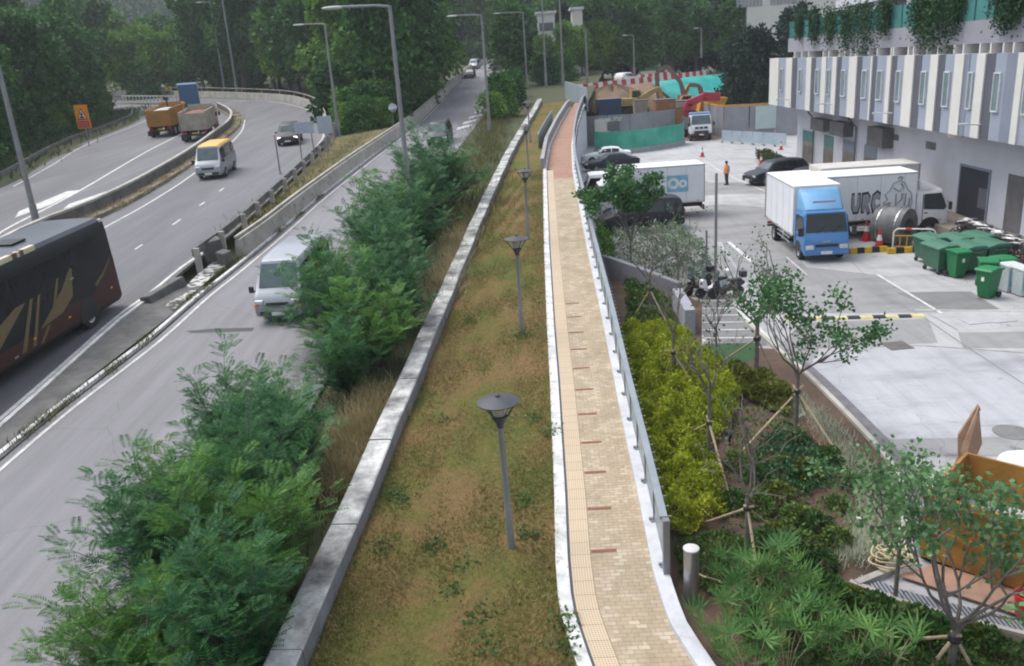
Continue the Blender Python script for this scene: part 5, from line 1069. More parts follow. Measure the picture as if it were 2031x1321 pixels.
# white lorries by the retaining wall, facing left
rz = rad(181); c = on0(1225, 440); t = lorry('white box lorry with a light blue emblem on its side', (c[0]+.4, 51.6, .005), rz, whitep, M_box, 4.9, 2.2, 3.2, fair=whitep)
bx = [k for k in kids(t) if k.name.startswith('cargo_box')][0]
M_em = mat('emblem_blue', (0.20, 0.46, 0.62), None, 3, .5); b = MB(); b.box(-3.9, -2.6, 1.107, 1.112, 1.6, 2.6, 0)
n = 20
def ringp(cx_, cz_, r0, r1, a0, a1, d, mi):
    P1 = [(cx_+r1*math.cos(a0+(a1-a0)*k/n), cz_+r1*math.sin(a0+(a1-a0)*k/n)) for k in range(n+1)]; P0 = [(cx_+r0*math.cos(a0+(a1-a0)*k/n), cz_+r0*math.sin(a0+(a1-a0)*k/n)) for k in range(n+1)]
    for k in range(n): b.prism([P1[k], P1[k+1], P0[k+1], P0[k]], 'y', 1.113, 1.113+d, mi)
ringp(-3.0, 2.12, .17, .34, 0, 2*PI, .004, 1); ringp(-3.58, 2.08, .11, .24, 0, 2*PI, .004, 1)
b.build('emblem', [M_em, M_wh], bx)
lorry('white lorry mostly hidden, its cab showing behind the lorry with the blue emblem', (c[0]+.2, 57.2, .005), rz, whitep, M_box, 2.4, 2.1, 2.3, fair=None, z1=2.2)
rz = rad(182); c = on0(1270, 458); make_car('mpv', 'black people carrier with red tail lamps under the leafy young tree', 'car', blackp, (c[0], 47.6, .005), rz)
rz = rad(188); c = on0(1213, 338); make_car('sedan', 'dark saloon with a bright side strip near the green mesh', 'car', navy, (c[0], c[1]+.6, .005), rz, sx=1.05)
t = make_car('sedan', 'white car, half hidden beyond the dark saloon by the mesh', 'car', whitep, (c[0]+.2, c[1]+6.5, .005), rad(180))
rz = rad(197); c = on0(1548, 365); make_car('suv', 'dark off-roader by the clipped hedge and traffic cone', 'car', navy, (c[0]-.1, c[1]+.9, .005), rz)
rz = rad(205); c = on0(1590, 384); make_car('suv', 'black off-roader tucked between the hedge-side one and the white lorries', 'car', blackp, (c[0]+.4, c[1]+.3, .005), rz)
# construction lorry with a blue cab roof coming out of the hoarding gate
rz = rad(-93); c = on0(1391, 280)-fwd(rz)*2.05; t = empty('grab_lorry', 'white lorry with a blue cab roof in the gate of the hoarding', 'lorry', tuple(c), rz)
cabover(t, whitep, 2.4, .15, 1.9, .75, 2.9, None, 3.0, big=True); MB().box(.2, 1.5, -1.15, 1.15, 2.92, 3.1).build('cab_roof', paint('roof_blue', (0.15, 0.27, 0.55)), t, bevel=.05)
MB().box(2.055, 2.09, -.7, -.3, 1.35, 1.6).box(2.055, 2.09, -.2, .2, 1.35, 1.6).box(2.055, 2.09, .3, .7, 1.35, 1.6).box(2.055, 2.1, -.8, .8, .7, 1.15).build('front_grille', M_blk, t)
b = MB().box(-6.2, -.2, -1.2, 1.2, 1.1, 1.25).box(-6.2, -.2, -1.2, -1.1, 1.25, 2.4).box(-6.2, -.2, 1.1, 1.2, 1.25, 2.4).box(-.3, -.2, -1.1, 1.1, 1.25, 2.6); b.build('tipping_body', mat('bed_dark', (0.09, 0.10, 0.11), None, 2, .7), t)
MB().box(-6, 1.5, -.5, -.36, .7, 1.05).box(-6, 1.5, .36, .5, .7, 1.05).build('chassis', M_blk, t)
for x in (1.1, -3.6, -4.9):
    for sd in (-1, 1): wheel(t, x, sd*1.05, .52, .3, True)
# ================================================================== CONSTRUCTION SITE
M_hoard = mat('hoarding_grey', (0.27, 0.275, 0.30), (0.22, 0.225, 0.25), 0.6, 0.7, coord='pos', dirt=0.15)
M_mud = mat('site_mud', (0.25, 0.17, 0.11), (0.17, 0.115, 0.075), 0.3, 0.95, bump=1, bscale=2, coord='pos', dirt=0.3)
M_tarp = mat('teal_tarpaulin', (0.025, 0.40, 0.36), (0.015, 0.27, 0.25), 0.35, 0.6, bump=0.8, bscale=2.0, coord='pos', stretch=(1, 1, 2.5))
b = MB(); b.add([(7.5, 97, .03), (60, 97, .03), (60, 165, .03), (9, 165, .03)], [(0, 1, 2, 3)]); struct(b.build('site_ground', M_mud), 'brown muddy floor of the building site')
# embankment carrying a far road
E0, E1 = GY(1150, 172, 118), GY(1400, 143, 150); e0, e1 = np.array([E0[0], E0[1], E0[2]]), np.array([E1[0], E1[1], E1[2]]); ed = (e1-e0)
b = MB(); rows = []
for k in range(-2, 16):
    p = e0+ed*k/12; n_ = np.array([ed[1], -ed[0], 0])/math.hypot(ed[0], ed[1]); z = p[2]-.5
    r_ = [p-n_*60+np.array([0, 0, .0]), p-n_*7, p+np.array([0, 0, 0]), p+n_*1.5]
    r_ = [np.array([q[0], q[1], z]) for q in r_]; bot = p+n_*(11+1.5*math.sin(k*1.9)); mid = p+n_*(6+1.2*math.sin(k*2.3)); r_ += [np.array([mid[0], mid[1], z*.5+.5*math.sin(k*1.3)]), np.array([bot[0], bot[1], 0.0])]
    rows.append(r_)
rows_e = rows; n = 6; b.add([p for r in rows for p in r], [(i*n+j, i*n+j+1, (i+1)*n+j+1, (i+1)*n+j) for i in range(len(rows)-1) for j in range(n-1)]); struct(b.build('embankment', M_mud, smooth_=True), 'brown earth embankment carrying the far road')
n_ = np.array([ed[1], -ed[0], 0])/math.hypot(ed[0], ed[1])
# spoil heap
hp = GY(1215, 215, 114); hp[2] = 0; b = MB(); rows = []
for i in range(14):
    r_ = []
    for j in range(20):
        a = 2*PI*j/20; rr = 8.0*i/13*(1+.18*math.sin(3*a+1)+.1*math.sin(7*a)); z = 5.9*(1-(i/13)**1.5)*(1+.08*math.sin(5*a)); r_.append((hp[0]+rr*1.25*math.cos(a), hp[1]+rr*.8*math.sin(a), max(0.0, z)+.0))
    rows.append(r_)
tag(b.loft(rows, cap=False).build('spoil_heap', M_mud, smooth_=True), 'rounded heap of brown spoil below the red and white barriers', 'earth heap')
# tarpaulin on the slope
tr_ = []
for k in range(7, 18):
    r = rows_e[k]; c = [np.array(r[3])*(1-u)+np.array(r[4])*u for u in (0.06, .35, .7, 1.0)]+[np.array(r[4])*(1-u)+np.array(r[5])*u for u in (.4, .8)]
    tr_.append([tuple(q+n_*(.35+.12*math.sin(k*2.1+m*1.7))+np.array([0, 0, .25+.12*math.sin(k*1.3+m*2.2)])) for m, q in enumerate(c)])
o = MB().loft(tr_, closed=False).build('tarpaulin', M_tarp, smooth_=True); sd = o.modifiers.new('solid', 'SOLIDIFY'); sd.thickness = 0.04; tag(o, 'big turquoise tarpaulin spread over the slope', 'tarpaulin')
# red and white water barriers along the embankment edge
def water_barrier(m):
    return MB().prism([(-.25, 0), (.25, 0), (.16, .35), (.1, .9), (-.1, .9), (-.16, .35)], 'x', -.62, .62)
rb0 = water_barrier(0).build('water_barrier', M_rd); wb0 = water_barrier(0).build('water_barrier', M_wh)
lr = 'red plastic water barrier in the alternating row on the embankment'; lw = 'white plastic water barrier in the alternating row on the embankment'
ang = math.atan2(ed[1], ed[0]); nb = int(math.hypot(ed[0], ed[1])*1.02/1.3)
for k in range(nb):
    for src, dz, lb in (((rb0, 0, lr) if k % 2 else (wb0, 0, lw)),):
        o = src if (k < 2) else src.copy()
        if k >= 2: COL.objects.link(o)
        p = e0+ed/np.linalg.norm(ed[:2])*1.3*k; o.location = (p[0], p[1], p[2]-.5); o.rotation_euler = (0, 0, ang); tag(o, lb, 'water barrier', 'red and white water barriers on the embankment'); o.scale = (1, 1, .9)
lr2 = 'red plastic water barrier in the second row across the far road'; lw2 = 'white plastic water barrier in the second row across the far road'
for k in range(14):
    p = e0+ed*.5+ed/np.linalg.norm(ed[:2])*1.3*k-n_*5; src = rb0 if k % 2 else wb0; o = src.copy(); COL.objects.link(o); o.location = (p[0], p[1], p[2]-.3); o.rotation_euler = (0, 0, ang); tag(o, lr2 if k % 2 else lw2, 'water barrier', 'second row of water barriers')
p = e0+ed*.42-n_*2.4; make_car('suv', 'small white car on the embankment road among the water barriers', 'car', whitep, (p[0], p[1], p[2]-.5), ang, name='parked_car')
p = L(1088, 162); make_car('mpv', 'dark blue vehicle seen from behind at the far end of the footpath', 'car', paint('indigo_paint', (0.07, 0.075, 0.16)), (p[0], p[1], zl(p[1])), rad(85), name='parked_car')
# hoarding
def hoarding(pts, h, label, step=2.4, cap=None):
    t = empty('hoarding', label, 'hoarding', tuple(pts[0])); o0 = np.array(pts[0])
    for a, c in zip(pts[:-1], pts[1:]):
        ln = np.linalg.norm(c-a); n = max(1, int(ln/step)); b = MB()
        for k in range(n): b.sweep([a+(c-a)*(k+.02)/n-o0, a+(c-a)*(k+.98)/n-o0], [(-.04, 0), (-.04, h), (.04, h), (.04, 0)])
        b.build('panels', M_hoard, t)
        if cap: MB().sweep([a-o0, c-o0], [(-.05, h+.002), (-.05, h+.22), (.05, h+.22), (.05, h+.002)]).build('cap', cap, t)
    return t
h0, h1, h2 = G(1164, 275), G(1248, 283), G(1342, 265)
for q in (h0, h1, h2): q[2] = 0.03
h0[1] = 98.5; h0[0] = 6.6; h1 = np.array([GY(1250, 270, 97.5)[0], 97.5, .03]); h2 = np.array([GY(1340, 270, 101)[0], 101, .03])
t = hoarding([h0, h1, h2], 3.35, 'grey site hoarding with a lettered sign, beside the gate with the lorry')
# sign lettering on the hoarding: a row of pale capitals (illegible in the photograph)
def text(body, size, loc, rot, m, par, name='lettering', ext=.01):
    cu = bpy.data.curves.new(name, 'FONT'); cu.body = body; cu.size = size; cu.extrude = ext; cu.align_x = 'CENTER'; cu.align_y = 'CENTER'; cu.materials.append(m)
    tmp = bpy.data.objects.new('tmp', cu); COL.objects.link(tmp); dg = bpy.context.evaluated_depsgraph_get(); me = bpy.data.meshes.new_from_object(tmp.evaluated_get(dg)); bpy.data.objects.remove(tmp)
    me.name = name; o = bpy.data.objects.new(name, me); COL.objects.link(o); o.location = loc; o.rotation_euler = rot; o.parent = par; return o
b = MB()
c0 = GY(1184, 240, 98.2); c1 = GY(1232, 237, 97.6)
for k in range(11):
    p = c0+(c1-c0)*k/10-h0; w = .11; b.box(p[0]-w, p[0]-w+.05, p[1]-.12, p[1]-.08, p[2]-.12, p[2]+.28).box(p[0]-w+.05, p[0]+w, p[1]-.12, p[1]-.08, p[2]+(.2 if k % 3 else -.12), p[2]+(.28 if k % 3 else -.04))
    if k % 2: b.box(p[0]+w-.05, p[0]+w, p[1]-.12, p[1]-.08, p[2]-.12, p[2]+.19)
b.build('lettering', M_wh, t)
q = GY(1196, 275, 97.2)-h0; MB().box(q[0]-.9, q[0]+.8, q[1]-.1, q[1], 0, 3.0).build('white_board', M_pw, t); q = GY(1217, 250, 97.0)-h0; MB().box(q[0]-.7, q[0]+.7, q[1]-.1, q[1], q[2]-.5, q[2]+.5).build('sign_board', M_ac, t)
a0 = G(1424, 272); a1 = np.array([22.4, 98.0, .03]); a0 = np.array([GY(1424, 272, 99)[0], 99, .03])
hoarding([a0+np.array([0, 10, 0]), a0, a1, a1+np.array([8, -3, 0])], 3.4, 'grey site hoarding with an orange top strip, beside the building', cap=mat('cap_orange', (0.55, 0.28, 0.05), None, 2, .6))
tt = empty('notice_board', 'pale green-white notice board leaning on the hoarding by the building', 'notice board', (GY(1522, 262, 96)[0], 96, 0)); MB().box(-1.35, 1.35, -.04, .04, .9, 3.4).build('board', mat('board_pale', (0.42, 0.52, 0.5), (0.38, 0.47, 0.46), 1, .6), tt); MB().box(-1.2, -1.1, .05, .12, 0, 3.2).box(1.1, 1.2, .05, .12, 0, 3.2).build('posts', M_pole, tt)
bf = empty('sheet_barrier', 'low barrier of pale blue-grey sheets before the hoarding gate', 'barrier', (0, 0, 0))
s0, s1 = G(1432, 283), G(1560, 292); 
for k in range(6):
    a, c = s0+(s1-s0)*k/6, s0+(s1-s0)*(k+.95)/6; a[2] = c[2] = .03
    MB().sweep([a, c], [(-.02, .15), (-.02, 1.3), (.02, 1.3), (.02, .15)]).build('sheet', M_sheet, bf); MB().box(-.05, .05, -.3, .3, 0, .12).build('foot', M_ac, bf, loc=(a[0], a[1], .03))
# green mesh fence with a grey kerb base
gm = [G(1180, 305), G(1215, 306), G(1260, 303), G(1310, 296), G(1348, 289), G(1356, 284)]
M_mesh = mat('green_mesh', (0.025, 0.30, 0.20), (0.09, 0.40, 0.31), 0.35, 0.7, lo=.4, hi=.6, coord='pos', bump=.3, bscale=8)
MF = empty('mesh_fence', 'green mesh fence with a grey base around the site corner', 'fence', (0, 0, 0))
gs = smooth(gm, 1.0); MB().sweep(gs, [(-.2, 0), (-.2, .5), (.2, .5), (.2, 0)]).build('base', mat('base_grey', (0.33, 0.34, 0.35), None, 2, .8, coord='pos'), MF)
MB().sweep(gs, [(-.015, .5), (-.015, 2.3), (.015, 2.3), (.015, .5)]).build('mesh', M_mesh, MF)
for q in gs[::3]: MB().tube([(q[0]-.0, q[1]+.06, .5), (q[0], q[1]+.06, 2.45)], .04, 6).build('post', M_steel, MF)
g2 = [G(1180, 292), G(1180, 306)]
# site clutter over the hoarding
def container(q, d, m, label, cat='container'):
    t = empty('container', label, cat, tuple(q)); b = MB().box(-d[0]/2, d[0]/2, -d[1]/2, d[1]/2, 0, d[2])
    for k in range(int(d[0]/.4)): x = -d[0]/2+.2+k*.4; b.box(x, x+.18, -d[1]/2-.05, -d[1]/2, .1, d[2]-.1)
    b.build('shell', m, t); MB().box(-d[0]/2-.05, d[0]/2+.05, -d[1]/2-.05, d[1]/2+.05, d[2]+.001, d[2]+.1).build('roof', M_ac, t); return t
q = GY(1207, 205, 108); q[2] = 0; container(q, (2.9, 2.4, 4.7), mat('navy_steel', (0.02, 0.055, 0.12), None, 2, .6), 'dark blue site container rising over the hoarding')
def excavator(q, rz, m, label, boom, marm, s=1.0, name='excavator', h=0.0):
    t = empty(name, label, 'excavator', tuple(q), rz); t.scale = (s, s, s)
    for sd in (-1, 1): MB().prism([(-1.7, .3), (-1.4, 0), (1.4, 0), (1.7, .3), (1.7, .55), (1.4, .85), (-1.4, .85), (-1.7, .55)], 'y', sd*1.3-.28, sd*1.3+.28).build('track', M_blk, t)
    MB().box(-1.0, 1.0, -1.0, 1.0, .5, 1.05).build('undercarriage', M_blk, t)
    MB().prism([(-2.2, 1.1), (1.4, 1.1), (1.4, 1.5), (.2, 2.0), (-2.0, 2.1), (-2.3, 1.7)], 'y', -1.25, 1.25).build('house', m, t, bevel=.06)
    cb = MB().prism([(.0, 1.5), (1.5, 1.5), (1.6, 2.3), (1.1, 3.0), (.05, 3.0)], 'y', .25, 1.25).build('cab', m, t, bevel=.04); MB().prism([(.15, 2.05), (1.45, 2.05), (1.02, 2.85), (.15, 2.85)], 'y', .24, 1.26).build('cab_window', M_glass, cb)
    def arm(a, c, w0, w1, nm): 
        a, c = Vector((a[0], 0, a[1])), Vector((c[0], 0, c[1])); d = (c-a).normalized(); n = Vector((-d.z, 0, d.x)); b = MB(); vs = []
        for p, w in ((a, w0), (a+(c-a)*.5, max(w0, w1)*1.1), (c, w1)): vs.append([tuple(p+n*w+Vector((0, y, 0))) for y in (-.2, .2)]+[tuple(p-n*w+Vector((0, y, 0))) for y in (.2, -.2)])
        b.loft(vs).build(nm, marm, t)
    for k in range(len(boom)-1): arm(boom[k], boom[k+1], .3 if k == 0 else .25, .22, 'boom' if k < len(boom)-2 else 'stick')
    e_ = boom[-1]; MB().prism([(e_[0]-.1, e_[1]), (e_[0]+.5, e_[1]-.2), (e_[0]+.4, e_[1]-.9), (e_[0]-.4, e_[1]-1.0), (e_[0]-.6, e_[1]-.6)], 'y', -.5, .5).build('bucket', M_ac, t)
    return t
ey = mat('excavator_yellow', (0.36, 0.27, 0.09), (0.28, 0.2, 0.07), 2, .6); eo = mat('excavator_orange', (0.48, 0.17, 0.04), (0.38, 0.13, 0.04), 2, .6); eb = mat('excavator_brown', (0.20, 0.12, 0.09), (0.13, 0.09, 0.07), 2, .6); er = mat('crane_red', (0.45, 0.03, 0.06), (0.36, 0.02, 0.05), 2, .5)
q = GY(1254, 222, 111); q[2] = 2.5; excavator(q, rad(10), ey, 'yellow excavator standing on the mud beside the blue container', [(1.0, 1.8), (3.6, 3.0), (4.0, 1.6)], ey)
q = GY(1372, 215, 113); q[2] = 1.2; excavator(q, rad(170), eo, 'orange excavator with a tall bent brown arm before the turquoise tarpaulin', [(.6, 1.9), (1.4, 4.6), (3.0, 6.6), (4.3, 5.9), (4.1, 2.9)], eb, 1.05)
q = GY(1352, 214, 116); q[2] = 1.4; excavator(q, rad(20), eb, 'brown excavator with a low arm, next to the orange one', [(-.2, 1.9), (1.2, 4.3), (2.9, 4.0), (3.4, 2.2)], mat('arm_tan', (0.33, 0.21, 0.12), None, 2, .6), .95)
# red folding loader crane
CRN = empty('loader_crane', 'bright red folding crane arm rising beside the blue-roofed lorry', 'crane', (GY(1372, 250, 104)[0], 104, 0))
P_ = [GY(*a, 104) for a in ((1374, 252), (1362, 220), (1366, 205), (1398, 191), (1428, 192))]
o0 = np.array(CRN.location); b = MB()
for a, c, w in ((P_[0], P_[1], .42), (P_[1], P_[2], .45), (P_[2], P_[3], .42), (P_[3], P_[4], .5)):
    a, c = a-o0, c-o0; d = (c-a)/np.linalg.norm(c-a); n = np.array([-d[2], 0, d[0]]); a = a-d*.2
    b.loft([[tuple(p+n*w+np.array([0, y, 0])) for y in (-.28, .28)]+[tuple(p-n*w+np.array([0, y, 0])) for y in (.28, -.28)] for p in (a, c)])
b.build('arm', er, CRN, bevel=.05); MB().box(-1.0, 1.0, -.9, .9, 0, 1.2).tube([(P_[0][0]-o0[0], 0, 1.2), tuple(P_[0]-o0)], .35).build('base', mat('crane_orange', (0.45, 0.2, 0.05), None, 2, .6), CRN)
SK = empty('skip', 'orange waste skip behind the hoarding to the side of the red crane', 'skip', (GY(1410, 205, 108)[0], 108, 0)); q = GY(1410, 216, 108)
MB().prism([(-1.7, q[2]-.2), (1.2, q[2]-.2), (1.9, q[2]+1.3), (-1.3, q[2]+1.5)], 'y', -1, 1).build('bin', mat('skip_orange', (0.55, 0.26, 0.02), None, 2, .6), SK); MB().box(-1.6, 1.2, -1, 1, 0, q[2]-.21).build('frame', M_ac, SK)
for i, (px, py, d, c_) in enumerate(((1318, 215, (2.4, 2.0, 4.3), (0.30, 0.14, 0.07)), (1345, 226, (2.0, 1.8, 4.0), (0.42, 0.38, 0.32)), (1352, 240, (2.0, 2, 3.2), (0.42, 0.22, 0.08)), (1270, 215, (1.6, 1.4, 4.4), (0.3, 0.26, 0.2)))):
    q = GY(px, py, 105.5); q[2] = 0; t = container(q, d, mat('clutter_%d' % i, c_, None, 2, .8, dirt=.3), ['rust-orange site box stacked behind the hoarding', 'cream sheeted stack behind the hoarding next to the gate', 'tan sheeted stack at the gate edge behind the hoarding', 'small grey-brown cabin by the yellow excavator'][i], 'site box')
q = G(1555, 250); tag(MB().tube([(30, 112, 2.5), (52, 104, 3.2)], .25, 8).build('pipe', M_steel), 'long pale horizontal pipe below the dark trees', 'pipe')

# ================================================================== YARD FURNITURE
def cone(q, label, s=1.0):
    t = empty('traffic_cone', label, 'traffic cone', tuple(q), .3, 'traffic cones'); t.scale = (s, s, s)
    MB().box(-.21, .21, -.21, .21, 0, .04).build('base', M_rd, t, bevel=.01); MB().lathe([(.17, .041), (.105, .38)], n=14).lathe([(.062, .60), (.03, .82), (.0, .83)], n=14).build('body', M_rd, t, smooth_=True); MB().lathe([(.1055, .381), (.063, .599)], n=14).build('reflective_band', M_wh, t, smooth_=True); return t
for (px, py), lb, s in (((1718, 477), 'traffic cone with a white top by the graffiti lorry wheel', 1.25), ((1743, 496), 'traffic cone beside the yellow and black wheel stop', 1.25), ((1510, 328), 'traffic cone between the hedge and the dark off-roader', 1.2), ((1393, 311), 'dull traffic cone alone on the open yard', 1.1), ((1549, 297), 'small traffic cone far off by the building doors', 1.0)): cone(on0(px, py), lb, s)
M_yb = mat('stop_yellow', (0.66, 0.42, 0.02), None, 3, .6)
def wheel_stop(q, label, rz=0, L_=1.8, n=4, h=.13):
    t = empty('wheel_stop', label, 'wheel stop', tuple(q), rz)
    for k in range(n): MB().prism([(-.09, 0), (.09, 0), (.06, h), (-.06, h)], 'x', -L_/2+L_*k/n+.002, -L_/2+L_*(k+1)/n-.002).build('segment', M_yb if k % 2 == 0 else M_blk, t)
    return t
wheel_stop(on0(1721, 501), 'black and yellow wheel stop next to the traffic cone', 0, 1.75, 5, .26); wheel_stop(on0(1800, 501), 'black and yellow wheel stop under the barrier by the green bins', 0, 1.9, 5, .26)
# speed hump
a, c = G(1556, 634), G(1832, 627); t = empty('speed_hump', 'black and pale yellow rubber speed hump', 'speed hump', (a[0], a[1], 0), math.atan2(c[1]-a[1], c[0]-a[0])); ln = np.linalg.norm(c-a); M_py = mat('hump_pale_yellow', (0.6, 0.54, 0.24), None, 3, .7, dirt=.2)
for k in range(11): MB().prism([(-.17, .004), (.17, .004), (.1, .06), (-.1, .06)], 'x', ln*k/11+.003, ln*(k+1)/11-.003).build('segment', M_py if k % 2 == 0 else M_blk, t)
# manhole covers
def cover(px, py, w, d, label, rnd=False, m=None, rz=0.1):
    q = G(px, py); b = MB()
    if rnd: b.lathe([(w, -.02), (w, .018), (w*.9, .022), (0, .022)], n=24)
    else: b.box(-w, w, -d, d, -.02, .02)
    o = b.build('manhole_cover', m or mat('cover_iron', (0.13, 0.12, 0.115), (0.09, 0.085, 0.08), 6, .7, dirt=.3), loc=tuple(q)); o.rotation_euler = (0, 0, rz); return tag(o, label, 'manhole cover')
cover(1779, 686, .38, .38, 'dark square iron manhole cover in the yard'); cover(2008, 858, .45, .45, 'pale round manhole cover by the raised skip door', True, M_lot3)
for i, (px, py) in enumerate(((1935, 637), (1983, 634))): cover(px, py, .42, .32, ['pale rectangular manhole cover in the yard, nearer the speed hump', 'pale rectangular manhole cover in the yard, nearer the building'][i], False, mat('cover_pale', (0.4, 0.4, 0.42), (0.34, 0.34, 0.36), 5, .7))
# bins
gb = mat('bin_green', (0.035, 0.12, 0.07), (0.028, 0.095, 0.055), 2, .5, dirt=.2); gb2 = mat('bin_bright_green', (0.012, 0.15, 0.05), (0.01, 0.12, 0.04), 2, .45)
def big_bin():
    t = empty('waste_container', '', 'waste bin', group='large green wheeled waste containers')
    b = MB(); b.loft([[(-.55, -.34, .2), (.55, -.34, .2), (.55, .34, .2), (-.55, .34, .2)], [(-.68, -.44, 1.08), (.68, -.44, 1.08), (.68, .44, 1.08), (-.68, .44, 1.08)]]); 
    for x in (-.4, -.13, .13, .4): b.box(x-.02, x+.02, -.43, -.36, .35, 1.0)
    b.build('body', gb, t, bevel=.03); MB().prism([(-.49, 1.085), (.49, 1.085), (.47, 1.16), (.1, 1.25), (-.35, 1.25), (-.5, 1.15)], 'x', -.71, .71).build('lid', mat('bin_lid_green', (0.055, 0.17, 0.11), (0.045, 0.14, 0.09), 2, .5), t, bevel=.03)
    for x in (-.5, .5):
        for y in (-.3, .3): MB().lathe([(.1, -.03), (.1, .03)], n=10).build('castor', M_blk, t, loc=(x, y, .1)).rotation_euler = (PI/2, 0, .2); 
    for x in (-.5, .5):
        for y in (-.3, .3): MB().box(x-.03, x+.03, y-.05, y+.05, .15, .2).build('castor_fork', M_steel, t)
    MB().tube([(-.72, -.2, 1.02), (-.78, -.2, 1.0), (-.78, .2, 1.0), (-.72, .2, 1.02)], .025, 6).build('handle', gb, t); return t
def wheelie():
    t = empty('wheelie_bin', '', 'wheelie bin', group='bright green wheelie bins')
    MB().loft([[(-.2, -.22, .03), (.2, -.22, .03), (.2, .24, .03), (-.2, .24, .03)], [(-.28, -.34, .95), (.28, -.34, .95), (.28, .30, .95), (-.28, .30, .95)]]).build('body', gb2, t, bevel=.03)
    MB().prism([(-.40, .955), (.36, .955), (.38, 1.02), (.0, 1.07), (-.36, 1.03)], 'x', -.31, .31).build('lid', mat('bin_lid_bright', (0.015, 0.2, 0.07), None, 2, .45), t, bevel=.03)
    MB().tube([(-.25, .38, .95), (-.25, .44, .96), (.25, .44, .96), (.25, .38, .95)], .02, 6).build('handle', gb2, t)
    for x in (-.25, .25): MB().lathe([(.11, -.03), (.11, .03)], n=12).build('wheel', M_blk, t, loc=(x, .27, .11)).rotation_euler = (0, PI/2, 0)
    MB().box(-.05, .05, -.335, -.325, .62, .76).build('sticker', M_wh, t).rotation_euler = (0, 0, 0); return t
B0 = big_bin(); bl = ['large green waste container at the near end of its block, beside the yellow barrier', 'large green waste container with a faint red mark, front of its block', 'large green waste container behind the bright wheelie bin', 'large green waste container in the back row nearest the steel coil', 'large green waste container in the back row nearest the bicycles', 'large green waste container in the middle of the back row']
bp_ = [(1862, 545, .08), (1915, 556, .12), (1968, 562, .1), (1870, 508, .1), (1945, 518, .15), (1908, 512, .1)]
cen = on0(1853, 540)
sp = [(0, 0), (1.0, -.55), (2.25, -.75), (.9, 1.0), (2.4, .7), (1.65, .9)]
base = on0(1852, 545)+np.array([.55, .5, 0])
P5 = [base+np.array(v) for v in ((-.15, 0, 0), (.85, -.35, 0), (1.85, -.15, 0), (.15, 1.55, 0), (2.15, 1.35, 0), (1.15, 1.25, 0))]
for i, p in enumerate(P5): o = B0 if i == 0 else copy_tree(B0); o.location = tuple(p); o.rotation_euler = (0, 0, rad([96, 92, 95, 93, 97, 94][i])); o['label'] = bl[i]
W0 = wheelie(); wl_ = ['bright green wheelie bin before the large green containers', 'bright green wheelie bin standing nearest the camera with its wheels to the side', 'bright green wheelie bin behind the near one', 'bright green wheelie bin beside the teal recycling bins']
for i, (px, py, a) in enumerate(((1903, 553, 10), (1965, 594, -60), (1962, 574, -20), (1992, 570, 5))): o = W0 if i == 0 else copy_tree(W0); q = on0(px, py); o.location = (q[0], q[1]+.3, .005); o.scale = (1.12,)*3; o.rotation_euler = (0, 0, rad(a)); o['label'] = wl_[i]
M_teal = mat('recycle_teal', (0.10, 0.36, 0.38), (0.14, 0.44, 0.45), 3, .5); M_rg = mat('recycle_grey', (0.46, 0.5, 0.51), (0.4, 0.44, 0.45), 2, .6)
def recycle(q, label):
    t = empty('recycling_bin', label, 'recycling bin', tuple(q), .1, 'teal recycling bins'); MB().loft([[(-.24, -.28, .02), (.24, -.28, .02), (.24, .28, .02), (-.24, .28, .02)], [(-.3, -.34, 1.0), (.3, -.34, 1.0), (.3, .34, 1.0), (-.3, .34, 1.0)]]).build('body', M_rg, t, bevel=.03)
    MB().add([(-.22, -.311, .25), (.22, -.311, .25), (.265, -.348, .88), (-.265, -.348, .88)], [(0, 1, 2, 3)]).build('front_panel', M_teal, t); b = MB()
    b.box(-.12, .12, -.352, -.34, .62, .72).box(-.05, .05, -.34, -.327, .4, .62); b.build('pictogram', M_wh, t)
    MB().prism([(-.37, 1.005), (.36, 1.005), (.32, 1.1), (-.3, 1.1)], 'x', -.33, .33).build('lid', mat('recycle_lid', (0.6, 0.66, 0.64), None, 2, .5), t, bevel=.03); return t
q = on0(2004, 582); recycle((q[0]+.1, q[1]+.35, .005), 'grey and teal recycling bin at the yard edge, beside the green wheelie bins'); q = on0(2022, 590); recycle((q[0]+.25, q[1]+.3, .005), 'grey and teal recycling bin cut by the frame edge')
# barrier, coil
q0, q1 = on0(1770, 497), on0(1853, 499); t = empty('crowd_barrier', 'yellow barred barrier with a white rounded top rail', 'barrier', tuple(q0), math.atan2(q1[1]-q0[1], q1[0]-q0[0])); w = np.linalg.norm(q1-q0)
MB().tube([(0, 0, 0), (0, 0, .85), (.06, 0, .98), (.18, 0, 1.05), (w-.18, 0, 1.05), (w-.06, 0, .98), (w, 0, .85), (w, 0, 0)], .035, 8).build('frame', M_wh, t, smooth_=True); b = MB().tube([(.03, 0, .72), (w-.03, 0, .72)], .034, 6).tube([(.03, 0, .2), (w-.03, 0, .2)], .034, 6)
for k in range(1, 6): b.tube([(w*k/6, 0, .21), (w*k/6, 0, .71)], .03, 6)
b.build('bars', mat('bar_yellow', (0.55, 0.34, 0.05), None, 2, .6), t)
rg = MB().box(w*.28, w*.42, -.05, .05, 1.0, 1.1); rg.build('red_wrap', M_rd, t)
q = on0(1775, 496); t = empty('steel_coil', 'big grey rolled coil lying behind the yellow barrier', 'coil', (q[0]+.35, q[1]+1.15, .93)); t.rotation_euler = (0, 0, rad(-50))
n = 28; b = MB(); rings = []
for a, r in ((-.75, .80), (-.74, .9), (.74, .9), (.75, .8), (.75, .45), (-.75, .45)): rings.append([(a, r*math.cos(2*PI*j/n), r*math.sin(2*PI*j/n)) for j in range(n)])
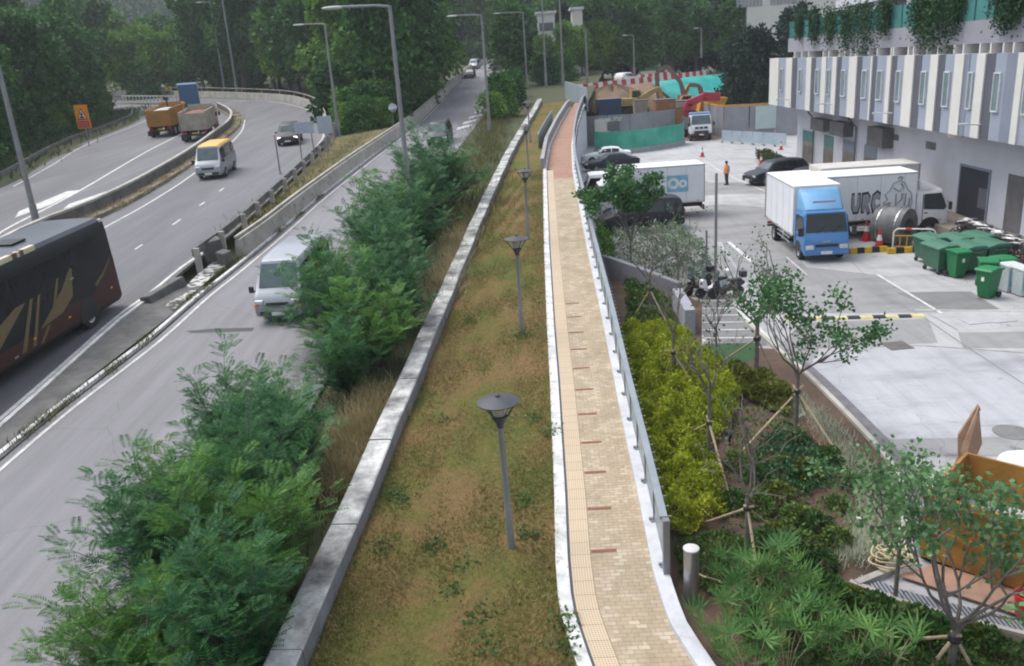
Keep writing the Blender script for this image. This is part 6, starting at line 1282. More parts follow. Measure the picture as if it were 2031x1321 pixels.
rings.append(rings[0]); b.loft(rings, cap=False); b.build('roll', mat('coil_grey', (0.17, 0.17, 0.17), (0.09, 0.09, 0.092), 1.5, .7, .2, dirt=.3), t, smooth_=True)
b = MB()
for a in (-.45, .45): b.loft([[(a-.03+dx, (.9+dr)*math.cos(2*PI*j/n), (.9+dr)*math.sin(2*PI*j/n)) for j in range(n)] for dx, dr in ((0, .001), (0, .012), (.06, .012), (.06, .001))], cap=False)
b.build('strap', M_rim, t)
# bicycles
def bike(m):
    t = empty('bicycle', '', 'bicycle', group='bicycles parked in a dense row')
    for x in (-.5, .5):
        b = MB(); n = 20; pts = [(x+.33*math.cos(2*PI*k/n), 0, .34+.33*math.sin(2*PI*k/n)) for k in range(n+1)]; b.tube(pts, .022, 6, cap=False)
        for k in range(6): b.tube([(x, 0, .34), pts[k*3]], .005, 3)
        b.build('wheel', M_tyre, t)
    MB().tube([(-.5, 0, .34), (-.08, 0, .3), (.36, 0, .78), (-.18, 0, .82), (-.08, 0, .3)], .02, 6).tube([(-.5, 0, .34), (-.18, 0, .82), (-.2, 0, .92)], .014, 6).tube([(.5, 0, .34), (.36, 0, .78), (.33, 0, .98)], .018, 6).build('frame', m, t)
    MB().tube([(.28, -.28, 1.0), (.36, -.1, 1.02), (.36, .1, 1.02), (.28, .28, 1.0)], .016, 6).build('handlebar', M_rim, t); MB().prism([(-.34, .93), (-.05, .94), (-.05, .97), (-.34, .99)], 'y', -.07, .07).build('saddle', M_blk, t, bevel=.02)
    MB().box(.42, .72, -.15, .15, .80, 1.0).build('basket', M_ac, t)
    return t
bm_ = [paint('bike_black', (.03, .03, .035)), paint('bike_red', (.28, .03, .03)), paint('bike_silver', (.4, .41, .43)), paint('bike_navy', (.02, .03, .07))]
BK = [bike(m) for m in bm_]; bc = ['black', 'red', 'silver', 'navy blue']
u0, u1 = on0(1905, 482), on0(2075, 565); k_ = 44; used = {0: 0, 1: 0, 2: 0, 3: 0}
for k in range(k_):
    j = (0, 3, 0, 2, 3, 0, 1, 3)[k % 8]; o = BK[j] if used[j] == 0 else copy_tree(BK[j]); used[j] += 1
    p = u0+(u1-u0)*k/(k_-1)+np.array([RNG.normal()*.15+.3, .55+RNG.normal()*.3, 0]); o.location = (p[0], p[1], .005); o.rotation_euler = (rad(RNG.normal()*7), 0, rad(25+RNG.normal()*14)); o['label'] = bc[j]+' bicycle in the dense row between the bins and the building apron'
# motor scooter
def scooter(q, rz, m, label):
    t = empty('motor_scooter', label, 'motor scooter', tuple(q), rz); t.scale = (.88,)*3
    for x in (-.6, .62): MB().lathe([(.2, -.06), (.26, -.05), (.26, .05), (.2, .06)], n=16).build('wheel', M_tyre, t, loc=(x, 0, .26)).rotation_euler = (PI/2, 0, 0)
    MB().loft([[(-.85, -.12, .62), (-.85, .12, .62), (-.85, .1, .74), (-.85, -.1, .74)], [(-.4, -.2, .4), (-.4, .2, .4), (-.4, .17, .76), (-.4, -.17, .76)], [(.0, -.16, .32), (.0, .16, .32), (.0, .14, .5), (.0, -.14, .5)], [(.3, -.17, .32), (.3, .17, .32), (.3, .15, .42), (.3, -.15, .42)], [(.42, -.2, .36), (.42, .2, .36), (.42, .18, .9), (.42, -.18, .9)], [(.6, -.12, .5), (.6, .12, .5), (.6, .1, .85), (.6, -.1, .85)]]).build('body', m, t, smooth_=True)
    MB().prism([(-.75, .761), (-.05, .761), (-.1, .84), (-.7, .88)], 'y', -.15, .15).build('seat', M_blk, t, bevel=.04); MB().tube([(.4, 0, .85), (.36, 0, 1.02)], .04, 8).tube([(.3, -.34, 1.06), (.36, 0, 1.02), (.3, .34, 1.06)], .022, 6).build('handlebar', M_blk, t)
    MB().add([(.5, -.2, .92), (.5, .2, .92), (.36, .15, 1.3), (.36, -.15, 1.3)], [(0, 1, 2, 3)]).build('windshield', M_wsc, t); MB().cbox((.6, 0, .74), (.06, .14, .1)).build('headlight', M_head, t); MB().box(-.95, -.65, -.18, .18, .9, 1.2).build('top_box', m, t, bevel=.05)
    return t
scooter(on0(1412, 588), rad(200), whitep, 'motor scooter with white bodywork beside the tall bare post'); scooter(on0(1385, 582), rad(215), blackp, 'black motor scooter next to the grey block wall'); scooter(on0(1440, 590), rad(190), greyp, 'dark grey motor scooter on the other side of the white one')
# clipped hedge by the building
hq = [G(1497, 318), G(1540, 345)]
n = 2600; u = RNG.random(n); Pn = np.array(hq[0])+(np.array(hq[1])-np.array(hq[0]))*u[:, None]+np.stack([1.2*(RNG.random(n)), .3*RNG.normal(size=n), .15+.8*RNG.random(n)], 1); U = unit(n, .4)*.2; V = np.cross(U, unit(n)); V = V/np.linalg.norm(V, axis=1, keepdims=True)*.08
tag(diamonds(Pn, U, V, 'hedge', leafmat('hedge_leaf', [(.2, (.03, .045, .015)), (.8, (.08, .10, .03))])), 'low clipped hedge beside the dark off-roader', 'hedge')
# person in an orange vest
def person(q, rz, label):
    t = empty('person', label, 'person', tuple(q), rz); skin = mat('skin', (.42, .26, .18), None, 3, .6); tro = mat('dark_trousers', (.03, .032, .045), None, 5, .9); org = mat('orange_vest', (.75, .26, .05), (.65, .2, .04), 6, .8); sh = mat('grey_shirt', (.25, .25, .28), None, 5, .9)
    V_ = [(0, 0, .92), (0, 0, 1.12), (0, 0, 1.36), (0, .0, 1.47), (.02, 0, 1.56), (.03, 0, 1.66), (0, .17, 1.40), (-.02, .25, 1.14), (.06, .26, .90), (.08, .26, .80), (0, -.17, 1.40), (-.02, -.25, 1.14), (.05, -.27, .90), (.07, -.27, .80), (0, .09, .86), (.04, .10, .48), (-.02, .11, .09), (.12, .12, .04), (0, -.09, .86), (-.02, -.10, .48), (-.08, -.11, .09), (.06, -.12, .04)]
    Ed = [(0, 1), (1, 2), (2, 3), (3, 4), (4, 5), (2, 6), (6, 7), (7, 8), (8, 9), (2, 10), (10, 11), (11, 12), (12, 13), (0, 14), (14, 15), (15, 16), (16, 17), (0, 18), (18, 19), (19, 20), (20, 21)]
    Rr = [.14, .135, .15, .06, .085, .09, .065, .05, .038, .035, .065, .05, .038, .035, .095, .065, .05, .045, .095, .065, .05, .045]
    me = bpy.data.meshes.new('body'); me.from_pydata(V_, Ed, []); o = bpy.data.objects.new('body', me); COL.objects.link(o); o.parent = t; sk = o.modifiers.new('skin', 'SKIN')
    for i, r in enumerate(Rr): me.skin_vertices[0].data[i].radius = (r, r)
    me.skin_vertices[0].data[0].use_root = True; ss = o.modifiers.new('s', 'SUBSURF'); ss.levels = ss.render_levels = 2; me.materials.append(skin)
    n = 16
    def shell(rows, nm, m): MB().loft([[(cx_+rx*math.cos(2*PI*j/n), cy_+ry*math.sin(2*PI*j/n), z) for j in range(n)] for cx_, cy_, rx, ry, z in rows], cap=False).build(nm, m, t, smooth_=True)
    shell([(0, 0, .16, .20, .88), (0, 0, .155, .185, 1.1), (0, 0, .165, .22, 1.36), (0, 0, .11, .17, 1.46)], 'vest', org)
    for s_ in (1, -1):
        shell([(0 if s_ > 0 else 0, s_*.09, .115, .11, .93), (.04 if s_ > 0 else -.02, s_*.10, .085, .085, .5), (-.02 if s_ > 0 else -.08, s_*.11, .07, .07, .08)], 'trouser_leg', tro)
        shell([(0, s_*.17, .085, .08, 1.42), (-.02, s_*.25, .065, .065, 1.14), (.03, s_*.262, .052, .052, .96)], 'sleeve', sh)
    MB().box(-.05, .2, .06, .17, 0, .09).box(-.11, .14, -.17, -.06, 0, .09).build('shoes', M_blk, t, bevel=.03)
    MB().lathe([(.105, 1.64), (.11, 1.70), (.09, 1.77), (0, 1.80)], (.03, 0, 0), 14).build('hair', M_blk, t, smooth_=True)
    f = MB(); f.lathe([(.012, -.02), (.018, 0), (.006, .03)], (.125, 0, 1.645), 6); f.build('nose', skin, t)
    e2 = MB()
    for s_ in (1, -1): e2.cbox((.112, s_*.035, 1.675), (.012, .022, .012))
    e2.build('eyes', M_blk, t); MB().cbox((.115, 0, 1.60), (.012, .05, .01)).build('mouth', M_tail, t)
person(on0(1441, 367), rad(205), 'person in an orange safety vest and dark trousers standing in the yard')

# yellow skip at the corner with its raised gate, hose, bucket
SKY = mat('skip_yellow', (0.37, 0.19, 0.025), (0.23, 0.105, 0.025), 1.1, .6, coord='obj', dirt=.4); RUST = mat('rusty_plate', (0.24, 0.13, 0.08), (0.33, 0.22, 0.15), 2.0, .8, dirt=.4)
s0, s1 = G(1822, 1112), G(2060, 1195); ax = (s1-s0)/np.linalg.norm(s1-s0); an = math.atan2(ax[1], ax[0])
t = empty('waste_skip', 'rusty yellow open waste skip at the edge of the planting bed', 'skip', tuple(s0), an)
Ls, Ws, Hs = 4.6, 2.2, 1.45
b = MB(); b.box(0, Ls, 0, .06, .12, Hs).box(0, Ls, Ws-.06, Ws, .12, Hs).box(0, .06, .06, Ws-.06, .12, Hs).box(.06, Ls, .06, Ws-.06, .12, .18)
b.build('bin', SKY, t); rb = MB().box(-.04, Ls, -.09, -.001, Hs-.06, Hs+.05).box(-.04, Ls, -.06, -.001, .70, .78)
for x in (1.3, 2.6, 3.9): rb.box(x, x+.12, -.10, -.001, .02, Hs-.061)
rb.build('ribs', SKY, t); MB().box(0, Ls, .1, .25, .0, .12).box(0, Ls, Ws-.25, Ws-.1, 0, .12).build('skids', M_blk, t)
MB().box(.1, Ls, .08, Ws-.08, .19, .55).build('rubble_load', mat('skip_load', (.5, .5, .5), (.3, .3, .31), 2, .9, dirt=.4), t)
lg = MB().tube([(1.75, -.012, 1.02), (1.9, -.012, 1.04), (1.88, -.012, .94), (2.02, -.012, .93)], .03, 5); lg.build('painted_mark', M_ac, t); MB().tube([(.75, -.012, .42), (.95, -.012, .44), (.92, -.012, .32), (.84, -.012, .3)], .025, 5).build('painted_mark', M_ac, t)
gt = G(1905, 900); y_ = s0+np.array([-ax[1], ax[0], 0])*2.2
a_, b_2, c_2, d_2 = (GY(1862, 1040, y_[1]+.1), GY(1898, 910, y_[1]+.6), GY(1942, 808, y_[1]+.9), GY(1948, 880, y_[1]+.7))
dv = np.array([-ax[1], ax[0], 0]); o = MB()
for sgn in (0.0, .25): pass
Q = [a_, b_2, c_2, d_2, GY(1890, 1010, y_[1]+.2)]
o.add([tuple(p) for p in Q]+[tuple(p+np.array([.05, .12, 0])) for p in Q], [(0, 1, 2, 3, 4), (9, 8, 7, 6, 5)]+[(i, (i+1) % 5, 5+(i+1) % 5, 5+i) for i in range(5)])
Q2 = [GY(1900, 905, y_[1]+.55), GY(1900, 865, y_[1]+.8), GY(1940, 803, y_[1]+1.05), GY(1945, 812, y_[1]+.95), GY(1908, 890, y_[1]+.7)]
o.add([tuple(p) for p in Q2]+[tuple(p+np.array([.04, .1, 0])) for p in Q2], [(0, 1, 2, 3, 4), (9, 8, 7, 6, 5)]+[(i, (i+1) % 5, 5+(i+1) % 5, 5+i) for i in range(5)])
gob = o.build('gate', RUST, None); gob.parent = t; gob.matrix_parent_inverse = Matrix.Translation(s0) @ Matrix.Rotation(an, 4, 'Z'); gob.matrix_parent_inverse.invert()
# pale bag and plywood, bucket
q = G(2010, 945); tag(MB().lathe([(.62, 0), (.7, .15), (.62, .42), (.35, .55), (0, .58)], n=18).build('rubble_sack', mat('sack_white', (.66, .7, .7), (.5, .58, .58), 2, .8, bump=.6, bscale=6), smooth_=True, loc=(q[0]+.2, q[1]-.2, .02)), 'bulging white sack beyond the yellow skip', 'sack')
a, c, d, e_ = G(1780, 1148), G(1855, 1125), G(2080, 1195), G(2060, 1240)
tag(MB().add([tuple(p+np.array([0, 0, .06])) for p in (a, e_, d, c)]+[tuple(p+np.array([0, 0, .085])) for p in (a, e_, d, c)], [(0, 1, 2, 3), (7, 6, 5, 4), (0, 1, 5, 4), (1, 2, 6, 5), (2, 3, 7, 6), (3, 0, 4, 7)]).build('plywood_sheet', mat('plywood_pink', (0.42, 0.235, 0.16), (0.30, 0.19, 0.14), 1.0, .8, dirt=.4)), 'pinkish plywood sheet lying before the yellow skip', 'board')
q = G(2030, 1228); t = empty('bucket', 'bright red plastic bucket cut by the frame edge', 'bucket', (q[0], q[1], .09)); MB().lathe([(.14, 0), (.19, .38), (.205, .385), (.205, .41), (.175, .41), (.13, .03), (0, .02)], n=20).build('pail', mat('bucket_red', (.6, .02, .03), None, 3, .4), t, smooth_=True); MB().tube([(-.2, 0, .4), (-.15, 0, .52), (0, 0, .57), (.15, 0, .52), (.2, 0, .4)], .008, 6).build('handle', M_steel, t)
# coiled hose
q = G(1768, 1130); pts = []
for k in range(150):
    a = k*.27; r = .12+.30*(.5+.5*math.sin(k*.045+.4))+.03*math.sin(k*1.3); pts.append((q[0]+r*math.cos(a)*.95+.03*math.sin(k*.3), q[1]+r*math.sin(a)*.7, .16+.0016*k+.01*math.sin(k*.8)))
for px, py, h in ((1762, 1095, .4), (1735, 1082, .35), (1730, 1100, .3), (1758, 1108, .3), (1772, 1085, .34), (1755, 1075, .32), (1790, 1088, .16), (1810, 1102, .12)): p = G(px, py, h); pts.append(tuple(p))
hm = mat('hose_cream', (0.50, 0.42, 0.26), (0.42, 0.35, 0.21), 3, .6)
tag(MB().tube([tuple(p) for p in smooth(pts, .05)], .017, 7).build('hose', hm, smooth_=True), 'coiled cream garden hose on the bed kerb', 'hose')
hp2 = [G(1735, 1140, .1), G(1745, 1150, .1), G(1750, 1175, .06), G(1742, 1185, .05)]
tag(MB().tube([tuple(p) for p in smooth([G(1386, 1138, .25), G(1400, 1145, .3), G(1425, 1152, .15), G(1470, 1180, .1), G(1515, 1200, .08)], .1)], .014, 6).build('hose', hm, smooth_=True), 'loose cream hose end trailing from the steel bollard', 'hose')
q = G(1708, 1048); tag(MB().box(-.1, .1, -.02, .02, .2, .24).build('plant_tag', M_wh, loc=tuple(q)), 'small white plastic tag lying on the silvery grass', 'tag').rotation_euler = (0, 0, -.5)
q = G(1447, 885); t = empty('spotlight', 'small black garden spotlight with a shiny rim in the bed', 'spotlight', tuple(q)); MB().lathe([(.03, 0), (.03, .25)], n=8).build('stake', M_blk, t); MB().lathe([(.06, .251), (.1, .38), (.1, .42)], n=14).build('head', M_blk, t, smooth_=True)
# ================================================================== VEGETATION
M_bark = mat('bark_grey', (0.13, 0.11, 0.095), (0.075, 0.063, 0.055), 4, .9, bump=.5, bscale=20); M_barkl = mat('bark_pale', (0.17, 0.15, 0.13), (0.10, 0.09, 0.08), 5, .9, bump=.4, bscale=25)
M_bamboo = mat('bamboo_stake', (0.40, 0.32, 0.2), (0.28, 0.22, 0.15), 4, .7)
def norm(v): return v/np.maximum(np.linalg.norm(v, axis=-1, keepdims=True), 1e-9)
def arr(P_, U_, V_): return np.array(P_), np.array(U_), np.array(V_)
# fern-leaved shrubs ----------------------------------------------
LM2 = leafmat('fern_leaf_fresh', [(0.1, (0.035, 0.10, 0.028)), (0.45, (0.075, 0.185, 0.04)), (0.75, (0.13, 0.28, 0.045)), (0.94, (0.22, 0.38, 0.06)), (1.0, (.28, .22, .08))], 1.3, .3, .55, .25)
LM = leafmat('fern_leaf', [(0.1, (0.024, 0.08, 0.04)), (0.45, (0.046, 0.14, 0.058)), (0.75, (0.085, 0.225, 0.06)), (1.0, (0.17, 0.36, 0.06))], 1.3, .3, .55, .25)
def fern_shrub(seed, H=3.6, spread=1.9, stems=24, lean=(0, 0), m=None):
    rg = np.random.default_rng(seed); t = empty('fern_leaved_shrub', '', 'shrub', group='fern-leaved shrubs between the road and the low wall'); sm = MB(); Ps, Us, Vs = [], [], []
    for s in range(stems):
        a = 2*PI*s/stems+rg.normal()*.35; out = rg.random()**.6*spread; h = H*(1-.42*(out/spread)**1.6)*(.52+.62*rg.random())
        pts = [];
        for k in range(9):
            u = k/8; pts.append(np.array([lean[0]*u*u+out*math.cos(a)*(u**1.25), lean[1]*u*u+out*math.sin(a)*(u**1.25), h*(u-.10*u*u*(out/spread))+.0])+rg.normal(size=3)*.04)
        sm.tube(pts, [.03*(1-.8*k/8) for k in range(9)], 5)
        for u in np.linspace(.10, 1.0, 23):
            i = min(7, int(u*8)); p = pts[i]+(pts[i+1]-pts[i])*(u*8-i); ax = norm(pts[i+1]-pts[i])
            nb = 3 if u < .95 else 5
            for _ in range(nb):
                b_ = rg.random()*2*PI; d = norm(np.array([math.cos(b_), math.sin(b_), .25+.5*rg.random()])+ax*.5); l = (.30+.22*rg.random())*(1.05-.25*abs(u-.6)); p0 = p+d*.10*rg.random()
                if rg.random() < .5 and u > .2: p0 = p+d*(.25+.3*rg.random()); 
                side = norm(np.cross(d, np.array([0, 0, 1.0])+rg.normal(size=3)*.25)); up = np.cross(side, d)
                for j in range(8):
                    f = (j+1)/8; q = p0+d*l*f+np.array([0, 0, -.22*l*f*f]); pl_ = l*(.36-.24*abs(f-.5)); dr = -.25-.25*f
                    for sg in (-1, 1):
                        dirv = norm(side*sg*.85+d*.55+np.array([0, 0, dr*.6])); Ps.append(q); Us.append(dirv*pl_); Vs.append(norm(np.cross(dirv, up)+rg.normal(size=3)*.15)*(.0115+.005*rg.random()))
    sm.build('stems', M_bark, t)
    diamonds(*arr(Ps, Us, Vs), 'foliage', m or LM, t, bend=.08); return t
FS = [fern_shrub(11, 3.3, 1.9, 19, (-.5, 0)), fern_shrub(12, 3.9, 1.8, 20, (-.4, .2)), fern_shrub(13, 2.9, 1.7, 17, (-.2, -.1), LM2)]
fs = [ # x, y, proto, scale, label
 (-5.2, 11.3, 0, .85, 'feathery green shrub at the bottom frame edge against the low wall'), (-7.0, 11.2, 2, .75, 'feathery shrub leaning over the road at the bottom frame corner'),
 (-5.7, 13.2, 2, 1.0, 'dark feathery shrub against the low wall, just above the palest one'), (-7.3, 13.5, 0, .85, 'feathery shrub reaching farthest out over the near road surface'), (-6.3, 15.0, 1, .88, 'dense feathery shrub in the middle of the nearest shrub mass'), (-7.7, 15.6, 2, .75, 'feathery shrub with sprays drooping over the near carriageway'),
 (-5.9, 17.4, 0, .8, 'feathery shrub beside the pale dry grass and the low wall'), (-7.6, 18.0, 1, .78, 'tallest spray-topped feathery shrub at the back of the nearest mass'), (-7.0, 19.3, 2, .7, 'small loose feathery shrub at the far edge of the nearest mass'),
 (-5.7, 22.4, 0, .72, 'feathery shrub at the near end of the second shrub mass, in dry grass'), (-5.2, 24.5, 2, .95, 'broad feathery shrub hanging over the low wall behind the dry grass'), (-6.6, 26.0, 1, .95, 'feathery shrub covering the flank of the silver minibus van'), (-4.9, 27.8, 0, .95, 'feathery shrub right beside the second garden lamp, at the wall'), (-6.9, 29.0, 2, 1.0, 'feathery shrub in front of the windscreen of the silver minibus van'), (-5.6, 31.5, 1, 1.0, 'tall feathery shrub under the tall street lamp, near side'),
 (-6.6, 34.5, 0, 1.05, 'feathery shrub just behind the roof of the silver minibus van'), (-5.3, 37.5, 1, 1.0, 'tall feathery shrub at the foot of the tall street lamp'), (-7.0, 40.0, 2, 1.15, 'feathery shrub spreading over the road past the tall street lamp'), (-5.4, 43.0, 1, 1.12, 'dark feathery shrub past the tall street lamp, by the wall'), (-4.7, 48.0, 0, 1.2, 'bright green feathery shrub below the dark people carrier'), (-6.2, 46.5, 1, 1.15, 'feathery shrub hiding the wheels of the dark people carrier'),
]
used = set()
for x, y, k, s, lb in fs:
    o = FS[k] if k not in used else copy_tree(FS[k]); used.add(k); o.location = (x, y, zl(y)-.05); o.rotation_euler = (0, 0, RNG.normal()*.5); o.scale = (s, s, s); o['label'] = lb
# undergrowth and dry grass along the verge
def tufts(name, centers, n, h, w, m, label, spread=(.6, .8), lean=.35, zf=zl, cat='grass', par=None):
    k = RNG.integers(0, len(centers), n); c = np.array(centers)[k]; Pn = c+RNG.normal(size=(n, 3))*np.array([spread[0], spread[1], 0]); Pn[:, 2] = [zf(v) for v in Pn[:, 1]]
    U = np.stack([RNG.normal(size=n)*lean, RNG.normal(size=n)*lean, .6+.5*RNG.random(n)], 1)*h; V = RNG.normal(size=(n, 3)); V[:, 2] = 0; V = norm(V)*w
    return tag(diamonds(Pn, U, V, name, m, par, bend=.12), label, cat, kind='stuff')
M_dry = leafmat('dry_blade', [(0.15, (.24, .20, .09)), (0.6, (.44, .36, .20)), (1.0, (.60, .50, .31))], .8, .2)
M_dryg = leafmat('dry_green_blade', [(0.15, (.06, .085, .025)), (0.6, (.15, .15, .05)), (1.0, (.30, .25, .10))], .6, .2)
tufts('dry_grass', [L(*p) for p in [(700, 880), (730, 840), (690, 930), (740, 800), (670, 960), (715, 860)]], 6000, .46, .010, M_dry, 'tall pale dry grass between the shrubs and the low wall', (.35, .5))
tufts('dry_grass', [L(*p) for p in [(890, 545), (880, 580), (905, 510), (920, 470), (900, 500)]], 2600, .6, .012, M_dry, 'pale dry grass by the wall behind the second shrub mass', (.4, 1.2))
tufts('verge_grass', [p3(-3.3+.012*y, y+0.0)+np.array([-1.0, 0, 0]) for y in np.arange(40, 96, 2.0)], 6500, .6, .022, M_dryg, 'rough green and yellow grass on the verge beside the low wall', (.9, 1.2))
tufts('verge_grass', [(x, y, 0) for y in np.arange(10, 36, 1.0) for x in (-6.0, -5.2)], 4500, .3, .012, leafmat('under_leaf', [(.2, (.02, .035, .015)), (.9, (.07, .09, .03))], .8, .2), 'low weeds on the dark earth under the shrubs', (.6, .6))
tufts('dry_grass', [p3(-15.0, y, h=.3) for y in np.arange(44, 80, 2.0)], 3600, .4, .02, M_dryg, 'dry brown and green grass between the two carriageways', (.6, 1.0), zf=lambda y: zl(y)+.55)
tufts('kerb_weeds', [L(*p)+np.array([-.15, 0, 0]) for p in [(235, 735), (150, 800), (300, 680), (420, 575), (440, 545), (480, 520), (560, 462), (600, 430), (640, 395), (100, 840), (60, 870), (380, 600)]], 1500, .2, .012, M_dryg, 'small weeds along the kerb of the middle carriageway', (.12, .5), zf=lambda y: zl(y)+.08)
tufts('median_grass', [ml[i]+np.array([.25, 0, 0]) for i in range(8, len(ml), 2)], 2600, .3, .02, M_dry, 'dry grass growing along the median barrier', (.3, .8), zf=lambda y: zr(y)+.18)
tufts('bank_grass', [FL_L[i]+np.array([-2.6-(j*1.4), 0, 0]) for i in range(3, 9) for j in range(3)], 5500, .7, .05, leafmat('bank_blade', [(.15, (.02, .05, .02)), (.7, (.06, .11, .03)), (1, (.16, .13, .05))], .3, .2), 'green and rusty undergrowth on the bank below the dark wood', (1.0, 4.0), zf=lambda y: zr(y)+.1)
# forest trees ----------------------------------------------------
def forest_tree(seed, m, H=13.0, r=4.2, n=5200, ls=.62, name='broadleaf_tree', low=.18):
    rg = np.random.default_rng(seed); t = empty(name, '', 'tree'); b = MB(); b.tube([(0, 0, -1.5), (.1, 0, H*.3), (.2, .1, H*.62)], [.32, .24, .1], 7)
    bl = []
    for k in range(15):
        a = rg.random()*2*PI; z = H*(low+.12+(.80-low)*rg.random()); rr = r*(.35+.45*rg.random())*(1.1-.5*abs(z/H-.5)); c = np.array([math.cos(a)*r*.55*rg.random(), math.sin(a)*r*.55*rg.random(), z]); bl.append((c, rr*.75)); 
        if k % 2 == 0: b.tube([(.1, 0, max(.5, z*.55)), tuple(c*np.array([.5, .5, .85])), tuple(c)], [.12, .07, .03], 5)
    bl.append((np.array([0, 0, H*.86]), r*.42)); b.build('trunk', M_bark, t)
    k = rg.integers(0, len(bl), n); C_ = np.array([q[0] for q in bl])[k]; Rr = np.array([q[1] for q in bl])[k]; d = norm(rg.normal(size=(n, 3))+np.array([0, 0, .25])); rad_ = Rr*(.55+.5*rg.random(n)**.7); Pn = C_+d*rad_[:, None]*np.array([1, 1, .8])
    U = norm(d*.6+rg.normal(size=(n, 3))*.7+np.array([0, 0, -.25]))*(ls*(.6+.7*rg.random(n)))[:, None]; V = norm(np.cross(U, rg.normal(size=(n, 3))))*(ls*.33)
    diamonds(Pn, U, V, 'crown', m, t, bend=.15); return t
LD = leafmat('leaf_dark', [(.1, (.014, .052, .015)), (.5, (.040, .125, .029)), (.85, (.09, .22, .038)), (1.0, (.16, .30, .042))], .22, .2, .6, .2)
LG = leafmat('leaf_green', [(.1, (.04, .115, .022)), (.5, (.105, .22, .034)), (.85, (.20, .33, .042)), (1.0, (.30, .40, .055))], .22, .25, .6, .2)
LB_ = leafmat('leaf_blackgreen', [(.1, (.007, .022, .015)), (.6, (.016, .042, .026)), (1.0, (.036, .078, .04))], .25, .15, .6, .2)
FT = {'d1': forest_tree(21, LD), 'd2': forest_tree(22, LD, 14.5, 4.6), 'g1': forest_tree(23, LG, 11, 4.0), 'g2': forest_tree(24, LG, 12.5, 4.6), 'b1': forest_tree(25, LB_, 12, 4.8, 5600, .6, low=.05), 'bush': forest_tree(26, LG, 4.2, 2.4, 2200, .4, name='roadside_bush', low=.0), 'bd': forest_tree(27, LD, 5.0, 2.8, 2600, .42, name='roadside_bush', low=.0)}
tu = set()
def ft(k, x, y, z, s, label, group):
    o = FT[k] if k not in tu else copy_tree(FT[k]); tu.add(k); o.location = (x, y, z); o.rotation_euler = (0, 0, RNG.random()*6.28); o.scale = (s, s, s*(.92+.16*RNG.random())); o['label'] = label; o['group'] = group; return o
def fl_edge(y): return float(np.interp(y, [4, 40, 54, 64, 89, 105, 117, 135], [-37, -38, -39.5, -41.3, -48.3, -51, -54, -60]))
for y in np.arange(44, 132, 6.0):
    for row, dx in enumerate((5.0, 10.5, 17)):
        x = fl_edge(y)-dx-RNG.random()*1.5; k = ('d1', 'd2', 'd1', 'd2', 'g1')[int(RNG.integers(0, 5))] if row == 0 else ('d2', 'g2', 'd1')[int(RNG.integers(0, 3))]
        ft(k, x, y+RNG.normal()*1.2, zr(y)+dx*.12-.3, (.80, 1.0, 1.18)[row]*(.9+.2*RNG.random()), ['dark broadleaf tree in the front row of the wood along the far carriageway', 'dark broadleaf tree in the second row of the wood along the far carriageway', 'taller tree at the back of the wood along the far carriageway'][row], 'trees of the wood along the far carriageway')
for y in np.arange(46, 120, 4.5): ft('bd' if RNG.random() < .6 else 'bush', fl_edge(y)-3.8-RNG.random(), y, zr(y)-.2, .7+.3*RNG.random(), 'low bush at the foot of the wood along the far carriageway', 'bushes below the wood')
for i, (px, Y, k, s) in enumerate(((255, 150, 'g2', 1.0), (300, 160, 'g2', 1.05), (345, 155, 'g1', 1.0), (390, 165, 'g2', 1.1), (428, 158, 'd1', .85), (478, 162, 'g2', 1.05), (520, 150, 'g1', 1.2), (545, 165, 'g2', 1.25), (320, 175, 'd2', 1.0), (420, 178, 'g2', 1.0), (500, 178, 'd2', 1.1), (370, 150, 'bd', 1.3), (450, 150, 'bd', 1.4), (290, 148, 'bd', 1.3), (505, 146, 'bd', 1.3), (585, 158, 'd1', 1.3), (210, 160, 'd2', 1.2), (245, 175, 'g2', 1.3), (180, 175, 'd2', 1.3))):
    ft(k, GY(px, 190, Y)[0], Y, zr(Y)-1.0, s, 'yellow-green tree beyond the far bend' if k[0] == 'g' else 'dark tree or thicket beyond the far bend', 'trees beyond the far bend')
i = 0
for y in np.arange(90, 150, 6.5):
    xa, xb = float(np.interp(y, [88, 101, 113, 121, 131, 150], [-16.5, -20, -24.5, -29, -37, -58])), -14.6
    for x in np.arange(xb, xa, -4.6):
        ft(('d1', 'd2', 'd1', 'g1', 'd2')[i % 5], x+RNG.normal()*.7, y+RNG.normal()*1.2, zl(y)-.3, 1.0+.25*RNG.random()+(.15 if y > 110 else 0), 'tall dark tree in the wooded wedge between the carriageways', 'trees of the wedge between the carriageways'); i += 1
for x, y, k, s in ((-15.9, 81, 'bd', .75), (-17.3, 82.5, 'bush', .8), (-14.6, 83.5, 'bush', .75), (-13.6, 87, 'bd', .8), (-16.5, 85.5, 'bd', .95), (-15.2, 88, 'bush', 1.1), (-18.3, 87, 'bush', 1.0), (-14.6, 94, 'bd', 1.1), (-13.9, 100, 'bush', 1.0), (-20.5, 91, 'bd', 1.2), (-13.3, 108, 'bd', 1.1), (-13.2, 118, 'bush', 1.1)): ft(k, x, y, zl(y)-.2, s, 'low bush at the near edge of the wooded wedge', 'bushes of the wedge')
for i, (x, y, k, s) in enumerate(((-3.2, 86, 'bush', .75), (-2.6, 90, 'bd', .8), (-2.9, 96, 'bush', .85), (-1.6, 101, 'bd', .8), (-2.6, 106, 'bush', .8), (-1.2, 110, 'bush', .8))): ft(k, x, y, zl(y)-.2, s, ['rounded green bush beside the far street lamp, nearest on the verge', 'dark bush on the verge, second from the near one', 'green bush on the verge, third from the near one', 'dark bush on the verge before the far pale rubble', 'green bush on the verge beside the far parapet', 'green bush at the end of the verge'][i], 'bushes on the far verge')
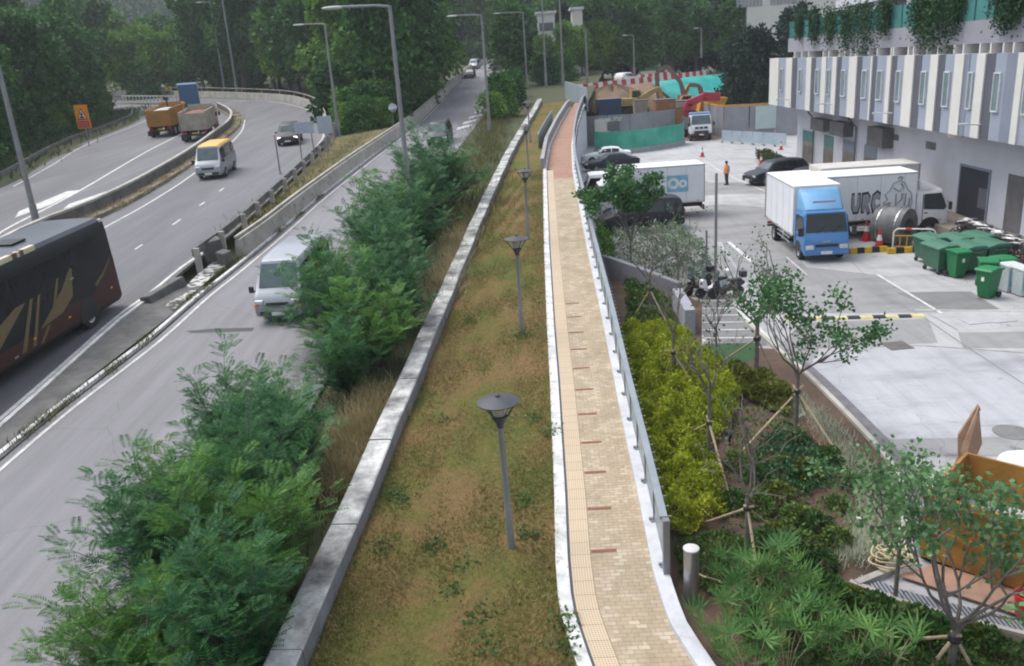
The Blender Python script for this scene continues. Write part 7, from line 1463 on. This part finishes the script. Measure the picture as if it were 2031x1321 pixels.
# woods behind the path end and the embankment
for y, xs, s in ((152, np.arange(0, 37, 5.2), .95), (164, np.arange(-4, 39, 6), 1.15), (178, np.arange(8, 40, 7), 1.3)):
    for x in xs:
        k = ('d1', 'g1', 'b1', 'd2', 'g2', 'd1')[int(RNG.integers(0, 6))] if x < 22 else ('b1', 'd1', 'b1', 'd2')[int(RNG.integers(0, 4))]
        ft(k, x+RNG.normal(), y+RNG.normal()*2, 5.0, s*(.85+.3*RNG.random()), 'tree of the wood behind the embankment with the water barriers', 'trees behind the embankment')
for x in np.arange(-36, 30, 6.0):
    for y in (222, 236): ft(('d2', 'g2', 'd1', 'g1')[int(RNG.integers(0, 4))], x+RNG.normal(), y+RNG.normal()*3, 9.5, 1.25+.4*RNG.random(), 'tree of the far wood where the middle carriageway turns away', 'trees of the far wood')
for x, y, k in ((-1.5, 128, 'd1'), (2.5, 134, 'bd'), (9.5, 143, 'g1'), (-1.5, 144, 'g1'), (3.5, 127, 'bd'), (6, 132, 'bd'), (3.6, 142.5, 'g1'), (6.8, 141, 'g2')): ft(k, x, y, zl(y)-.4, (1.0 if y < 140 else .68) if k != 'bd' else .9, 'tree in the group straight beyond the end of the footpath', 'trees beyond the footpath end')
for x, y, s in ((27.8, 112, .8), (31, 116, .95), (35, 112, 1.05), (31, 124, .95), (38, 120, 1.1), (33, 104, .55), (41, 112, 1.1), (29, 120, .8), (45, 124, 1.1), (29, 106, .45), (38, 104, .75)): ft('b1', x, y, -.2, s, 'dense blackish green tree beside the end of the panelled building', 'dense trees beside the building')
# hills
b = MB(); rows = []
for j, y in enumerate((205, 225, 250, 290, 340, 400, 470)):
    r_ = []
    for i in range(41):
        x = -330+i*17.5; h = (0, 5, 14, 30, 52, 70, 80)[j]*(.8+.25*math.sin(x*.017+1)+.12*math.sin(x*.05+j))+6; r_.append((x, y+6*math.sin(x*.03), h))
    rows.append(r_)
n = 41; b.add([p for r in rows for p in r], [(i*n+j, i*n+j+1, (i+1)*n+j+1, (i+1)*n+j) for i in range(len(rows)-1) for j in range(n-1)])
hill = struct(b.build('hill', mat('hill_green', (.02, .045, .022), (.03, .06, .03), .03, .95, coord='pos'), smooth_=True), 'wooded hillside closing the view')
# wood on the hill: one mass of clumps
N = 3400; cl = []
HR = rows
for _ in range(N):
    j = RNG.random()*(len(rows)-1); i = RNG.random()*(n-1); j0, i0 = int(j), int(i); fj, fi = j-j0, i-i0
    q = lambda a, c: np.array(HR[a][c]); cl.append((q(j0, i0)*(1-fi)+q(j0, i0+1)*fi)*(1-fj)+(q(j0+1, i0)*(1-fi)+q(j0+1, i0+1)*fi)*fj)
cl = np.array(cl); per = 26; k = np.repeat(np.arange(N), per); d = norm(RNG.normal(size=(N*per, 3))+np.array([0, -.2, .5])); rr = np.repeat(3.0+3.0*RNG.random(N), per)
Pn = cl[k]+np.array([0, 0, 2.5])+d*rr[:, None]*np.array([1, 1, .8]); U = norm(d+RNG.normal(size=d.shape)*.8)*2.2*(.6+.6*RNG.random(N*per))[:, None]; V = norm(np.cross(U, RNG.normal(size=U.shape)))*.75
tag(diamonds(Pn, U, V, 'hill_forest', leafmat('leaf_hill', [(.1, (.02, .05, .028)), (.5, (.042, .09, .045)), (1.0, (.08, .145, .06))], .06, .15, .7, .1), bend=.15), 'far mass of forest covering the hillside', 'forest', kind='stuff')

# yellow-green hedge mass along the retaining wall -----------------
LY_ = leafmat('golden_leaf', [(.03, (.08, .14, .015)), (.35, (.25, .31, .022)), (.7, (.40, .44, .035)), (1.0, (.54, .56, .09))], .9, .3, .55, .25)
LO = leafmat('olive_leaf', [(.05, (.03, .07, .02)), (.5, (.075, .14, .032)), (1.0, (.19, .24, .05))], .7, .25)
def mass(name, poly, h, n, ls, m, label, cat, kind=None, lump=.7):
    """leaves over a lumpy cushion inside a ground polygon"""
    xs, ys = [p[0] for p in poly], [p[1] for p in poly]; out = []
    def inside(x, y):
        c = False; j = len(poly)-1
        for i in range(len(poly)):
            if (poly[i][1] > y) != (poly[j][1] > y) and x < (poly[j][0]-poly[i][0])*(y-poly[i][1])/(poly[j][1]-poly[i][1])+poly[i][0]: c = not c
            j = i
        return c
    def dist(x, y):
        d = 9
        for (ax_, ay), (bx_, by) in zip(poly, poly[1:]+poly[:1]):
            vx, vy = bx_-ax_, by-ay; t_ = max(0, min(1, ((x-ax_)*vx+(y-ay)*vy)/max(1e-9, vx*vx+vy*vy))); d = min(d, math.hypot(x-ax_-t_*vx, y-ay-t_*vy))
        return d
    Ps, Us = [], []
    while len(Ps) < n:
        x, y = min(xs)+RNG.random()*(max(xs)-min(xs)), min(ys)+RNG.random()*(max(ys)-min(ys))
        if not inside(x, y): continue
        lum = .62+.22*math.sin(x*4.1/lump+1.3*math.sin(y*2.3))+.2*math.sin(y*3.7/lump+x*1.9)+.12*math.sin(x*9+y*7)
        e = min(1, dist(x, y)/.45); z = h*max(.12, lum)*(.3+.7*math.sqrt(e)); u = RNG.random()
        Ps.append((x, y, .03+z*(1-.45*u*u))); Us.append(norm(np.array([RNG.normal()*.7, RNG.normal()*.7, .25+.8*RNG.random()]))*ls*(.6+.8*RNG.random()))
    Ps, Us = np.array(Ps), np.array(Us); V = norm(np.cross(Us, RNG.normal(size=Us.shape)))*ls*.28
    return tag(diamonds(Ps, Us, V, name, m, bend=.15), label, cat, kind=kind)
YP = [tuple(G(*p)[:2]) for p in [(1248, 655), (1345, 655), (1420, 720), (1440, 800), (1400, 870), (1420, 960), (1428, 1045), (1340, 1060)]]
YP = [(path_r(y)+.42, y) for y in np.arange(15.0, 29.5, 1.5)]+[tuple(G(*p)[:2]) for p in [(1345, 668), (1430, 735), (1470, 800), (1440, 860), (1405, 900), (1432, 960), (1440, 1035), (1360, 1070)]]
mass('golden_hedge', YP, .85, 46000, .095, LY_, 'bright yellow-green hedge beside the footpath railing', 'hedge', lump=.5)
mass('golden_hedge', [tuple(G(*p)[:2]) for p in [(1425, 745), (1480, 740), (1570, 790), (1560, 830), (1480, 800)]], .7, 5000, .13, leafmat('variegated_leaf', [(.05, (.05, .07, .015)), (.5, (.14, .16, .03)), (1.0, (.34, .33, .10))], .9, .3), 'olive and yellow hedge below the leafless young tree', 'hedge')
mass('ground_cover', [tuple(G(*p)[:2]) for p in [(1440, 830), (1560, 800), (1620, 900), (1690, 930), (1710, 1000), (1620, 1080), (1560, 1130), (1440, 1060), (1445, 960)]], .24, 1500, .10, LO, 'low dark green ground cover in the planting bed', 'ground cover', 'stuff', .5)
mass('ground_cover', [tuple(G(*p)[:2]) for p in [(1490, 890), (1560, 845), (1640, 905), (1680, 945), (1600, 990), (1510, 980)]], .3, 2200, .11, leafmat('dark_ground_leaf', [(.05, (.015, .06, .028)), (.6, (.04, .115, .05)), (1.0, (.10, .19, .07))], .8, .2), 'deep green ground cover under the leafy young tree', 'ground cover', 'stuff', .5)
mass('ground_cover', [tuple(G(*p)[:2]) for p in [(1335, 1085), (1440, 1055), (1560, 1130), (1540, 1180), (1450, 1160), (1400, 1190), (1350, 1150)]], .28, 2600, .09, LO, 'sparse olive ground cover beside the steel bollard', 'ground cover', 'stuff', .5)
mass('ground_cover', [tuple(G(*p)[:2]) for p in [(1640, 1160), (1700, 1180), (1790, 1215), (2031, 1290), (2031, 1420), (1560, 1420), (1560, 1230)]], .45, 9500, .085, leafmat('yellowtip_leaf', [(.05, (.02, .06, .018)), (.55, (.05, .11, .026)), (.82, (.10, .17, .035)), (1.0, (.45, .43, .07))], 1.2, .25), 'dark shrubs with yellow leaf tips along the drain grating', 'ground cover', 'stuff', .5)
mass('ground_cover', [(x, y) for x, y in [(path_r(22)+.4, 21.5), tuple(G(1240, 560)[:2]), tuple(G(1330, 600)[:2]), tuple(G(1345, 660)[:2]), tuple(G(1248, 655)[:2])]], .55, 3500, .14, LO, 'dull olive ground cover before the dark planter wall', 'ground cover', 'stuff', .5)
# silvery grass along the kerb
def silver_grass(line, n, label):
    Ps, Us = [], []
    for _ in range(n):
        i = RNG.integers(0, len(line)-1); p = line[i]+(line[i+1]-line[i])*RNG.random()+np.array([RNG.normal()*.22-.35, RNG.normal()*.2, 0]); p[2] = .05; Ps.append(p); a = RNG.random()*2*PI; Us.append(np.array([math.cos(a)*.7, math.sin(a)*.7, .35+.5*RNG.random()])*(.14+.16*RNG.random()))
    Us = np.array(Us); V = norm(np.cross(Us, np.array([0, 0, 1.0])))*.008
    tag(diamonds(np.array(Ps), Us, V, 'silver_grass', leafmat('silver_blade', [(.1, (.2, .23, .15)), (.6, (.40, .44, .32)), (1.0, (.6, .62, .5))], 1.2, .2), bend=.25), label, 'grass', kind='stuff')
silver_grass([G(*p) for p in [(1585, 790), (1650, 840), (1700, 895), (1745, 950), (1765, 1000), (1760, 1050), (1745, 1090), (1720, 1110)]], 5200, 'silvery striped grass edging the planting bed along the kerb')
# variegated white-flecked shrubs before the white lorries
mass('variegated_shrubs', [tuple(G(*p)[:2]) for p in [(1215, 520), (1215, 455), (1330, 450), (1395, 490), (1415, 545), (1400, 590), (1330, 575)]], .7, 6500, .15, leafmat('white_flecked_leaf', [(.1, (.05, .09, .045)), (.5, (.17, .22, .15)), (1.0, (.58, .62, .54))], 1.4, .2), 'white-flecked shrubs between the planter wall and the white lorries', 'shrubs', 'stuff')
mass('wall_shrub', [tuple(G(*p)[:2]) for p in [(1178, 545), (1172, 490), (1205, 480), (1225, 535)]], 1.6, 1700, .16, LG, 'green bush with orange flowers leaning over the footpath railing', 'bush')
# lady palms and ferny clumps at the bottom
def fan_palm(seed, m):
    rg = np.random.default_rng(seed); t = empty('fan_palm', '', 'palm', group='small fan palms in the corner of the bed'); sm = MB(); Ps, Us, Vs = [], [], []
    for s in range(10):
        a = rg.random()*2*PI; h = .45+.65*rg.random(); o = .15+.55*rg.random(); tip = np.array([o*math.cos(a), o*math.sin(a), h]); sm.tube([(.03*math.cos(a), .03*math.sin(a), 0), tuple(tip*np.array([.5, .5, .6])), tuple(tip)], [.012, .008, .005], 4)
        ax_ = norm(tip*np.array([1, 1, .3])); sd = norm(np.cross(ax_, np.array([0, 0, 1.0]))); up = np.cross(sd, ax_)
        for f in np.linspace(-1.9, 1.9, 9):
            d = norm(ax_*math.cos(f)+sd*math.sin(f)+up*.25+np.array([0, 0, -.12])); Ps.append(tip); Us.append(d*(.38+.12*rg.random())*(1-.1*abs(f))); Vs.append(norm(np.cross(d, up))*.026)
    sm.build('stems', M_bamboo, t); diamonds(*arr(Ps, Us, Vs), 'fronds', m, t, bend=.22); return t
LP_ = leafmat('palm_leaf', [(.1, (.035, .105, .03)), (.6, (.085, .20, .05)), (1.0, (.2, .33, .08))], 1.2, .25); LP2 = leafmat('palm_leaf_yellow', [(.1, (.06, .12, .03)), (.6, (.13, .2, .045)), (1.0, (.28, .32, .08))], 1.2, .25)
PA_ = [fan_palm(31, LP_), fan_palm(32, LP_), fan_palm(33, LP2)]
pp_ = [(1452, 1240), (1462, 1190), (1500, 1175), (1550, 1190), (1440, 1295), (1480, 1255), (1510, 1225), (1580, 1240), (1462, 1335), (1490, 1300), (1535, 1285), (1600, 1305), (1640, 1335), (1560, 1345), (1490, 1370), (1690, 1345), (1545, 1165), (1600, 1215), (1500, 1330), (1620, 1260), (1520, 1260), (1760, 1350)]
for i, (px, py) in enumerate(pp_):
    k = 2 if i in (9, 5) else i % 2; o = PA_[k] if not any(('_u%d' % k) in str(u) for u in tu) else copy_tree(PA_[k]); tu.add('_u%d' % k); o.location = tuple(G(px, py)); o.rotation_euler = (0, 0, RNG.random()*6); s = .66+.26*RNG.random(); o.scale = (s, s, s*.9); o['label'] = 'yellowish small fan palm among green ones in the corner of the bed' if k == 2 else 'green small fan palm in the corner of the bed beside the steel bollard'
# low rounded shrubs in the bed
def low_shrub(seed, m):
    rg = np.random.default_rng(seed); t = empty('low_shrub', '', 'shrub', group='low shrubs dotted in the planting bed'); n = 420; d = norm(rg.normal(size=(n, 3))+np.array([0, 0, .5])); Pn = d*np.array([.34, .34, .36])*(.5+.5*rg.random((n, 1)))+np.array([0, 0, .15]); Pn[:, 2] = np.abs(Pn[:, 2]); U = norm(d+rg.normal(size=d.shape)*.5)*.10; V = norm(np.cross(U, rg.normal(size=U.shape)))*.032
    b = MB()
    for k in range(5): a = k*1.26; b.tube([(0, 0, 0), (.15*math.cos(a), .15*math.sin(a), .3)], .008, 4)
    b.build('stems', M_bark, t); diamonds(Pn, U, V, 'foliage', m, t, bend=.1); return t
SHp = [low_shrub(41, LO), low_shrub(42, leafmat('yellowish_shrub_leaf', [(.1, (.03, .06, .012)), (.6, (.10, .13, .02)), (1.0, (.34, .33, .04))], 1.2, .25)), low_shrub(43, leafmat('fresh_shrub_leaf', [(.1, (.02, .06, .015)), (.6, (.05, .12, .03)), (1.0, (.10, .20, .05))], 1.2, .25))]
su = set(); sl_ = ['olive low shrub dotted over the brown soil of the bed', 'yellow-leaved low shrub dotted over the brown soil of the bed', 'fresh green low shrub dotted over the brown soil of the bed']
for i, (px, py) in enumerate([(1460, 930), (1500, 960), (1540, 1000), (1580, 1040), (1620, 1060), (1660, 1010), (1690, 970), (1600, 950), (1550, 930), (1640, 920), (1500, 1020), (1455, 1010), (1545, 1075), (1590, 1100), (1630, 1130), (1560, 1110), (1520, 1100), (1690, 1200), (1740, 1230), (1650, 1180), (1800, 1260), (1860, 1270), (1950, 1290), (1580, 880), (1610, 1150), (1660, 1085)]):
    k = (0, 2, 1, 0, 2)[i % 5]; o = SHp[k] if k not in su else copy_tree(SHp[k]); su.add(k); o.location = tuple(G(px, py)); o.rotation_euler = (0, 0, RNG.random()*6); s = .65+.4*RNG.random(); o.scale = (s*1.15, s*1.15, s); o['label'] = sl_[k]
# staked young trees ----------------------------------------------
LT = leafmat('young_leaf', [(.1, (.06, .14, .055)), (.6, (.12, .24, .095)), (1.0, (.22, .35, .15))], 1.0, .3, .5, .3)
LT2 = leafmat('young_leaf_dark', [(.1, (.03, .095, .035)), (.6, (.065, .17, .055)), (1.0, (.13, .26, .08))], 1.0, .3, .5, .3)
LTb = leafmat('sparse_leaf', [(.1, (.06, .08, .04)), (.6, (.11, .13, .06)), (1.0, (.25, .12, .05))], 1.5, .3)
def young_tree(base, H, fork, seed, label, leaves, m, spread=.9, limbs=6, stakes=(), tie=None, lsz=.10, lean=(0, 0), thick=.055, clumps=None):
    rg = np.random.default_rng(seed); t = empty('young_tree', label, 'tree', tuple(base), group='staked young trees in the planting bed'); b = MB(); tips = []
    tp = np.array([lean[0], lean[1], fork]); b.tube([(0, 0, -.1), tuple(tp*np.array([.4, .4, .5])), tuple(tp)], [thick*1.15, thick, thick*.85], 8)
    def grow(p, d, l, r, lev):
        pts = [p]; q = p.copy(); dd = d.copy()
        for k in range(4): dd = norm(dd+rg.normal(size=3)*.16+np.array([0, 0, .10])); q = q+dd*l/4; pts.append(q.copy())
        b.tube(pts, [r*(1-.13*k) for k in range(5)], 5 if lev else 6)
        if lev >= 3: tips.append((pts[-1], 1.0)); tips.append((pts[2], .6)); return
        for k in range(3 if lev < 2 else 2):
            j = 4 if k == 0 else int(rg.integers(2, 5)); nd = norm(dd+rg.normal(size=3)*.62*np.array([1, 1, .6])+np.array([0, 0, .12])); grow(pts[j], nd, l*(.62+.16*rg.random()), r*.58, lev+1)
    for k in range(limbs):
        a = 2*PI*k/limbs+rg.normal()*.4; d = norm(np.array([math.cos(a)*spread, math.sin(a)*spread, 1.0+.3*rg.random()])); grow(tp-np.array([0, 0, fork*.16*rg.random()]), d, (H-fork)*.44*(.8+.4*rg.random()), thick*.55, 1)
    b.build('trunk', M_barkl, t, smooth_=True)
    Ps, Us, Vs = [], [], []; per = max(1, int(leaves/max(1, len(tips))))
    for p, w in tips:
        if rg.random() < .25: continue
        for _ in range(int(per*w*1.5)):
            d = norm(rg.normal(size=3)+np.array([0, 0, -.2])); q = p+rg.normal(size=3)*np.array([.14, .14, .10]); Ps.append(q); Us.append(d*lsz*(.7+.6*rg.random())); Vs.append(norm(np.cross(d, rg.normal(size=3)))*lsz*.42)
    diamonds(*arr(Ps, Us, Vs), 'crown', m, t, bend=.12)
    for sx_, sy in stakes:
        zt = tie or fork*.8; e = np.array([sx_, sy, 0]); tpv = np.array([-sx_*.1, -sy*.1, zt+.12]); st = MB(); pts = [e+(tpv-e)*k/6 for k in range(7)]; st.tube(pts, .028, 7)
        for k in range(1, 6): c_ = e+(tpv-e)*k/6; dv_ = norm(tpv-e)*.02; st.tube([c_-dv_, c_+dv_], .033, 7)
        st.build('stake', M_bamboo, t)
    if stakes: MB().lathe([(thick*1.6, -.05), (thick*1.7, 0), (thick*1.6, .05)], (0, 0, (tie or fork*.8)), 10).build('tie', M_blk, t)
    return t
def yt(px, py, H, fork, seed, label, leaves, m, stk=(), **k):
    q = G(px, py); st = [tuple((G(*s)-q)[:2]) for s in stk]; return young_tree(q, H, fork, seed, label, leaves, m, stakes=st, **k)
yt(1578, 862, 4.6, 1.75, 51, 'leafy young tree with a wide open crown, the fullest in the middle of the bed', 2600, LT2, [(1462, 905), (1672, 915), (1600, 820)], tie=1.2, spread=1.0, limbs=7, lsz=.105)
yt(1500, 738, 4.6, 1.7, 52, 'young tree with nearly bare upright branches beside the striped bay', 420, LT2, [(1424, 722), (1532, 735), (1500, 705)], tie=1.1, spread=.75, limbs=6, lsz=.09, thick=.07)
yt(1336, 778, 4.0, 1.9, 53, 'thin bare young tree standing in the yellow-green hedge', 130, LTb, [(1310, 768), (1392, 790), (1345, 745)], tie=1.25, spread=.55, limbs=5, lsz=.08, thick=.045)
yt(1406, 925, 3.9, 2.0, 54, 'thin young tree at the near end of the yellow-green hedge, stake pointing to the railing', 200, LTb, [(1348, 868), (1448, 990), (1420, 880)], tie=1.15, spread=.6, limbs=5, lsz=.08, thick=.045)
yt(1480, 1128, 3.7, 1.65, 55, 'bare branching young tree over the brown soil behind the fan palms', 160, LTb, [(1388, 1040), (1512, 1198), (1536, 1050)], tie=1.35, spread=.9, limbs=6, lsz=.08, thick=.05)
yt(1884, 1345, 3.7, 1.0, 56, 'leafy young tree in front of the rusty yellow skip', 3000, LT, [(1818, 1360), (1790, 1270), (1950, 1365)], tie=.75, spread=.95, limbs=8, lsz=.10, thick=.06)
yt(1775, 1190, 3.3, 1.1, 58, 'leafy slim young tree leaning toward the yellow skip beside the hose', 1100, LT, [], spread=.5, limbs=4, lsz=.095, thick=.04)
yt(1252, 540, 5.3, 1.7, 57, 'leafy young tree in front of the white lorry with the emblem', 6500, LT2, [], spread=.8, limbs=9, lsz=.15, thick=.05)
yt(1290, 640, 4.4, 1.9, 59, 'bare greyish young tree at the dark planter wall', 260, LTb, [(1250, 640), (1330, 655)], tie=1.3, spread=.8, limbs=6, lsz=.09, thick=.045)
yt(1345, 600, 3.8, 1.5, 60, 'bare young tree with a few leaves beside the grey block wall', 320, LT, [], spread=.8, limbs=6, lsz=.09, thick=.04)
yt(1420, 735, 3.2, 1.5, 61, 'twiggy young shrub-tree between the hedge and the striped bay', 200, LTb, [], spread=.7, limbs=6, lsz=.09, thick=.035)
# prune prototypes that were never placed
for k, o in FT.items():
    if k not in tu:
        for c_ in list(o.children): bpy.data.objects.remove(c_)
        bpy.data.objects.remove(o)

build_haze()
